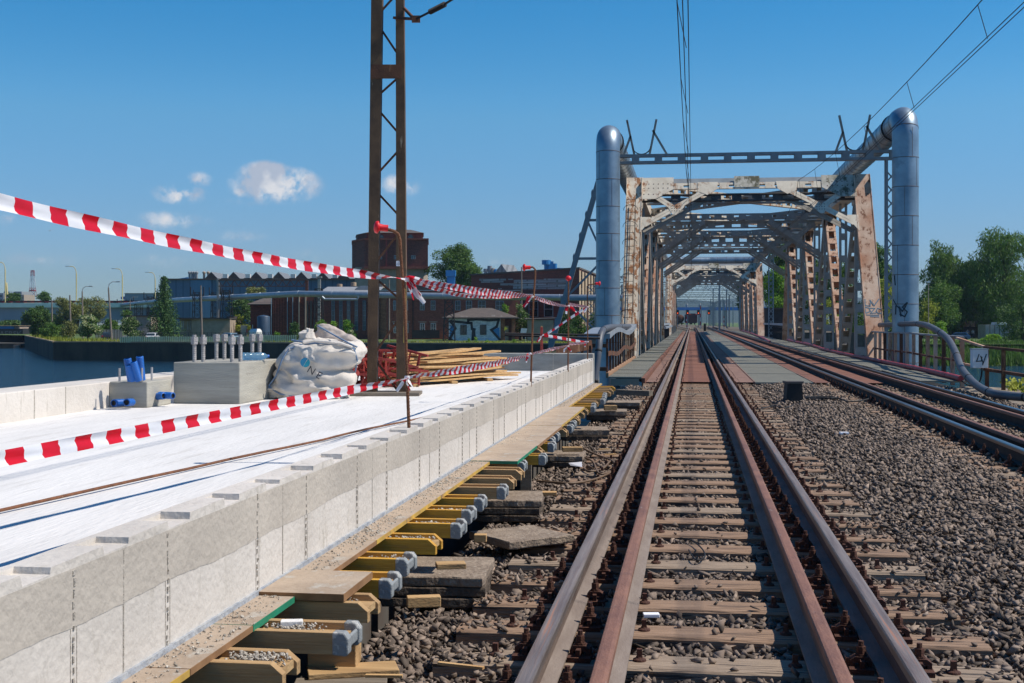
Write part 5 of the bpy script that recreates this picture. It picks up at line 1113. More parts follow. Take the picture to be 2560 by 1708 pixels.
hose([Z(x, y, -.02) for x, y in ((1850, 826), (1875, 833), (1905, 845), (1925, 856))], .09, 'red_hose', 'red_hose', 'farther dark red hose between the two bridges', 'hose', 9)
loose('track_cable', [D(2400, 948, 30.6), D(2425, 965, 30), D(2448, 955, 30), D(2455, 925, 30), D(2452, 915, 30)], .018, 'black', 'black cable hanging from the white box on the right railing', 'cable')
rr = thing('railing', 'right rusty railing curving beside the walkway before the bridge', 'railing', (6.8, 33, -.1))
tops = [(2172, 829, 49.5), (2205, 831, 46.5), (2240, 832, 43.5), (2275, 833, 40.5), (2300, 836, 38.5), (2330, 839, 36), (2360, 840.5, 34.5), (2392, 843, 32.8)]
T_ = [D(*t) for t in tops]; T_ = [Vector((6.85, p.y, p.z)) for p in T_]
def along(P, f):
    L = [0]
    for a, c in zip(P, P[1:]): L.append(L[-1]+(c-a).length)
    s = f*L[-1]
    for i in range(len(P)-1):
        if s <= L[i+1]+1e-6: return P[i].lerp(P[i+1], (s-L[i])/(L[i+1]-L[i]))
    return P[-1]
for i in range(15):
    p = along(T_, i/14); b = MB(); b.bar((p.x, p.y, -.35), p, .1, .08, up=(0, 1, 0)); b.build('baluster', 'old_paint_rusty' if i % 3 else 'rust_steel', rr)
b = MB()
for a, c in zip(T_, T_[1:]): b.bar(a, c, .09, .05)
b.build('top_rail', 'steel_blue_grey', rr); b = MB()
for a, c in zip(T_, T_[1:]): b.bar(a-UZ*.62, c-UZ*.62, .04, .06)
b.build('mid_rail', 'rust_steel', rr)
fr = thing('railing', 'rusty pipe railing at the right edge with a white box on its post', 'railing', D(2462, 960, 30))
P0, P1, P2 = D(2392, 845, 32.6), D(2462, 868, 30), D(2640, 885, 27.2)
b = MB(); b.bar(P0, P1, .06, .05); b.bar(P0-UZ*.62, P1-UZ*.5, .05, .05); b.build('sloping_rail', 'old_paint_rusty', fr)
b = MB(); b.bar(P1, P2, .08, .06); b.bar(P1-UZ*.52, P2-UZ*.56, .08, .07); b.build('rail', 'rust_steel', fr)
for px in (2468, 2512, 2590):
    f = (px-2462)/178; p = P1.lerp(P2, f); b = MB(); b.bar((p.x, p.y, p.z-1.35), p, .08, .08, up=(0, 1, 0)); b.build('post', 'rust_steel', fr)
wb = thing('junction_box', 'white junction box with dark sprayed letters on the rusty railing', 'junction box', D(2448, 920, 29.8)); c = D(2448, 897, 29.75)
b = MB(); b.obox(c, RV*.18, FV*.09, UZ*.215); b.build('box_body', 'white_box', wb, bevel=.01); b = MB(); b.obox(c+UZ*.225, RV*.19, FV*.1, UZ*.012); b.build('box_lid', 'alu', wb)
def B2(x, y): return c-FV*.092+RV*x+UZ*y
for pts in ([(-.04, .1), (-.08, -.02), (-.1, -.06), (.02, -.05), (.03, .04)], [(.0, .06), (.06, -.1), (.13, .1)], [(.05, -.1), (.05, -.14)]):
    b = MB(); b.stroke([B2(*p) for p in pts], .024, -FV, .003); b.build('sprayed_letter', 'graffiti_dark', wb)
# low railings with white pipes between the bridges on the right, and left
for (x, y0, y1, lab) in ((7.2, 99, 131, 'right railing with white pipes between the two bridges'), (-2.3, 99, 131, 'left railing and parapet between the two bridges')):
    t = thing('railing', lab, 'railing', (x, y0, -.1)); b = MB(); b.bar((x, y0, 1.05), (x, y1, 1.05), .2, .16); b.bar((x+.25, y0, .82), (x+.25, y1, .82), .18, .16); b.build('white_pipe', 'alu', t); b = MB()
    k = int((y1-y0)/1.2)
    for i in range(k): yy_ = y0+(y1-y0)*i/k; b.bar((x, yy_, -.2), (x, yy_, 1.0), .07, .05, up=(0, 1, 0))
    b.build('balusters', 'lattice_dark', t)
# dark timber walk and rail behind the deck end wall
tr = thing('timber_railing', 'brown timber rail on short posts behind the deck end wall', 'railing', (-2.6, 24.2, .4)); b = MB(); b.bar(D(1388, 880, 24), D(1478, 862, 24.6), .05, .17); b.build('rail_board', 'rust_steel', tr)
b = MB()
for i in range(5): p = D(1395+20*i, 880-4*i, 24.1+.1*i); b.bar((p.x, p.y+.05, .3), (p.x, p.y+.05, p.z), .05, .05, up=(0, 1, 0))
b.build('rail_post', 'rust_steel', tr); b = MB(); b.bar(D(1340, 884, 24), D(1390, 880, 24), .04, .06); b.build('pale_board', 'pine', tr)
for k, (y0_, y1_, dd, lab) in enumerate(((834, 838, 27, 'upper dark pipe running behind the barrier tapes'), (838, 846, 27.6, 'lower dark pipe running behind the barrier tapes'))):
    b = MB(); b.tube([D(1262, y0_, dd), D(1500, y1_, dd)], .022 if k else .02, 8); tag(b.build('service_pipe', 'lattice_dark', None, D(1262, y0_, dd)), lab, 'pipe')
# ------------------------------------------------------------------ overhead wires
def wire(name, pts, r, label, cat='wire', group=None, sag=0):
    pts = [Vector(p) for p in pts]
    if sag:
        a, c = pts; pts = [a.lerp(c, i/16)-UZ*(sag*4*(i/16)*(1-i/16)) for i in range(17)]
    b = MB(); b.tube(pts, r, 6); return tag(b.build(name, 'wire', None, pts[0]), label, cat, group)
def catenary(x0, x1, zc, zm, lab, yA=-6, yB=130):
    ox = lambda y: x0+(x1-x0)*(y-yA)/(yB-yA)
    for s in (-.035, .035): wire('contact_wire', [(ox(yA)+s, yA, zc), (ox(55)+s, 55, zc), (ox(yB)+s, yB, zc)], .0075, ('left' if s < 0 else 'right')+' contact wire of the pair over the '+lab)
    zmf = lambda y: zm-.9*4*((y+8)/60)*(1-(y+8)/60) if y < 52 else (zm-(zm-zc-.5)*min(1, (y-52)/4))
    pts = [(ox(y)-.14*(y < 52), y, zmf(y)) for y in range(-6, 57, 3)]+[(ox(60), 60, zc+.5), (ox(130), 130, zc+.5)]; wire('messenger_wire', pts, .009, 'messenger wire above the '+lab)
    for i in range(9):
        y = 1+6.2*i
        if y < 52: wire('dropper', [(ox(y), y, zc), (ox(y)-.14, y, zmf(y))], .006, ordw(i+1)+' dropper wire over the '+lab+' counted from the camera', 'dropper wire', 'droppers between the overhead wires')
catenary(-.1, -.02, 5.5, 7.1, 'near track'); catenary(4.35, 4.1, 5.5, 6.9, 'far right track')
# ------------------------------------------------------------------ beyond the bridges: the yard
land = MB()
land.ubox(-40, 60, 183, 2600, -6, -2.2); 
b = MB(); 
b.prism([Vector(q) for q in ((-12, 180.2, -.26), (-15, 180.2, -3.0), (30, 180.2, -3.0), (22, 180.2, -.26))], (-60, 900, 0))
tag(b.build('rail_yard_ground', 'earth', None, UD(0, 186, -.3)), 'railway yard ground beyond the bridges', 'ground', kind='structure')
tag(land.build('far_bank', 'grass', None, UD(0, 183, -2.2)), 'far river bank', 'ground', kind='structure')
def yard_gantry(Y, xa, xb, zt_, lab, masts=True):
    t = thing('catenary_gantry', lab, 'gantry', ((xa+xb)/2, Y, 0), 'lattice gantries over the rail yard'); b = MB(); h = .9
    for z in (zt_, zt_+h): b.bar((xa, Y, z), (xb, Y, z), .1, .1)
    n = int((xb-xa)/.55)
    for i in range(n): x = xa+(xb-xa)*i/n; b.bar((x, Y, zt_ if i % 2 else zt_+h), (x+(xb-xa)/n, Y, zt_+h if i % 2 else zt_), .05, .05, up=(0, 1, 0))
    b.build('lattice_beam', 'steel_blue_grey', t)
    for x in (xa, xb): b = MB(); b.bar((x, Y, -2), (x, Y, zt_+h), .3, .3, up=(0, 1, 0)); b.build('gantry_mast', 'steel_blue_grey', t)
for i, Y in enumerate((196, 214, 240, 272, 310, 355, 410, 480, 560)): yard_gantry(Y, -16 if i % 2 else -13, 10+(i % 3)*5, 7.2+(i % 2)*.5, ordw(i+1)+' lattice gantry over the yard seen through the bridges, counted from the bridges')
for i in range(26):
    Y = 196+i*19+(i*37 % 11); x = 7.3+(i % 4)*.75+(0 if i % 5 else -3.2); b = MB(); b.bar((x, Y, -1), (x, Y, 7.2+(i % 3)*.8), .24, .24, up=(0, 1, 0)); b.bar((x, Y, 6.2), (x-2.6, Y, 6.4), .06, .06); b.bar((x, Y, 5.2), (x-2.2, Y, 6.3), .05, .05)
    tag(b.build('catenary_mast', 'steel_blue_grey', None, (x, Y, -1)), ordw(i+1)+' pale catenary mast on the right of the yard, counted from the bridges', 'mast', 'catenary masts beyond the bridges')
for i in range(10):
    Y = 205+i*31; x = -9.5-(i % 3)*.8 if i % 2 else -5.2; b = MB(); b.bar((x, Y, -1), (x, Y, 7.5), .24, .24, up=(0, 1, 0)); b.bar((x, Y, 6.4), (x+2.8, Y, 6.2), .06, .06)
    tag(b.build('catenary_mast', 'steel_blue_grey', None, (x, Y, -1)), ordw(i+1)+' catenary mast on the left of the yard, counted from the bridges', 'mast', 'catenary masts beyond the bridges')
for i in range(9):
    x0 = -8+i*2.1; wire('yard_wire', [(x0, 190, 6.2+.3*(i % 3)), (x0+random.uniform(-3, 3), 330, 5.8+.4*(i % 2))], .02, ordw(i+1)+' overhead wire of the yard from the left', group='overhead wires over the yard', sag=.5)
for i, (x0, x1) in enumerate(((-.6, -5), (.9, -3.6), (3.5, 1.2), (5.0, 2.7), (3.5, 7.5), (5.0, 9))):
    b = MB(); b.tube([(x0, 190, -.1), ((x0+x1)/2, 250, -.1), (x1, 330, -.1), (x1, 480, -.1)], .06, 5); tag(b.build('yard_rail', 'rail_side', None, (x0, 190, -.1)), ordw(i+1)+' rail of the yard from the left beyond the bridges', 'rail', 'rails of the yard')
# signals
for i, (px, d) in enumerate(((1694, 300), (1719, 305), (1746, 300), (1772, 310))):
    c = D(px, 781, d); t = thing('signal', ordw(i+1)+' signal from the left with a lit red lamp, seen through both bridges', 'signal', (c.x, c.y, -.2), 'lit signals in the yard')
    b = MB(); b.obox(c, RV*.32, FV*.1, UZ*.55); b.build('signal_head', 'black', t); b = MB(); b.lathe(c-FV*.12-UZ*.2, [(0, 0), (.12, 0), (.1, .05), (0, .07)], 12, -FV); b.build('red_lamp', 'signal_red', t); b = MB(); b.bar((c.x, c.y, -.2), (c.x, c.y, c.z-.5), .16, .16, up=(0, 1, 0)); b.build('signal_post', 'steel_blue_grey', t)
for i, (px, d, h) in enumerate(((1716.5, 250, 2.4), (1751, 250, 4.6), (1810, 250, 2.6))):
    c = D(px, 802, d); t = thing('striped_post', ordw(i+1)+' red and white striped post in the yard from the left', 'post', (c.x, c.y, -.3), 'red and white posts in the yard'); n = 6
    for k in range(2):
        b = MB()
        for j in range(k, n, 2): b.bar((c.x, c.y, -.3+h*j/n), (c.x, c.y, -.3+h*(j+1)/n), .16, .16, up=(0, 1, 0))
        b.build('red_bands' if k else 'white_bands', 'tower_red' if k else 'tower_white', t)
# wagons
def U_(u, d, z): return UD(u, d, z)
tw = thing('tank_wagon', 'dark round-ended tank wagon standing in the yard', 'wagon', D(1701, 811, 440)); c = D(1701, 797, 440)
b = MB(); b.lathe(c, [(0, 0), (.9, .05), (1.35, .3), (1.42, .8), (1.42, 12), (0, 12.4)], 24, FV); b.build('tank', 'rust_steel', tw, smooth=50); b = MB(); b.obox(c+FV*6-UZ*1.55, RV*1.3, FV*6.4, UZ*.15); b.build('underframe', 'black', tw)
for s in (-1, 1):
    for dd in (1, 2.8, 9.2, 11): b = MB(); b.cyl(c+RV*(s*.68)+FV*dd-UZ*1.6, c+RV*(s*.82)+FV*dd-UZ*1.6, .45, n=16); b.build('wheel', 'black', tw)
wg = thing('freight_wagon', 'dark boxy freight wagon with red corners standing in the yard', 'wagon', D(1733, 811, 430)); c = D(1733, 797, 430)
b = MB(); b.prism([c+RV*x+UZ*z for x, z in ((-1.4, -1.2), (1.4, -1.2), (1.4, 1.3), (.7, 1.75), (-.7, 1.75), (-1.4, 1.3))], FV*11); b.build('wagon_body', mat('wagon_dark', (.06, .025, .03), (.04, .02, .022), 1), wg)
for s in (-1, 1): b = MB(); b.obox(c+RV*(s*1.1)+UZ*1.45-FV*.03, RV*.4, FV*.03, UZ*.12); b.build('red_corner', 'tail_red', wg)
b = MB(); b.obox(c+FV*5.5-UZ*1.35, RV*1.2, FV*5.6, UZ*.15); b.build('underframe', 'black', wg)
for s in (-1, 1):
    for dd in (1, 2.8, 8.2, 10): b = MB(); b.cyl(c+RV*(s*.68)+FV*dd-UZ*1.5, c+RV*(s*.82)+FV*dd-UZ*1.5, .45, n=16); b.build('wheel', 'black', wg)
bbp = thing('road_bridge', 'distant blue road bridge crossing behind the yard', 'bridge', D(1760, 780, 800)); b = MB(); b.ubox(60, 190, 800, 812, zz(776, 800), zz(768, 800)); b.build('blue_girder', 'blue_paint', bbp)
b = MB()
for px in (1717, 1750, 1813): p = D(px, 790, 802); b.lathe((p.x, p.y, -2), [(.75, 0), (.75, zz(768, 800)+3.5), (.3, zz(768, 800)+4.5)], 12)
b.build('pylon', 'roof_grey', bbp)
b = MB(); b.obox(D(1762, 818.5, 186)+UZ*0, RV*.15, FV*.15, UZ*.55); tag(b.build('bollard', 'black', None, D(1762, 820, 186)), 'small black post at the end of the near track', 'bollard')
# hills
N = 60; vs = []
for i in range(N+1):
    u = -900+2600*i/N; h = 57+5*math.sin(i*.55)+3.5*math.sin(i*1.3+1)+2*math.sin(i*2.9)
    for (d, z) in ((2300, -3), (2700, h*.5), (3100, h), (3700, -3)): vs.append(UD(u, d, z))
b = MB(); b.add(vs, [(i*4+j, (i+1)*4+j, (i+1)*4+j+1, i*4+j+1) for i in range(N) for j in range(3)]); tag(b.build('hills', 'hill', None, UD(0, 3000, 0), smooth=80), 'wooded blue hills on the horizon', 'hills', kind='structure')
# ------------------------------------------------------------------ far banks and quay
bpy.data.objects.remove([o for o in COL.objects if o.name == 'far_bank'][0])
QU = [(-112, 295), (-74.6, 209), (14, 190), (30, 186), (62, 195), (120, 188), (420, 162)]
GZ = -2.15
b = MB(); b.prism([UD(u, d, -5.6) for u, d in QU+[(900, 2800), (-600, 2800), (-300, 900), (-135, 500), (-118, 345)]], UZ*(5.6+GZ)); tag(b.build('far_bank', 'earth', None, UD(0, 200, GZ)), 'far river bank behind the quay wall', 'ground', kind='structure')
q = thing('quay_wall', 'long dark stone quay wall with a pale capping across the river', 'quay', UD(-40, 200, -5))
b = MB(); bc_ = MB()
for (a, c) in zip(QU[:4], QU[1:4]):
    A, C_ = UD(a[0], a[1], 0), UD(c[0], c[1], 0); n = (C_-A).normalized().cross(UZ); n = n if n.dot(FV) < 0 else -n
    b.obox((A+C_)/2+n*.15+UZ*((GZ-5.6)/2-.02), (C_-A)/2+(C_-A).normalized()*.1, n*.15, UZ*((5.6+GZ)/2)); bc_.obox((A+C_)/2+n*.0+UZ*(GZ+.06), (C_-A)/2, n*.4, UZ*.1)
b.build('wall_face', 'quay', q); bc_.build('capping', 'quay_cap', q)
def strip(pts, z, name, m, label, cat='ground'):
    b = MB(); b.prism([UD(u, d, z-.02) for u, d in pts], UZ*.024); return tag(b.build(name, m, None, UD(*pts[0], z)), label, cat, kind='structure')
strip([(-300, 470), (-110, 300), (-73, 214), (12, 196), (60, 190), (300, 170), (700, 420), (700, 2000), (-400, 2000)], GZ+.03, 'grass_ground', 'grass', 'rough grass behind the quay')
strip([(-70, 216), (-64, 216), (-4, 207), (-4, 216), (-62, 226), (-85, 300), (-92, 300)], GZ+.036, 'quay_road', 'road', 'quay road')
# ------------------------------------------------------------------ foliage
def leafcloud(blobs, n, size, droop=0, flat=0):
    blobs = np.array(blobs, float); w = (blobs[:, 3]*blobs[:, 4])**1.0; w /= w.sum(); k = RNG.choice(len(blobs), n, p=w); B = blobs[k]
    v = RNG.normal(size=(n, 3)); v /= np.linalg.norm(v, axis=1)[:, None]; r = RNG.uniform(.55, 1.04, n)**.7
    P = B[:, :3]+v*r[:, None]*np.stack([B[:, 3], B[:, 3], B[:, 4]], 1)
    P += RNG.normal(scale=size*.5, size=P.shape)
    a = RNG.normal(size=(n, 3)) + v*.2; a /= np.linalg.norm(a, axis=1)[:, None]
    if droop: a = a*(1-droop)+np.array([0, 0, -1])*droop; a /= np.linalg.norm(a, axis=1)[:, None]
    h = RNG.normal(size=(n, 3)); h -= (h*a).sum(1)[:, None]*a; h /= np.linalg.norm(h, axis=1)[:, None]
    s = RNG.uniform(.6, 1.3, n)[:, None]*size; la = s*(1+1.6*droop); lb = s*(.62-.28*droop)
    V = np.stack([P-a*la*.5, P+h*lb*.5, P+a*la*.5, P-h*lb*.5], 1).reshape(-1, 3); F = np.arange(n*4).reshape(-1, 4); return V, F
def tree(px, ytop, ybot, d, wpx, m, label, name='broadleaf_tree', cat='tree', n=4200, size=.34, droop=0, trunk=True, nb=14, shape='round', group=None, seed=None, flowers=0, base=None):
    rs = random.Random(seed if seed is not None else int(px*7+ytop)); z0 = GZ if base is None else base; zt_, zb_ = zz(ytop, d), max(zz(ybot, d), z0); c = D(px, 800, d); w = wpx/3200*d/2*1.2; H = zt_-zb_
    t = thing(name, label, cat, (c.x, c.y, z0), group); bl = []
    for i in range(nb):
        f = rs.random(); 
        if shape == 'round': e = math.sin(math.pi*(.12+.8*f))**.6
        elif shape == 'tall': e = (1-f)**.45*min(1, .45+f*3)
        elif shape == 'bush': e = (1-f*f)**.5
        ang = rs.uniform(0, 2*math.pi); rr = w*e*rs.uniform(.25, .72); br = max(.5*size, min(w, H*.5)*rs.uniform(.24, .44)*(.6+.5*e))
        bl.append((c.x+rr*math.cos(ang), c.y+rr*math.sin(ang)*.9, zb_+H*(.1+.82*f)-br*.15, br, br*rs.uniform(.6, .95)))
    bl.append((c.x, c.y, zb_+H*.45, w*.45, H*.34)); 
    for k_ in range(5): bl.append((c.x+rs.uniform(-.3, .3)*w, c.y, zt_-H*.09*(1+k_*.5), w*.16*(1+k_*.25), H*.07))
    V, F = leafcloud(bl, n, size, droop); o = npmesh('crown', V, F, m, parent=t, k=4)
    if flowers: V, F = leafcloud([(x, y-.15, z+.12, a*1.04, b_*1.04) for x, y, z, a, b_ in bl], flowers, size*.8); npmesh('blossom', V, F, 'flower', parent=t, k=4)
    if trunk:
        b = MB(); base_ = Vector((c.x, c.y, z0-.1)); top_ = Vector((c.x+rs.uniform(-.3, .3), c.y, zb_+H*.8)); b.tube([base_, base_.lerp(top_, .35)+Vector((rs.uniform(-.2, .2), 0, 0)), top_], [w*.07+.08, w*.05+.05, .04], 7)
        for i in range(7):
            f = .2+.1*i; p = base_.lerp(top_, f); q_ = bl[rs.randrange(len(bl))]; e = Vector(q_[:3]); b.tube([p, p.lerp(e, .5)+UZ*.2, e], [w*.025+.04, .05, .02], 5)
        b.build('trunk', 'bark', t)
    return t
def spruce(px, ytop, ybot, d, wpx, label):
    z0 = GZ; zt_ = zz(ytop, d); c = D(px, 800, d); w = wpx/3200*d/2*1.25; H = zt_-z0; t = thing('spruce_tree', label, 'tree', (c.x, c.y, z0)); Vs = []; rs = random.Random(5); bl = []
    f = .03
    while f < .985:
        r = w*(1-f)**.85*rs.uniform(.85, 1.1)+.12; k = max(4, int(11*(1-f))+3); a0 = rs.uniform(0, 6)
        for i in range(k):
            a = a0+2*math.pi*i/k; rr = r*rs.uniform(.6, 1)
            for g in (.25, .5, .75, 1): bl.append((c.x+rr*g*math.cos(a), c.y+rr*g*math.sin(a), z0+H*f-.1*rr*g+.1*g, .42*(1.15-g*.55)+.08, .2))
        f += .036
    V, F = leafcloud(bl, 9500, .3, .1); npmesh('crown', V, F, 'leaf_spruce', parent=t, k=4); b = MB(); b.cyl((c.x, c.y, z0), (c.x, c.y, z0+H*.96), .25, .03, 8); b.build('trunk', 'bark', t); return t
# ------------------------------------------------------------------ left background: road bridge, lamps, towers
ZR = zz(757, 350); rb_ = thing('road_bridge', 'long road bridge with a mint green edge beam over the river at the left', 'bridge', UD(-140, 350, -5))
b = MB(); b.ubox(-330, -100, 350, 362, zz(800, 350), zz(769, 350)-.002); b.build('box_girder', 'bridge_blue_grey', rb_)
b = MB(); b.ubox(-330, -84, 349, 364, zz(769, 350), zz(758, 350)); b.build('edge_beam', 'mint', rb_)
b = MB(); b.ubox(-100, -84, 350.5, 362, zz(780, 350), zz(769, 350)-.002); b.build('end_girder', 'bridge_blue_grey', rb_)
b = MB(); b.ubox(-330, -80, 349.3, 349.5, zz(758, 350)+.1, zz(752, 350)); b.build('guard_barrier', 'lattice_dark', rb_)
b = MB()
for i in range(0, 60): b.ubox(-200+2*i*.98, -200+2*i*.98+1.0, 349.1, 349.25, zz(756, 350), zz(754.6, 350))
b.build('barrier_rail', 'tail_red', rb_)
b = MB(); b.ubox(-135, -122, 352, 361, -5.5, zz(800, 350)); b.build('pier', 'girder', rb_)
for i, (px, yt, side, d) in enumerate(((13, 656, -1, 348), (191, 666.5, -1, 352), (306, 672.5, -1, 356), (388, 681.5, -1, 380))):
    p = D(px, 757, d); z0 = zz(757, 350) if i < 3 else -2; zt_ = zz(yt, d); t = thing('street_lamp', ordw(i+1)+' tall yellow curved street lamp from the left, on the road bridge', 'street lamp', (p.x, p.y, z0), 'street lamps on the road bridge')
    pts = [Vector((p.x, p.y, z0)), Vector((p.x, p.y, zt_-2.2))]+[Vector((p.x, p.y, zt_))-UZ*(2.2*(1-math.sin(a)))-RV*(1.1*(1-math.cos(a))) for a in [math.pi/2*k/5 for k in range(1, 6)]]; e = pts[-1]; pts.append(e-RV*.9-UZ*-.05)
    b = MB(); b.tube(pts, [.16]*2+[.1]*6, 8); b.build('lamp_pole', 'pole_yellow', t, smooth=60); b = MB(); b.obox(pts[-1]-RV*.4, RV*.6, FV*.15, UZ*.1); b.build('lamp_head', 'tower_white', t)
b = MB(); c = D(15.5, 740, 420); b.prism([D(12.5, 741, 420), D(17.5, 741, 420), D(16.3, 717, 420), D(15.2, 706.5, 420), D(14, 717, 420)], FV*1); tag(b.build('yellow_mast', 'pole_yellow', None, c), 'short yellow tapering mast behind the leftmost street lamp', 'mast')
tw_ = thing('lattice_tower', 'red and white lattice radio tower on the horizon', 'tower', UD(uu(81.5, 1500), 1500, -3))
c0 = D(81.5, 748, 1500); ys = [748, 741, 728, 720, 700, 690, 680, 676]; hw = [3.6, 3.3, 2.9, 2.6, 2.0, 1.8, 1.6, 1.4]; cols = [1, 0, 0, 1, 1, 0, 0]
for i in range(7):
    b = MB(); z0, z1 = zz(ys[i], 1500), zz(ys[i+1], 1500); w0, w1 = hw[i], hw[i+1]; P = lambda s, s2, w_, z_: Vector((c0.x, c0.y, z_))+RV*(s*w_)+FV*(s2*w_)
    for s in (-1, 1):
        for s2 in (-1, 1): b.bar(P(s, s2, w0, z0), P(s, s2, w1, z1), .4, .4, up=(0, 1, 0))
    for s2 in (-1, 1): b.bar(P(-1, s2, w0, z0), P(1, s2, w1, z1), .25, .25, up=(0, 1, 0)); b.bar(P(1, s2, w0, z0), P(-1, s2, w1, z1), .25, .25, up=(0, 1, 0)); b.bar(P(-1, s2, w1, z1), P(1, s2, w1, z1), .3, .3, up=(0, 1, 0))
    b.build('tower_section', 'tower_white' if cols[i] else 'tower_red', tw_)
b = MB(); z = zz(721, 1500); b.lathe((c0.x, c0.y, z-3), [(0, 0), (3.4, 0), (3.6, 1.2), (0, 1.2)], 12); b.build('platform', 'tower_red', tw_)
for (px0, px1, y0, y1, d, m, lab) in ((-20, 9, 733, 760, 900, 'roof_grey', 'leftmost grey block of flats on the horizon'), (9, 24, 729, 760, 950, 'bridge_blue_grey', 'bluish office block on the horizon left of the tree'), (36, 54, 729, 760, 900, 'roof_grey', 'grey flat-roofed office block on the horizon'), (54, 60, 737, 760, 880, 'plaster', 'small pale block on the horizon')):
    t = thing('office_block', lab, 'building', UD(uu(px0, d), d, -2)); b = MB(); b.ubox(uu(px0, d), uu(px1, d), d, d+20, -3, zz(y0, d)); b.build('wall', m, t); b = MB(); zt_ = zz(y0, d)
    for k in range(5): b.ubox(uu(px0, d)+1, uu(px1, d)-1, d-.1, d-.02, zt_-2.6-3*k, zt_-1.4-3*k)
    b.build('window_band', 'glass', t)
# barge with big letters under the bridge
sh = thing('barge', 'dark barge hull with big faint letters moored under the road bridge', 'barge', UD(-140, 330, -5)); b = MB(); b.ubox(-190, uu(57, 330), 330, 342, -5.2, zz(822, 330)); b.build('hull', 'ship_dark', sh)
b = MB(); b.ubox(-190, uu(34, 331), 331, 340, zz(822, 330), zz(815.5, 330)); b.build('blue_cargo', 'vent_blue', sh); b = MB(); b.ubox(uu(34, 331)+.1, uu(47, 331), 331.5, 338, zz(822, 330), zz(818, 330)); b.build('pale_cargo', 'plaster', sh)
b = MB(); b.ubox(-190, uu(47, 331), 330.5, 341, zz(815.4, 330), zz(814.6, 330)); b.build('cargo_cover', 'quay_cap', sh)
mt = text_mb('MAERSK', 2.0, UD(uu(-17, 329.9), 329.93, zz(841.5, 330)), RV, UZ, .05); mt.build('hull_letters', 'ship_letter', sh)
b = MB(); b.ubox(-150, -112, 296, 312, -5.3, -3.9); tag(b.build('stone_groyne', 'quay', None, UD(-120, 300, -5)), 'low dark stone bank at the water under the bridge', 'bank')
b = MB(); b.ubox(uu(42, 297), uu(57, 297), 295, 297, -5.2, zz(862, 297)); tag(b.build('landing_stage', 'pole_concrete', None, UD(-112, 297, -5)), 'small pale landing stage at the quay corner', 'landing stage')
# poles
for i, (px0, y0, px1, y1, d, lamp) in enumerate(((177, 803, 174.5, 738, 232, 0), (207.5, 788, 205.5, 729, 238, 1), (279.5, 846, 271, 719, 214, 1), (505, 842, 502, 714, 222, 0), (131, 778, 129.5, 750, 260, 0), (326, 790, 325, 752, 330, 2), (1059, 846, 968.5, 0, 0, 0))):
    if not d: continue
    p, q_ = D(px0, y0, d), D(px1, y1, d); p.z = GZ; t = thing('utility_pole', ('leaning', 'lamp-topped', 'tall lamp-topped quayside', 'plain tall', 'short far', 'far lamp')[i]+' concrete pole, '+ordw(i+1)+' of the poles on the left bank', 'pole', p); b = MB(); b.cyl(p, q_, .2, .12, 8); b.build('pole', 'pole_concrete', t)
    if lamp: b = MB(); b.tube([q_, q_+UZ*.6+RV*.15, q_+UZ*.95+RV*.7, q_+UZ*.95+RV*1.3], .06, 6); b.obox(q_+UZ*.95+RV*1.6, RV*.35, FV*.12, UZ*.08); b.build('lamp_arm', 'bolt_grey', t)
b = MB(); p = D(973, 846, 222); b.cyl((p.x, p.y, GZ), (p.x, p.y, zz(700, 222)), .14, .1, 8); tag(b.build('utility_pole', 'pole_concrete', None, (p.x, p.y, GZ)), 'slim grey pole seen between the legs of the rusty mast', 'pole')
b = MB(); p = D(1304, 846, 232); b.cyl((p.x, p.y, GZ), (p.x, p.y, zz(668, 232)), .16, .1, 8); tag(b.build('utility_pole', 'pole_concrete', None, (p.x, p.y, GZ)), 'slim pole in front of the white-blocked brick building', 'pole')
b = MB(); d = 395; b.ubox(uu(302, d), uu(312, d), d, d+.1, zz(748, d), zz(742, d)); tag(b.build('road_sign', 'sign_blue', None, UD(uu(307, d), d, zz(748, d))), 'small blue sign on the third street lamp', 'sign')
# ------------------------------------------------------------------ pipeline with lattice supports
PLP = [(150, 770, 500), (198, 771, 430), (245, 771, 390), (312, 762, 345), (386, 754.5, 312), (400, 753, 305), (457, 749.5, 278), (549, 745, 252), (650, 739.5, 234), (746, 734.5, 222), (918, 737, 216), (1200, 741.7, 214), (1500, 745, 207), (1560, 745, 205)]
pp = [D(*p) for p in PLP]; t = thing('pipeline', 'long silver heating pipeline carried on lattice trestles along the far bank', 'pipeline', pp[0]); b = MB(); b.tube(pp, .52, 14)
for p, q_ in zip(pp, pp[1:]):
    n = max(1, int((q_-p).length/6))
    for k in range(n): b.lathe(p.lerp(q_, k/n), [(.52, 0), (.56, .02), (.56, .14), (.52, .16)], 14, q_-p)
b.build('sheathing', 'galvanised_aged', t, smooth=60)
b = MB(); b.tube([D(205, 779, 420), D(270, 780, 400), D(330, 783, 380)], .45, 10); tag(b.build('pipeline', 'galvanised_aged', None, D(205, 779, 420)), 'second lower white pipe behind the bushes at the left', 'pipe')
b = MB(); b.tube([D(805, 742, 215), D(812, 748, 215), D(822, 748, 215), D(893, 748.5, 215), D(897, 741, 215)], .2, 10); tag(b.build('branch_pipe', 'galvanised_aged', None, D(805, 742, 215)), 'thin white branch pipe hanging under the pipeline', 'pipe')
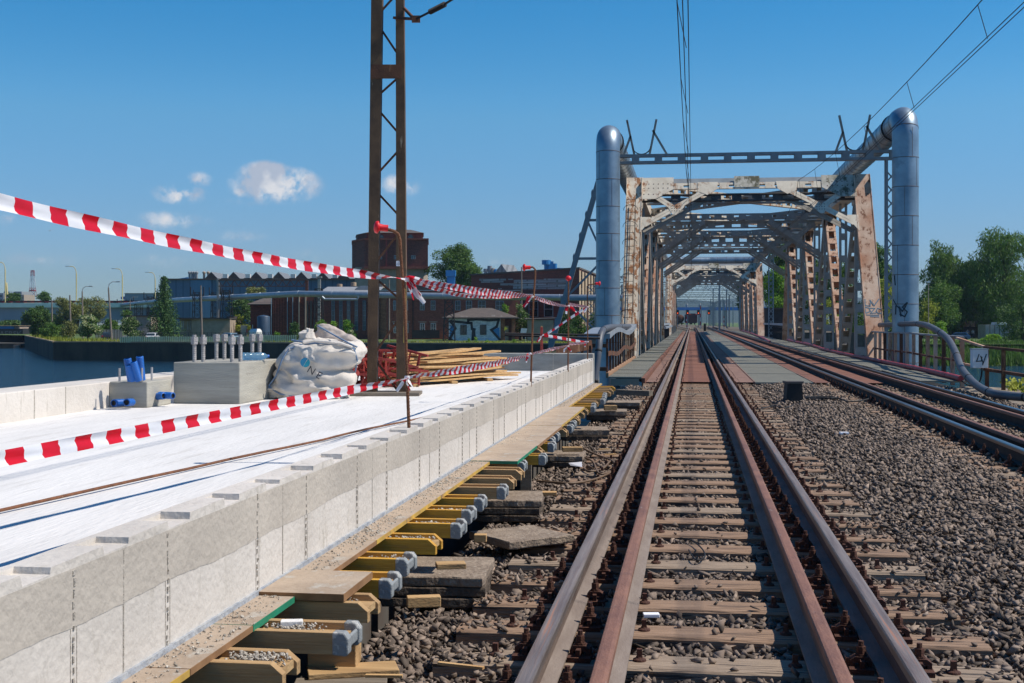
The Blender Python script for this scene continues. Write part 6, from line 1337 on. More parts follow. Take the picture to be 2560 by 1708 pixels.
def pylon(px, ytop, d, w0, w1, lab, m='lattice_dark', arm=0, nm='lattice_pylon', group='dark lattice pylons under the pipeline'):
    c = D(px, 800, d); zt_ = zz(ytop, d); H = zt_-GZ; t = thing(nm, lab, 'pylon', (c.x, c.y, GZ), group); b = MB(); n = max(3, int(H/1.3))
    def P(s, s2, f): w = (w0*(1-f)+w1*f)/2; return Vector((c.x, c.y, GZ+H*f))+RV*(s*w)+FV*(s2*w)
    for s in (-1, 1):
        for s2 in (-1, 1): b.bar(P(s, s2, 0), P(s, s2, 1), .13, .13, up=(0, 1, 0))
    for i in range(n):
        f0, f1 = i/n, (i+1)/n
        for s2 in (-1, 1): b.bar(P(-1, s2, f0), P(1, s2, f1), .07, .07, up=(0, 1, 0)); b.bar(P(1, s2, f0), P(-1, s2, f1), .07, .07, up=(0, 1, 0)); b.bar(P(-1, s2, f1), P(1, s2, f1), .07, .07, up=(0, 1, 0))
    b.build('lattice_body', m, t)
    if arm:
        b = MB(); z = zt_-.4; cc = Vector((c.x, c.y, z))
        for zz_ in (0, -.9): b.bar(cc-RV*arm+UZ*zz_*.3, cc+RV*arm+UZ*zz_*.3, .12, .12)
        for s in (-1, 1): b.bar(cc+RV*(s*arm), cc+RV*(s*w1*.5)-UZ*1.4, .09, .09); b.bar(cc+RV*(s*arm)-UZ*.3, cc+RV*(s*arm)+UZ*1.5, .16, .16); b.bar(cc+RV*(s*arm*.55), cc+RV*(s*arm*.55)+UZ*.9, .12, .12)
        b.build('cross_arm', m, t)
    return t
for i, a in enumerate(((493, 731, 262, 1.9, 1.3, 1.35), (538, 731, 285, 1.9, 1.3, 1.3), (566, 726, 246, 2.6, 1.3, 1.25), (347, 760, 330, 1.6, 1.6, 0), (376, 742, 318, 1.4, 1.2, 1.6), (322, 751, 350, 1.6, 1.4, 1.3), (252, 762, 400, 2, 2, 1.3), (283, 757, 380, 2, 2, 1.2), (797, 722, 228, 1.8, 1.2, 0), (1123, 718, 219, 2, 1.2, 1.1))):
    pylon(a[0], a[1], a[2], a[3], a[4], ordw(i+1)+' dark lattice pylon of the pipeline, counted through the row', arm=a[5])
pylon(1478, 715, 212, 1.5, 1.3, 'pale blue-grey lattice pylon left of the big heating pipe', 'steel_blue_grey', 0, group=None)
for (px, y0, y1, d) in ((1500, 775, 850, 200),): pass
gt = thing('rusty_gantry', 'rusty lattice girder on two columns in front of the blue warehouse', 'gantry', UD(uu(655, 250), 250, GZ)); d = 250; b = MB(); z0, z1 = zz(716, d), zz(700.5, d)
for z in (z0, z1): b.bar(UD(uu(546, d), d, z), UD(uu(766, d), d, z), .14, .14)
k = 22
for i in range(k): u0, u1 = [uu(546, d)+(uu(766, d)-uu(546, d))*(i+q2)/k for q2 in (0, 1)]; b.bar(UD(u0, d, z0 if i % 2 else z1), UD(u1, d, z1 if i % 2 else z0), .12, .12, up=(0, 1, 0))
b.build('lattice_girder', 'rust_steel', gt); b = MB(); b.ubox(uu(541.5, d), uu(547, d), d, d+.4, GZ, zz(697, d)); b.build('grey_column', 'grey_and_shade_paint', gt); b = MB(); b.ubox(uu(763, d), uu(770, d), d, d+.4, zz(752, d), zz(701, d)); b.build('rusty_column', 'rust_steel', gt)
b = MB(); b.ubox(uu(794, 236), uu(801, 236), 236, 236.5, zz(808, 236), zz(697, 236)); b.ubox(uu(791, 236), uu(804, 236), 235.9, 236.6, zz(694.5, 236), zz(691, 236)); tag(b.build('chimney_pipe', 'grey_and_shade_paint', None, UD(uu(797, 236), 236, GZ)), 'grey flanged vent column in front of the hall', 'chimney')
# ------------------------------------------------------------------ buildings on the left bank
def window(parent, px0, px1, y0, y1, d, fr='frame_pale', bars=1, pane='glass'):
    u0, u1, z0, z1 = uu(px0, d), uu(px1, d), zz(y1, d), zz(y0, d); b = MB(); w = .07; dd = d-.06
    for a in ((u0, u1, z0, z0+w), (u0, u1, z1-w, z1), (u0, u0+w, z0, z1), (u1-w, u1, z0, z1), ((u0+u1)/2-w/3, (u0+u1)/2+w/3, z0, z1)): b.ubox(a[0], a[1], dd-.08, dd, a[2], a[3])
    for k in range(1, bars+1): z = z0+(z1-z0)*k/(bars+1); b.ubox(u0, u1, dd-.07, dd, z-w/3, z+w/3)
    o = b.build('window', fr, parent); b = MB(); b.ubox(u0+.01, u1-.01, dd-.03, d+.01, z0+.01, z1-.01); b.build('pane', pane, o); return o
def bld(name, label, px, d, cat='building', group=None): return thing(name, label, cat, UD(uu(px, d), d, GZ), group)
# blue warehouse
d = 330; wh = bld('blue_warehouse', 'long blue clad warehouse with a row of grey roof monitors', 650, d); ZT = zz(700, d)
b = MB(); b.ubox(uu(416, d), uu(1000, d), d+.5, d+50, GZ, ZT); b.build('wall', 'cladding_blue', wh); b = MB(); b.ubox(uu(476, d), uu(528, d), d, d+.49, GZ, ZT-.1); b.build('light_panel', 'cladding_blue_end', wh)
b = MB(); b.ubox(uu(415, d), uu(1002, d), d-.2, d+51, ZT, ZT+.35); b.build('roof_edge', 'roof_tar', wh); b = MB(); b.prism([D(420, 700.5, 335), D(470, 693, 335), D(470, 700.5, 335)], FV*6); b.build('canopy', 'vent_blue', wh)
for i, px in enumerate((528, 583.5, 640, 696, 753, 806, 858)):
    u = uu(px, d+1); hw_ = 1.85; zt_ = ZT+2.15; o = MB(); o.prism([UD(u-hw_, d+1, ZT+.2), UD(u+hw_, d+1, ZT+.2), UD(u, d+1, zt_)], FV*14); mo = o.build('roof_monitor', 'corrugated', wh); b = MB(); b.prism([UD(u-hw_+.15, d+.99, ZT+.3), UD(u+hw_-.15, d+.99, ZT+.3), UD(u, d+.99, zt_-.2)], -FV*.03); b.build('gable', 'roof_dark', mo)
    if i: b = MB(); u2 = uu(px-16, d); b.ubox(u2-1.1, u2+.1, d, d+1.4, ZT+.5, ZT+1.5); b.build('vent_box', 'tower_white', wh); b = MB(); b.ubox(u2-1.5, u2+.2, d+.1, d+1.2, ZT+.3, ZT+.5); b.build('vent_stand', 'roof_dark', wh)
for px in (469, 475.5, 481, 487, 505.5, 516): b = MB(); p = UD(uu(px, d), d+2, ZT+.3); b.lathe(p, [(.3, 0), (.3, 1.4), (.45, 1.45), (.45, 1.8), (.2, 2), (0, 2)], 10); b.build('roof_vent', 'roof_grey' if px < 490 else 'plaster', wh)
t = bld('grey_warehouse', 'plain grey warehouse behind the spruce', 350, 430); b = MB(); b.ubox(uu(312, 430), uu(398, 430), 430, 460, GZ, zz(734, 430)); b.build('wall', 'bridge_blue_grey', t); b = MB(); b.ubox(uu(311, 430), uu(399, 430), 429.7, 461, zz(734, 430), zz(733, 430)); b.build('roof', 'roof_grey', t)
for k in range(4): window(t, 352+12*k, 355+12*k, 771, 779, 430)
t = bld('plaster_shed', 'flat-roofed plaster shed left of the spruce', 346, 250); b = MB(); b.ubox(uu(317, 250), uu(378, 250), 250, 258, GZ, zz(791, 250)); b.build('wall', 'plaster', t); b = MB(); b.ubox(uu(315, 250), uu(380, 250), 249.6, 258.5, zz(791, 250), zz(788.5, 250)); b.build('roof', 'roof_dark', t)
t = bld('plaster_shed', 'flat-roofed plaster substation right of the spruce with tall slit windows', 515, 245); b = MB(); b.ubox(uu(449, 245), uu(578, 245), 245, 254, GZ, zz(798, 245)); b.ubox(uu(480, 244), uu(576, 244), 243.6, 244.98, GZ, zz(798, 245)); b.build('wall', 'plaster', t); b = MB(); b.ubox(uu(446, 245), uu(580, 245), 243, 254.6, zz(798, 245), zz(794.5, 245)); b.build('roof', 'roof_dark', t)
b = MB(); b.ubox(uu(560, 245), uu(580, 245), 247, 253, zz(794.4, 245), zz(791, 245)); b.build('roof_step', 'roof_dark', t)
for px in (453, 457.5, 468.5, 474.5): window(t, px, px+3, 802, 825, 245)
# brick hall with tall windows
d = 240; ha = bld('brick_hall', 'dark brick hall with tall narrow windows behind the pipeline', 810, d); ZH = zz(733, d)
b = MB(); b.ubox(uu(680, d), uu(942, d), d, d+30, GZ, ZH); b.build('wall', 'brick_dark', ha); b = MB(); b.prism([UD(uu(800, d), d-.3, ZH), UD(uu(944, d), d-.3, ZH), UD(uu(944, d), d+10, ZH+1.2), UD(uu(800, d), d+10, ZH+1.2)], UZ*.25); b.build('roof', 'roof_grey', ha)
b = MB(); p = UD(uu(905, d), d+3, ZH); b.prism([p+RV*(2.0*math.cos(a))+UZ*(1.5*math.sin(a)) for a in [math.pi*k/12 for k in range(13)]], FV*8); b.build('barrel_skylight', 'roof_grey', ha)
for px, m in ((747, 'plaster'), (763, 'plaster'), (732, 'frame_blue'), (718.5, 'frame_blue'), (678.5, 'frame_blue')): b = MB(); b.ubox(uu(px, d), uu(px+2.6 if m == 'plaster' else px+.8, d), d-.5, d-.02, GZ, ZH-.4); b.build('pilaster', m, ha)
b = MB()
for i in range(9): b.ubox(uu(684+4*i, d), uu(685+4*i, d), d-.15, d-.01, GZ+1, ZH-.5)
b.build('ribs', 'brick_red', ha)
for i, px in enumerate((829, 848, 867.5, 887, 907, 926)): window(ha, px, px+8, 752, 826, d, 'frame_blue', 5)
for px in (766, 775, 784): window(ha, px, px+5, 752, 822, d, 'lattice_dark', 5)
b = MB()
for px, y in ((843, 709), (878, 704.5), (950, 709)): p = UD(uu(px+6, 255), 255, 0); b.lathe((p.x, p.y, zz(y+11, 255)), [(0, 0), (.55, 0), (.55, .75), (0, .8)], 12)
b.build('roof_drums', 'plaster_warm', ha)
# low shed with pitched roof, dark tank
t = bld('brick_shed', 'small dark brick shed with a pitched tarred roof left of the hall', 650, 250); b = MB(); b.ubox(uu(626, 250), uu(682, 250), 250, 262, GZ, zz(762, 250)); b.build('wall', 'brick_dark', t); b = MB(); b.prism([UD(uu(620, 250), 249, zz(763, 250)), UD(uu(684, 250), 249, zz(763, 250)), UD(uu(684, 250), 256, zz(743, 250)), UD(uu(656, 250), 256, zz(743, 250))], UZ*.2); b.build('roof', 'roof_tar', t)
tk = bld('storage_tank', 'tall dark blue cylindrical tank beside the brick shed', 659, 236); p = UD(uu(659, 236), 236, 0); b = MB(); b.lathe((p.x, p.y, GZ), [(1.2, 0), (1.2, 4.2), (1.1, 4.35), (0, 4.6)], 24); b.build('tank_shell', 'tank_blue', tk, smooth=40)
tk2 = bld('gas_tank', 'small white horizontal gas tank left of the blue tank', 633, 228); p = D(623, 833, 228); b = MB(); b.lathe(p, [(0, 0), (.45, .06), (.72, .3), (.78, .6), (.78, 1.9), (.5, 2.2), (0, 2.3)], 18, RV+FV*.5); b.build('tank_shell', 'tank_white', tk2, smooth=50); b = MB(); b.cyl(p+RV*.6+UZ*.7, p+RV*.6+UZ*1.5, .08); b.build('valve', 'bolt_grey', tk2); b = MB(); b.ubox(uu(627, 228), uu(640, 228), 228.2, 229, GZ, p.z-.5); b.build('saddle', 'concrete_grey', tk2)
b = MB(); b.ubox(uu(601.5, 230), uu(617, 230), 230, 230.4, GZ, zz(813.5, 230)); tag(b.build('concrete_slab', 'plaster', None, UD(uu(608, 230), 230, GZ)), 'upright pale concrete slab beside the gas tank', 'slab'); b = MB(); b.ubox(uu(615.5, 229), uu(618.7, 229), 229, 229.3, zz(832, 229), zz(823, 229)); tag(b.build('red_cabinet', 'tail_red', None, UD(uu(617, 229), 229, GZ)), 'narrow red cabinet on the concrete slab edge', 'cabinet')
# tall brick tower block
d = 300; bt = bld('brick_tower', 'massive dark red brick tower block with a stepped attic', 970, d); b = MB(); b.ubox(uu(886, d), uu(1057, d), d+1, d+18, GZ, zz(668, d)); b.build('shaft', 'plaster', bt)
b = MB(); z0, z1 = zz(666, d), zz(600, d); b.prism([UD(uu(871, d), d+8, z0), UD(uu(911, d), d, z0), UD(uu(1070, d), d, z0), UD(uu(1070, d+20), d+20, z0), UD(uu(880, d+20), d+20, z0)], UZ*(z1-z0)); b.build('brick_body', 'brick_dark', bt)
b = MB(); b.prism([UD(uu(870, d), d+7.6, z0-.6), UD(uu(911, d), d-.4, z0-.6), UD(uu(1073, d), d-.4, z0-.6), UD(uu(1073, d+20), d+20, z0-.6), UD(uu(880, d+20), d+20, z0-.6)], UZ*.58); b.prism([UD(uu(869, d), d+7.5, z1), UD(uu(910.5, d), d-.5, z1), UD(uu(1072, d), d-.5, z1), UD(uu(1072, d+20), d+20, z1), UD(uu(879, d+20), d+20, z1)], UZ*.35); b.build('cornice', 'brick_red', bt)
b = MB(); b.prism([UD(uu(884, d), d+8, z1+.36), UD(uu(915, d), d+1.5, z1+.36), UD(uu(1056, d), d+1.5, z1+.36), UD(uu(1056, d+18), d+18, z1+.36), UD(uu(890, d+18), d+18, z1+.36)], UZ*1.35); b.build('attic', 'brick_dark', bt)
b = MB(); P = [UD(uu(881, d), d+7.4, z1+1.72), UD(uu(912, d), d+.9, z1+1.72), UD(uu(1059, d), d+.9, z1+1.72), UD(uu(1059, d+18), d+18, z1+1.72), UD(uu(888, d+18), d+18, z1+1.72)]; Q = [UD(uu(930, d), d+9, z1+2.9), UD(uu(950, d), d+7, z1+2.9), UD(uu(1020, d), d+7, z1+2.9), UD(uu(1020, d), d+12, z1+2.9), UD(uu(930, d), d+12, z1+2.9)]
b.add(P+Q, [(i, (i+1) % 5, 5+(i+1) % 5, 5+i) for i in range(5)]+[(5, 6, 7, 8, 9), (4, 3, 2, 1, 0)]); b.build('roof', 'roof_tar', bt)
for px in (966, 1017): b = MB(); b.ubox(uu(px-1.7, d), uu(px+1.7, d), d-.12, d-.01, z0, z1); b.build('red_pilaster', 'red_paint', bt)
for (a, c) in ((946, 955), (985, 993), (1028, 1039)): window(bt, a, c, 639, 648, d)
for px in (951, 1025): b = MB(); c = UD(uu(px, d), d+1.45, z1+.5); b.prism([c+RV*(.65*math.cos(a))+UZ*(.85*math.sin(a)) for a in [math.pi*k/10 for k in range(11)]], -FV*.05); b.build('arched_window', 'glass', bt)
# two storey brick building
d = 238; bb = bld('brick_offices', 'two-storey red brick building with white window frames on the far quay', 1060, d); b = MB(); b.ubox(uu(966, d), uu(1300, d), d, d+14, GZ, zz(728, d)); b.build('wall', 'brick_red', bb)
b = MB(); b.prism([UD(uu(942, d), d+3.2, GZ), UD(uu(966, d), d+.01, GZ), UD(uu(966, d), d+6, GZ), UD(uu(942, d), d+6, GZ)], UZ*(zz(730, d)-GZ)); b.build('side_wing', 'brick_mixed', bb)
b = MB(); b.ubox(uu(940, d), uu(1302, d), d-.4, d+14.5, zz(728, d), zz(725.5, d)); b.build('roof', 'roof_grey', bb); b = MB(); b.prism([UD(uu(1070, d)+2*math.cos(a)*1.5, d+2, zz(725, d)+1.3*math.sin(a)) for a in [math.pi*k/12 for k in range(13)]], FV*9); b.build('skylight', 'roof_dark', bb)
for (a, c) in ((983, 990), (1013, 1020), (1050, 1061.5), (1077, 1088.5), (1138, 1151), (1165, 1180), (1195, 1214), (1239, 1259)): window(bb, a, c, 752, 776, d, 'frame_pale', 1)
for (a, c) in ((984, 992), (1014, 1021), (1050, 1062), (1077, 1090)): o = window(bb, a, c, 808, 833, d, 'tower_white', 1); b = MB(); b.ubox(uu(a-4, d), uu(c+4, d), d-.15, d-.01, zz(806, d), zz(804, d)); b.build('lintel', 'plaster', bb)
b = MB(); b.ubox(uu(1031.5, d), uu(1033.5, d), d-.2, d-.02, GZ, zz(729, d)); b.build('drain_pipe', 'black', bb)
b = MB(); b.ubox(uu(1034, d), uu(1102, d), d-4, d-3.9, zz(845, d), zz(825, d)); b.build('yard_fence', 'lattice_dark', bb)
vb = thing('blue_duct', 'bright blue ventilation duct on the roof beside the big tree', 'duct', D(1127, 725, 243)); b = MB(); b.ubox(uu(1117, 243), uu(1137, 243), 243, 244.6, zz(726, 243), zz(691, 243)); b.build('duct_body', 'vent_blue', vb); b = MB(); b.ubox(uu(1114.5, 243), uu(1139, 243), 242.7, 244.8, zz(690.8, 243), zz(676, 243)); b.build('duct_hood', 'vent_blue', vb)
# tall block with white block infill, oblique front
DL, DR = 272, 236; A = D(1178, 689, DL); B_ = D(1448, 672.5, DR); A.z = B_.z = (A.z+B_.z)/2; C_ = D(1492, 690, 274); C_.z = A.z; tbk = bld('brick_block', 'tall dark brick block with patches of white blockwork and blue roof vents', 1310, 250)
b = MB(); g = lambda p: Vector((p.x, p.y, GZ)); b.prism([g(A), g(B_), g(B_)+(C_-B_)*.02, g(C_), g(C_)+(A-B_)], UZ*(A.z-GZ)); b.build('wall', 'brick_dark', tbk)
n = (B_-A).normalized(); fn = n.cross(UZ); fn = fn if fn.dot(FV) < 0 else -fn
sn = (C_-B_).normalized(); sfn = sn.cross(UZ); sfn = sfn if sfn.dot(RV) > 0 else -sfn
def on(px, py, off=0):    # point on the oblique front
    v = FV+RV*((px-1280)/3200)+UZ*((802-py)/3200); t_ = (A-CAM).dot(fn)/v.dot(fn); return CAM+v*t_+fn*off
for (x0, y0, x1, y1) in ((215, 432, 590, 458), (240, 458, 555, 486), (700, 445, 1450, 490), (510, 498, 1440, 525), (690, 525, 1430, 578), (620, 432, 690, 450), (480, 565, 530, 580), (1120, 430, 1440, 446)):
    q4 = [on(1160+x0*.1786, 620+y0*.1786, .02), on(1160+x1*.1786, 620+y0*.1786, .02), on(1160+x1*.1786, 620+y1*.1786, .02), on(1160+x0*.1786, 620+y1*.1786, .02)]; b = MB(); b.prism(q4, fn*.03); b.build('white_blockwork', 'block_white', tbk)
b = MB(); b.obox((B_+C_)/2+sfn*.02-UZ*((A.z-GZ)/2), (C_-B_)/2, sfn*.02, UZ*((A.z-GZ)/2-.3)); b.build('lit_side_wall', 'plaster_warm', tbk); b = MB()
for k in range(6): p = B_.lerp(C_, (k+.5)/6); b.obox(p+sfn*.15-UZ*((A.z-GZ)/2), sn*.22, sfn*.12, UZ*((A.z-GZ)/2-.3))
b.build('pilasters', 'roof_tar', tbk); b = MB(); b.prism([A+fn*.4, B_+fn*.4+sfn*.4, C_+sfn*.4, C_+(A-B_)], UZ*.3); b.build('roof', 'roof_tar', tbk)
for (x0, x1) in ((675, 800), (915, 1040), (1130, 1250)):
    q4 = [on(1160+x*.1786, y, .03) for x, y in ((x0, 754), (x1, 754), (x1, 792), (x0, 792))]; b = MB(); b.prism(q4, fn*.03); o = b.build('window', 'glass', tbk); b = MB()
    for (i, j) in ((0, 1), (1, 2), (2, 3), (3, 0)): b.bar(q4[i]+fn*.06, q4[j]+fn*.06, .12, .12)
    b.bar((q4[0]+q4[3])/2+fn*.06, (q4[1]+q4[2])/2+fn*.06, .1, .1); b.build('frame', 'frame_pale', o)
def onroof(px, d): p = D(px, 800, d); p.z = A.z+.3; return p
for i, (px, w, h, box) in enumerate(((1366, .9, 1.2, 1), (1377, .75, 1.5, 0), (1387, .45, 1.1, 0), (1400, .7, .25, 0))):
    p = onroof(px, 246); b = MB()
    if i == 1: b.obox(p+UZ*.75, RV*.5, FV*.5, UZ*.75)
    elif i == 0: b.cyl(p, p+UZ*.9, .45, n=14); b.lathe(p+UZ*.9, [(0, 0), (.9, 0), (.9, .85), (0, .85)], 14)
    else: b.cyl(p, p+UZ*h, w, n=14)
    tag(b.build('roof_vent', 'vent_blue', None, p), ordw(i+1)+' bright blue roof vent from the left on the tall brick block', 'vent', 'blue roof vents')
for i, (px, h, m) in enumerate(((1214.5, 1.3, 'roof_grey'), (1224.5, 1.9, 'roof_grey'), (1231.5, 1.4, 'plaster'), (1238, 1.2, 'vent_blue'), (1249, 1.1, 'roof_grey'))):
    p = D(px, 689, 268); p.z = A.z; b = MB(); b.lathe(p, [(.38, 0), (.38, h*.55), (.5, h*.55), (.5, h), (0, h)], 10); tag(b.build('roof_vent', m, None, p), ordw(i+1)+' small roof vent from the left, near the grey roof gable', 'vent', 'small roof vents by the gable')
b = MB(); p = onroof(1253, 262); b.prism([p-RV*1.3, p+RV*1.2, p+RV*.0+UZ*1.7], FV*5+RV*2.6); tag(b.build('roof_monitor', 'corrugated', None, p), 'grey corrugated gable on the tall brick block roof', 'roof light')
# graffiti house
d = 224; gh = bld('quay_house', 'low house with a dark hipped roof and blue-white painted wall on the quay', 1205, d); u0, u1 = uu(1122, d), uu(1251, d); z1 = zz(794, d)
b = MB(); b.ubox(u0, u1, d, d+7, GZ, z1); b.build('wall', brick('painted_brick', (.8, .84, .9), (.6, .66, .74), (.7, .74, .78), .5, .16), gh)
b = MB(); b.ubox(u1+.01, uu(1262, d), d+.3, d+6, GZ, z1); b.ubox(uu(1279, d), uu(1288, d), d+.3, d+6, GZ, z1); b.build('porch_wall', 'brick_mixed', gh)
b = MB(); b.ubox(uu(1262, d)+.01, uu(1279, d)-.01, d+1.2, d+6, GZ, z1); b.build('porch_recess', 'brick_dark', gh); b = MB(); b.ubox(uu(1264, d), uu(1271, d), d+1.1, d+1.19, GZ, zz(815, d)); b.build('door', 'plaster_warm', gh)
b = MB(); ze = zz(794, d)+.02; zr = zz(769.5, d); E = [UD(uu(1105, d), d-.9, ze), UD(uu(1297, d), d-.9, ze), UD(uu(1297, d), d+8, ze), UD(uu(1105, d), d+8, ze)]; Rg = [UD(uu(1180, d), d+3.5, zr), UD(uu(1228, d), d+3.5, zr)]
b.add(E+Rg+[e-UZ*.2 for e in E], [(0, 1, 5, 4), (1, 2, 5), (2, 3, 4, 5), (3, 0, 4), (9, 8, 7, 6), (0, 6, 7, 1), (1, 7, 8, 2), (2, 8, 9, 3), (3, 9, 6, 0)]); b.build('roof', 'roof_tar', gh)
for (a, c) in ((1151, 1167), (1200, 1216)): o = window(gh, a, c, 812, 837, d, 'lattice_dark', 3)
def gr(pts, w, m):
    b = MB(); b.stroke([D(px, py, d-.02) for px, py in pts], w, -FV, .02); b.build('wall_painting', m, gh)
def grp(pts, m): b = MB(); b.prism([D(px, py, d-.015) for px, py in pts], -FV*.012); b.build('wall_painting', m, gh)
def PE(x, y): return (1160+x*.1786, 620+y*.1786)
def P5(x, y): return (1050+x*.2679, 580+y*.2679)
grp([P5(*p) for p in ((285, 870), (330, 885), (310, 950), (275, 990))], 'vent_blue'); grp([P5(*p) for p in ((740, 890), (665, 920), (745, 1005))], 'vent_blue'); grp([P5(*p) for p in ((485, 905), (515, 910), (522, 1012), (478, 1012))], 'print_black')
for pts in ([(283, 835), (320, 880), (330, 900), (300, 960), (275, 1005), (300, 1015)], [(285, 833), (450, 850), (480, 850)], [(450, 850), (450, 822), (530, 815), (640, 825), (735, 820)], [(480, 850), (485, 905), (510, 910)], [(735, 820), (715, 885), (665, 915), (745, 1005)]): gr([P5(*p) for p in pts], .42, 'graffiti_blue' if 0 else 'print_black')
t = bld('plaster_hut', 'small plaster hut with a dark flat roof right of the painted house', 1350, 222); b = MB(); b.ubox(uu(1319, 222), uu(1384, 222), 222, 227, GZ, zz(800, 222)); b.build('wall', 'plaster', t); b = MB(); b.prism([UD(uu(1312, 222), 221.6, zz(799.8, 222)), UD(uu(1392, 222), 221.6, zz(797.5, 222)), UD(uu(1392, 222), 227.5, zz(796, 222)), UD(uu(1312, 222), 227.5, zz(798, 222))], UZ*.15); b.build('roof', 'roof_dark', t)
t = bld('tilted_sign', 'tilted white board sign on a stick near the hut', 1312, 214, 'sign'); b = MB(); c = D(1309, 830, 214); b.obox(c, RV*.5-UZ*.04, FV*.03, UZ*.6+RV*.1); b.build('board', 'tower_white', t); b = MB(); b.bar(c+RV*.3, (c.x+.35, c.y, GZ), .07, .07); b.build('stick', 'tower_white', t)
t = bld('warning_sign', 'yellow triangular warning sign in front of the porch', 1265, 214, 'sign'); b = MB(); b.prism([D(1260, 827, 214), D(1270, 822, 214), D(1262, 816, 214)], FV*.03); b.build('sign_plate', 'sign_yellow', t); b = MB(); b.bar(D(1264, 826, 214.1), (D(1264, 826, 214.1).x, D(1264, 826, 214.1).y, GZ), .06, .06); b.build('sign_post', 'bolt_grey', t)
ld = bld('quay_ladder', 'steel ladder going down the quay wall', 1203, 194.5, 'ladder'); b = MB(); dq = 194.6
for px in (1198, 1208): b.bar(D(px, 853, dq), D(px, 893, dq), .06, .06)
for k in range(9): b.bar(D(1198, 858+4*k, dq), D(1208, 858+4*k, dq), .05, .05)
b.build('ladder_frame', 'bolt_grey', ld)
for (px0, px1, y0, dd, m, lab, seg) in ((300, 660, 841.5, 206, 'fence_green', 'low faded green plank fence along the quay edge', 1), (655, 742, 838, 207, 'fence_green', 'greenish picket fence right of the bolts', 1), (238, 306, 824, 243, 'fence_grey', 'grey plank fence behind the black car', 1), (318, 405, 826, 243, 'fence_grey', 'weathered plank fence behind the white car', 1)):
    t = bld('plank_fence', lab, (px0+px1)/2, dd, 'fence'); b = MB(); n_ = int((px1-px0)/2.4)
    for i in range(n_):
        pa = px0+(px1-px0)*i/n_; slope = (0.0 if dd > 230 else -(pa-300)*.0045*0); d_ = dd-(pa-300)*.0105 if dd < 230 else dd; h = random.uniform(-.06, .05); b.ubox(uu(pa, d_)+.02, uu(pa+2.3, d_), d_, d_+.04, GZ-.02, zz(y0, d_)+h)
    b.build('planks', 'fence_green' if m == 'fence_green' else 'fence_grey', t)
wf = bld('wire_fence', 'thin dark mesh fence along the far quay', 600, 219, 'fence'); b = MB()
for i in range(40): u = uu(395+9.5*i, 219); b.ubox(u, u+.07, 219, 219.07, GZ, GZ+1.5)
for z in (.4, .8, 1.2, 1.48): b.ubox(uu(395, 219), uu(770, 219), 219.02, 219.05, GZ+z, GZ+z+.03)
b.build('posts_and_wires', 'lattice_dark', wf)
# cars
def car(px, d, yaw, m, label, L=4.2, scale=1):
    c = UD(uu(px, d), d, GZ+.04); t = thing('parked_car', label, 'car', c); ca, sa = math.cos(yaw), math.sin(yaw); X = RV*ca+FV*sa; Y_ = -RV*sa+FV*ca   # X = width axis, Y = length axis
    def pr(prof, w, nm, mt_, bev=.05, taper=1): b = MB(); n = len(prof); V0 = [c-X*(w/2*(taper if z > .95 else 1))+Y_*y+UZ*z for y, z in prof]; V1 = [c+X*(w/2*(taper if z > .95 else 1))+Y_*y+UZ*z for y, z in prof]; b.add(V0+V1, [tuple(range(n)), tuple(range(2*n-1, n-1, -1))]+[(i, n+i, n+(i+1) % n, (i+1) % n) for i in range(n)]); return b.build(nm, mt_, t, bevel=bev)
    pr([(-2.05, .3), (-2.1, .75), (-1.95, .95), (1.1, .95), (2.0, .8), (2.1, .45), (2.05, .25)], 1.74, 'body', m); pr([(-1.9, .951), (-1.5, 1.42), (.3, 1.45), (1.1, .951)], 1.62, 'cabin', m, .04, .86)
    b = MB()
    for s in (-1, 1): b.add([c+X*(s*.83)+Y_*y+UZ*z for y, z in ((-1.55, 1.0), (.85, 1.0))]+[c+X*(s*.735)+Y_*y+UZ*z for y, z in ((.25, 1.38), (-1.35, 1.38))], [(0, 1, 2, 3)])
    b.add([c+X*x+Y_*y+UZ*z for x, y, z in ((-.7, -1.93, 1.0), (.7, -1.93, 1.0), (.6, -1.6, 1.37), (-.6, -1.6, 1.37))], [(0, 1, 2, 3)]); b.add([c+X*x+Y_*y+UZ*z for x, y, z in ((-.7, 1.1, 1.0), (.7, 1.1, 1.0), (.6, .42, 1.39), (-.6, .42, 1.39))], [(0, 1, 2, 3)]); b.build('window', 'glass', t)
    for s in (-1, 1):
        b = MB(); p = c+X*(s*.72)-Y_*2.09+UZ*.78; b.obox(p, X*.13, Y_*.03, UZ*.09); b.build('tail_light', 'tail_red', t)
        for y in (-1.3, 1.3): b = MB(); p = c+Y_*y+UZ*.3; b.cyl(p+X*(s*.7), p+X*(s*.885), .31, n=18); b.build('wheel', 'tyre', t)
    return t
car(268.5, 226, .25, 'car_black', 'black car seen from behind on the quay road by the pole'); car(382, 216, .1, 'car_white', 'white car behind the green fence left'); car(570, 213, .9, 'car_pale', 'pale blue car behind the anchor bolts')
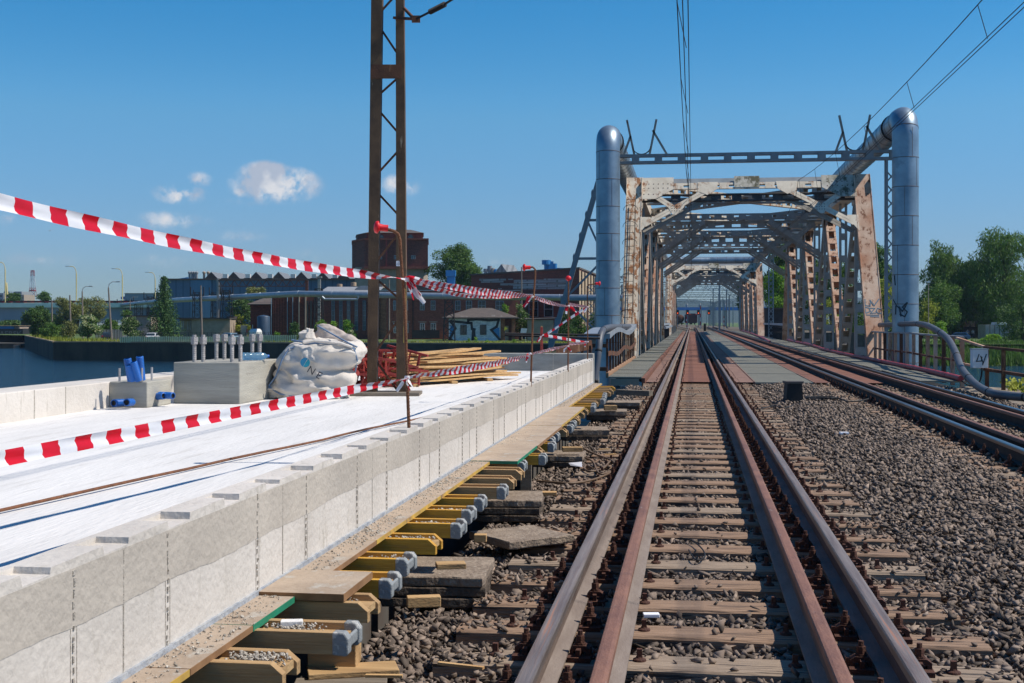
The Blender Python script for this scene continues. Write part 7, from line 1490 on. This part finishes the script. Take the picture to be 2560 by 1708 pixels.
# ------------------------------------------------------------------ vegetation on the left bank
spruce(410, 691, 833, 232, 92, 'tall dark spruce standing among the sheds')
T = tree
T(35, 733, 756, 420, 62, 'leaf_dark', 'dark tree clump behind the road bridge at far left', n=2200, size=.5, shape='bush'); T(110, 729, 756, 410, 36, 'leaf_dark', 'small round dark tree on the road bridge skyline', n=1600, size=.5); T(25, 800, 830, 390, 90, 'leaf_dark', 'dark trees in the shade under the road bridge', n=2500, size=.6, shape='bush', trunk=False)
T(102, 764, 838, 262, 84, 'leaf_dark', 'dark green leafy tree left of the olive one by the bridge', n=6500, size=.38); T(165, 744, 838, 245, 100, 'leaf_olive', 'olive green acacia beside the leaning pole', n=8000, size=.32, seed=3)
T(225, 741, 806, 300, 125, 'leaf_olive', 'pale wispy acacia behind the flowering shrub', n=6000, size=.35, seed=8); T(220, 788, 842, 226, 72, 'leaf_mid', 'big shrub with cream blossom on the quay', 'flowering_shrub', 'shrub', n=5200, size=.28, flowers=2600, shape='bush', nb=18); T(172, 802, 842, 224, 34, 'leaf_olive', 'brownish scrub left of the flowering shrub', 'shrub', 'shrub', n=1800, size=.28, shape='bush', trunk=False)
T(135, 808, 846, 228, 90, 'leaf_mid', 'bright scrub below the dark leafy tree', 'shrub', 'shrub', n=2600, size=.3, shape='bush', trunk=False); T(322, 792, 840, 230, 76, 'leaf_dark', 'dark elder shrub with a few cream flowers left of the spruce', 'flowering_shrub', 'shrub', n=2800, size=.28, flowers=420, shape='bush'); T(320, 775, 815, 300, 40, 'leaf_mid', 'green tree behind the elder shrub', n=1800, size=.35)
T(278, 798, 836, 262, 60, 'leaf_mid', 'green bushes behind the black car', 'shrub', 'shrub', n=2400, size=.34, shape='bush', trunk=False, seed=140)
T(605, 745, 800, 262, 90, 'leaf_dark', 'dense dark tree behind the pipeline left of the brick shed', n=4000, size=.34, seed=21); T(602, 786, 840, 250, 62, 'leaf_yellow', 'yellow-green bush below the dark tree', 'shrub', 'shrub', n=2800, size=.3, shape='bush', seed=4); T(640, 718, 745, 300, 80, 'leaf_olive', 'olive tree tops above the pipeline', n=2600, size=.35, shape='bush', seed=6)
T(738, 806, 846, 222, 42, 'leaf_dark', 'dark green bush at the foot of the brick hall', 'shrub', 'shrub', n=2200, size=.28, shape='bush', seed=12)
for i, (px, y0, w) in enumerate(((806, 800, 34), (832, 803, 32), (868, 800, 40))): T(px, y0, 848, 216, w, 'leaf_bright', ordw(i+1)+' bright green sapling from the left behind the bulk bag', 'sapling', 'shrub', n=1500, size=.28, shape='bush', group='saplings in front of the hall', seed=30+i)
T(693, 832, 852, 208, 16, 'leaf_bright', 'small bright bush on the quay edge behind the anchor bolts', 'shrub', 'shrub', n=500, size=.24, shape='bush'); T(878, 826, 850, 214, 24, 'leaf_mid', 'small bush with white blossom beside the bulk bag', 'flowering_shrub', 'shrub', n=700, size=.25, flowers=320, shape='bush')
T(1135, 606, 735, 300, 130, 'leaf_mid', 'big round tree rising behind the brick buildings', n=16000, size=.42, nb=26, seed=77)
T(1175, 655, 735, 296, 62, 'leaf_mid', 'lower right limb crown of the big tree group behind the roofs', n=2600, size=.42, seed=78)
for i, (px, y0, w, m, fl) in enumerate(((1263, 758, 24, 'leaf_bright', 0), (1300, 757, 44, 'leaf_mid', 260), (1320, 800, 40, 'leaf_dark', 0))): T(px, y0, 846, 229, w, m, ('bright sapling', 'blossoming shrub', 'dark shrub')[i]+' between the painted house and the hut', 'shrub', 'shrub', n=1500, size=.28, flowers=fl, shape='bush', seed=50+i)
for i, (px, y0, w) in enumerate(((1415, 778, 52), (1448, 786, 60), (1485, 780, 50), (1425, 812, 60))): T(px, y0, 852, 212+3*i, w, ('leaf_dark', 'leaf_mid', 'leaf_mid', 'leaf_dark')[i], ordw(i+1)+' green bush in the thicket left of the big heating pipe', 'shrub', 'shrub', n=2200, size=.28, shape='bush', seed=60+i, group='bushes left of the heating pipe')
for i, (px, y0, d_) in enumerate(((1190, 842, 196), (1218, 850, 195), (1285, 848, 194.5), (1172, 845, 197))): T(px, y0, 868, d_, 12, 'leaf_bright', ordw(i+1)+' weed tuft growing from the quay edge', 'weed', 'plant', n=240, size=.2, shape='bush', trunk=False, seed=90+i, group='weeds on the quay edge', base=-4.5)
# long grass on the quay (stuff)
n = 9000; u = RNG.uniform(-106, 16, n); dline = np.where(u < -74.6, 209+(-74.6-u)*(86/37.4), 209+(u+74.6)*(-19/88.6)); dd_ = dline+RNG.uniform(.3, 7, n); keep = ~((u > -66) & (u < -47) & (RNG.uniform(0, 1, n) < .6)); u, dd_ = u[keep], dd_[keep]; n = len(u)
h = RNG.uniform(.15, .5, n)*np.where(u < -55, 1.8, 1); X_ = u*CT-dd_*ST; Y2 = u*ST+dd_*CT; a = RNG.uniform(0, 6.28, n); w_ = .09
V = np.stack([np.stack([X_-w_*np.cos(a), Y2-w_*np.sin(a), np.full(n, GZ+.03)], 1), np.stack([X_+w_*np.cos(a), Y2+w_*np.sin(a), np.full(n, GZ+.03)], 1), np.stack([X_+RNG.normal(0, .12, n), Y2+RNG.normal(0, .12, n), GZ+h], 1)], 1).reshape(-1, 3)
tag(npmesh('long_grass', V, np.arange(n*3).reshape(-1, 3), 'leaf_yellow'), 'long grass along the top of the quay', 'grass', kind='stuff')
# ------------------------------------------------------------------ right bank
T(2362, 597, 842, 258, 160, 'leaf_mid', 'tall drooping birch right of the big pipe', 'birch_tree', n=20000, size=.4, droop=.55, nb=26, shape='tall', seed=101)
T(2510, 572, 842, 255, 190, 'leaf_mid', 'largest drooping birch at the right edge of the photo', 'birch_tree', n=26000, size=.4, droop=.55, nb=34, shape='round', seed=102)
T(2440, 650, 842, 268, 120, 'leaf_dark', 'dark birch between the two tall ones at the right', 'birch_tree', n=10000, size=.42, droop=.5, seed=103)
T(2200, 600, 842, 240, 110, 'leaf_mid', 'dark birch between the bridge portal and the big pipe', 'birch_tree', n=13000, size=.4, droop=.45, nb=20, shape='tall', seed=104)
T(2208, 690, 852, 228, 60, 'leaf_yellow', 'yellow-green tree between the portal and the big pipe', n=3800, size=.32, seed=105); T(2318, 745, 842, 236, 60, 'leaf_yellow', 'yellow-green young tree just right of the big pipe', n=2800, size=.3, seed=106)
T(2350, 690, 842, 245, 110, 'leaf_mid', 'round mid green tree in front of the tall birch', n=9000, size=.34, seed=107); T(2555, 745, 870, 205, 110, 'leaf_dark', 'dark shrubby tree cut by the right edge', n=5200, size=.3, seed=108); T(2352, 803, 852, 215, 42, 'leaf_bright', 'bright bush between the big pipe and the blue car', 'shrub', 'shrub', n=1700, size=.26, shape='bush', seed=109)
T(1955, 596, 800, 232, 92, 'leaf_dark', 'tall dark willow seen under the bridge brace', 'willow_tree', n=8000, size=.42, droop=.6, nb=22, seed=110); T(1945, 664, 812, 210, 80, 'leaf_bright', 'bright green maple behind the second pipe gantry', n=6500, size=.34, nb=20, seed=111)
T(2030, 640, 862, 235, 120, 'leaf_mid', 'willow seen between the truss posts', 'willow_tree', n=7000, size=.4, droop=.55, nb=20, seed=112); T(2110, 640, 862, 232, 100, 'leaf_mid', 'tree seen between the last truss post and the end post', n=6000, size=.38, droop=.4, nb=18, seed=113); T(2075, 745, 866, 205, 90, 'leaf_yellow', 'yellow-green bush seen low between the truss posts', 'shrub', 'shrub', n=3000, size=.3, shape='bush', seed=114)
T(1852, 700, 790, 240, 26, 'leaf_dark', 'small dark tree seen through the far truss bridge', n=1600, size=.35, seed=115)
T(2620, 600, 842, 262, 130, 'leaf_mid', 'birch just outside the right edge', 'birch_tree', n=5000, size=.45, droop=.5, seed=116)
for i, (px, y0, w, dd0, m) in enumerate(((2305, 740, 60, 262, 'leaf_dark'), (2375, 780, 110, 275, 'leaf_dark'), (2450, 740, 130, 285, 'leaf_dark'), (2530, 750, 130, 285, 'leaf_dark'), (2545, 830, 90, 215, 'leaf_mid'), (2240, 800, 70, 235, 'leaf_mid'), (2160, 790, 80, 236, 'leaf_dark'), (2480, 838, 60, 212, 'leaf_bright'))):
    T(px, y0, 855, dd0, w, m, ordw(i+1)+' undergrowth bush on the right bank, counted from the big pipe', 'shrub', 'shrub', n=2600, size=.32, shape='bush', seed=130+i, group='undergrowth bushes on the right bank')
# reeds and grass slope
b = MB(); N = 40
for i in range(N):
    ua, ub = 60+i*3.2, 60+(i+1)*3.2; da = lambda q: 183-(q-62)*.12
    b.add([UD(ua, da(ua)-1.2, -5.1), UD(ub, da(ub)-1.2, -5.1), UD(ub, da(ub)+6, -3.5+.25*math.sin(ub)), UD(ua, da(ua)+6, -3.5+.25*math.sin(ua)), UD(ub, da(ub)+13.5, GZ+.06), UD(ua, da(ua)+13.5, GZ+.06)], [(0, 1, 2, 3), (3, 2, 4, 5)])
tag(b.build('river_slope', 'grass', None, UD(62, 183, -5)), 'grassy slope down to the river on the right', 'ground', kind='structure')
n = 26000; u = RNG.uniform(58, 130, n); f = RNG.uniform(0, 1, n)**.8; dd_ = 183-(u-62)*.12-1.4+f*14; zb2 = -5.1+f*2.9; h = RNG.uniform(.5, 1.6, n)*(1.25-f*.6)
X_ = u*CT-dd_*ST; Y2 = u*ST+dd_*CT; a = RNG.uniform(0, 6.28, n); w_ = .13
V = np.stack([np.stack([X_-w_*np.cos(a), Y2-w_*np.sin(a), zb2], 1), np.stack([X_+w_*np.cos(a), Y2+w_*np.sin(a), zb2], 1), np.stack([X_+RNG.normal(0, .3, n), Y2+RNG.normal(0, .3, n), zb2+h], 1)], 1).reshape(-1, 3)
tag(npmesh('reeds', V, np.arange(n*3).reshape(-1, 3), 'leaf_mid'), 'bright reeds on the right river bank', 'reeds', kind='stuff')
# wall, containers, car, people on the right
d = 262; t = bld('sprayed_wall', 'long low wall covered with colourful spray tags at the right', 2460, d, 'wall'); b = MB(); b.ubox(uu(2408, d), uu(2530, d), d, d+.4, GZ, zz(803, d)); b.build('wall', 'wall_tags', t); b = MB(); b.ubox(uu(2366, d), uu(2412, d), d-.6, d-.2, GZ, zz(806, d)); b.build('brown_section', 'brick_mixed', t); b = MB(); b.ubox(uu(2368, d), uu(2462, d), d-1, d-.62, GZ, zz(817, d)); b.build('dark_fence', 'lattice_dark', t)
for i, (a, c, m) in enumerate(((2380, 2392, 'mint'), (2394, 2412, 'tower_white'), (2412, 2422, 'red_paint'), (2424, 2444, 'mint'), (2446, 2468, 'tower_white'))):
    b = MB(); b.ubox(uu(a, 270), uu(c, 270), 270, 273, GZ, zz(797+(i % 2)*2, 270)); tag(b.build('kiosk', m, None, UD(uu(a, 270), 270, GZ)), ordw(i+1)+' small '+('mint', 'white', 'red', 'mint', 'white')[i]+' cabin roof from the left behind the sprayed wall', 'cabin')
t = bld('metal_cabin', 'pale metal cabin in front of the sprayed wall', 2490, 240); b = MB(); b.ubox(uu(2464, 240), uu(2535, 240), 240, 244, GZ, zz(812, 240)); b.build('wall', 'roof_grey', t); b = MB(); b.prism([UD(uu(2496, 240), 239.8, zz(812, 240)), UD(uu(2520, 240), 239.8, zz(812, 240)), UD(uu(2514, 240), 239.8, zz(806, 240)), UD(uu(2498, 240), 239.8, zz(806, 240))], FV*4); b.build('roof', 'tower_white', t)
b = MB()
for k in range(5): b.ubox(uu(2474+12*k, 240), uu(2475+12*k, 240), 239.9, 239.98, GZ, zz(813, 240))
b.build('ribs', 'lattice_dark', t)
car(2394, 222, 1.25, 'car_blue', 'blue car parked on the right bank by the two walkers')
def person(px, d, top, bottom, pose, label):
    c = UD(uu(px, d), d, GZ+.1); t = thing('person', label, 'person', c); me = bpy.data.meshes.new('body'); bm = bmesh.new(); s = pose
    J = {'pel': (0, 0, .95), 'che': (.0, 0, 1.3), 'nek': (0, 0, 1.5), 'hed': (0, -.02, 1.62), 'top': (0, -.02, 1.74), 'hl': (-.1, 0, .92), 'kl': (-.11, -.12*s, .5), 'al': (-.11, .05*s, .08), 'tl': (-.11, -.1, .04), 'hr': (.1, 0, .92), 'kr': (.11, .08*s, .5), 'ar': (.11, .22*s, .1), 'tr': (.11, .1, .05),
         'sl': (-.19, 0, 1.43), 'el': (-.27, .05, 1.15), 'wl': (-.27, -.06, .9), 'fl': (-.27, -.1, .8), 'sr': (.19, 0, 1.43), 'er': (.27, .05, 1.15), 'wr': (.27, -.08, .9), 'fr': (.27, -.12, .8)}
    Rr = {'pel': .14, 'che': .15, 'nek': .055, 'hed': .095, 'top': .07, 'hl': .09, 'kl': .06, 'al': .045, 'tl': .035, 'hr': .09, 'kr': .06, 'ar': .045, 'tr': .035, 'sl': .06, 'el': .042, 'wl': .03, 'fl': .03, 'sr': .06, 'er': .042, 'wr': .03, 'fr': .03}
    Ed = [('pel', 'che'), ('che', 'nek'), ('nek', 'hed'), ('hed', 'top'), ('pel', 'hl'), ('hl', 'kl'), ('kl', 'al'), ('al', 'tl'), ('pel', 'hr'), ('hr', 'kr'), ('kr', 'ar'), ('ar', 'tr'), ('che', 'sl'), ('sl', 'el'), ('el', 'wl'), ('wl', 'fl'), ('che', 'sr'), ('sr', 'er'), ('er', 'wr'), ('wr', 'fr')]
    ks = list(J); me.from_pydata([J[k] for k in ks], [(ks.index(a), ks.index(b_)) for a, b_ in Ed], []); o = bpy.data.objects.new('body', me); COL.objects.link(o); o.parent = t; o.rotation_euler = (0, 0, TH)
    sk = o.modifiers.new('skin', 'SKIN'); lay = me.skin_vertices[0] if me.skin_vertices else None
    if lay is None:
        bm.from_mesh(me); bm.verts.layers.skin.verify(); bm.to_mesh(me); lay = me.skin_vertices[0]
    bm.free()
    for i, k in enumerate(ks): lay.data[i].radius = (Rr[k],)*2
    lay.data[0].use_root = True; ss = o.modifiers.new('sub', 'SUBSURF'); ss.levels = 1; ss.render_levels = 2; me.materials.append(MATS['skin']); WLOC[o.name] = WLOC[t.name]
    def shell(prof, m, nm): b = MB(); b.lathe(c, prof, 12); ob = b.build(nm, m, t, smooth=60); ob.scale = (1, .68, 1)
    shell([(.0, 1.49), (.08, 1.49), (.2, 1.42), (.19, 1.2), (.17, 1.0), (.18, .9)][::-1], 'cloth_blue' if s > 0 else 'cloth_pale', 'shirt')
    for q_, a_ in (('l', -1), ('r', 1)):
        b = MB(); b.tube([c+Vector(J['h'+q_])+UZ*.05, c+Vector(J['k'+q_]), c+Vector(J['a'+q_])+UZ*.05], [.125, .085, .07], 10); b.build('trouser_leg', 'cloth_dark', t, smooth=60)
    for q_ in ('l', 'r'): b = MB(); b.tube([c+Vector(J['s'+q_]), c+Vector(J['e'+q_])], [.075, .06], 8); b.build('sleeve', 'cloth_blue' if s > 0 else 'cloth_pale', t, smooth=60)
    b = MB(); b.lathe(c+Vector((0, 0, 1.64)), [(.105, 0), (.112, .05), (.09, .11), (.0, .145)], 12); b.build('hair', 'hair', t, smooth=60)
    return t
person(2419, 250, 824, 847, 1, 'person in a dark top standing left of another person on the right bank'); person(2432, 251, 823, 847, -1, 'person in a pale grey top and dark trousers walking on the right bank')
# dark shed, lamp and bits between the bridges on the right
t = bld('dark_shed', 'dark flat-roofed shed behind the second pipe gantry', 1950, 190); b = MB(); b.ubox(uu(1922, 190), uu(1978, 190), 190, 198, GZ, zz(773, 190)); b.build('wall', 'lattice_dark', t); b = MB(); b.ubox(uu(1920, 190), uu(1980, 190), 189.6, 198.4, zz(773, 190), zz(770, 190)); b.build('roof', 'roof_dark', t)
t = bld('street_lamp', 'slim grey lamp post behind the truss bridge on the right', 1968, 187, 'street lamp'); p = D(1968, 800, 187); b = MB(); b.cyl((p.x, p.y, GZ), (p.x, p.y, zz(693, 187)), .11, .07); b.build('lamp_pole', 'steel_blue_grey', t); b = MB(); b.obox((p.x, p.y, zz(692, 187)), RV*.45, FV*.15, UZ*.12); b.build('lamp_head', 'steel_blue_grey', t)
t = bld('street_lamp', 'small lamp post among the trees right of the big pipe', 2321, 232, 'street lamp'); p = D(2321, 800, 232); b = MB(); b.cyl((p.x, p.y, GZ), (p.x, p.y, zz(706, 232)), .1, .07); b.build('lamp_pole', 'plaster', t); b = MB(); b.obox((p.x, p.y, zz(705, 232)), RV*.3, FV*.2, UZ*.15); b.build('lamp_head', 'tower_white', t)
# weeds on the near right bank
vs = []; n = 6500; P = [];
x = RNG.uniform(7.1, 10.5, n); y = RNG.uniform(27.5, 31.8, n); keep = RNG.uniform(0, 1, n) < np.clip((x-7)/1.2, .15, 1)*(.35+.65*(np.sin(x*5+y*3)*np.sin(y*4-x) > -.1)); x, y = x[keep], y[keep]; n = len(x); z = np.interp(x, [6.6, 8.4, 9.6, 13], [-.2, -.3, -1.2, -3.6])+RNG.uniform(0, 1, n)**1.5*np.interp(x, [7, 8.4, 9.6], [.15, .45, 1.2])
a = RNG.uniform(0, 6.28, n); s = RNG.uniform(.03, .08, n); tl_ = RNG.normal(0, .5, n)
V = np.stack([np.stack([x-s*np.cos(a), y-s*np.sin(a), z], 1), np.stack([x, y, z+s*.8], 1)+0, np.stack([x+s*np.cos(a), y+s*np.sin(a), z+tl_*s], 1), np.stack([x+s*.3, y-s, z-s*.6], 1)], 1).reshape(-1, 3)
tag(npmesh('bank_weeds', V, np.arange(n*4).reshape(-1, 4), 'leaf_yellow', k=4), 'leafy weeds on the bank below the right railing', 'weeds', kind='stuff')
# birds
for i, (px, py, d_) in enumerate(((125, 577, 300), (1668, 213, 400))):
    c = D(px, py, d_); b = MB(); b.add([c-RV*.8-UZ*.1, c-RV*.3+UZ*.12, c+UZ*.0, c-RV*.3-FV*.3+UZ*.08], [(0, 1, 2, 3)]); b.add([c+RV*.8-UZ*.05, c+RV*.3+UZ*.14, c, c+RV*.3-FV*.3+UZ*.08], [(0, 1, 2, 3)]); b.tube([c-RV*.1-FV*.35, c, c+FV*.35], [.03, .12, .03], 6)
    tag(b.build('gull', 'lattice_dark' if i else 'roof_grey', None, c), ('gull flying over the left bank above the tape', 'tiny bird high in the sky left of the wires')[i], 'bird')
# ------------------------------------------------------------------ haze
HAZE = .00009
bpy.context.view_layer.update()
b = MB(); b.box(-1500, 2500, -320, 4200, -7.5, 140)
hz = b.build('haze', bpy.data.materials.new('haze')); hm = hz.data.materials[0]; hm.use_nodes = True; nt = hm.node_tree; nt.nodes.remove(nt.nodes['Principled BSDF']); pv = nt.nodes.new('ShaderNodeVolumePrincipled'); pv.inputs['Color'].default_value = (.55, .72, .95, 1); pv.inputs['Density'].default_value = HAZE; pv.inputs['Anisotropy'].default_value = .2
nt.links.new(pv.outputs[0], nt.nodes['Material Output'].inputs['Volume']); tag(hz, 'thin blue summer haze', 'haze', kind='stuff')
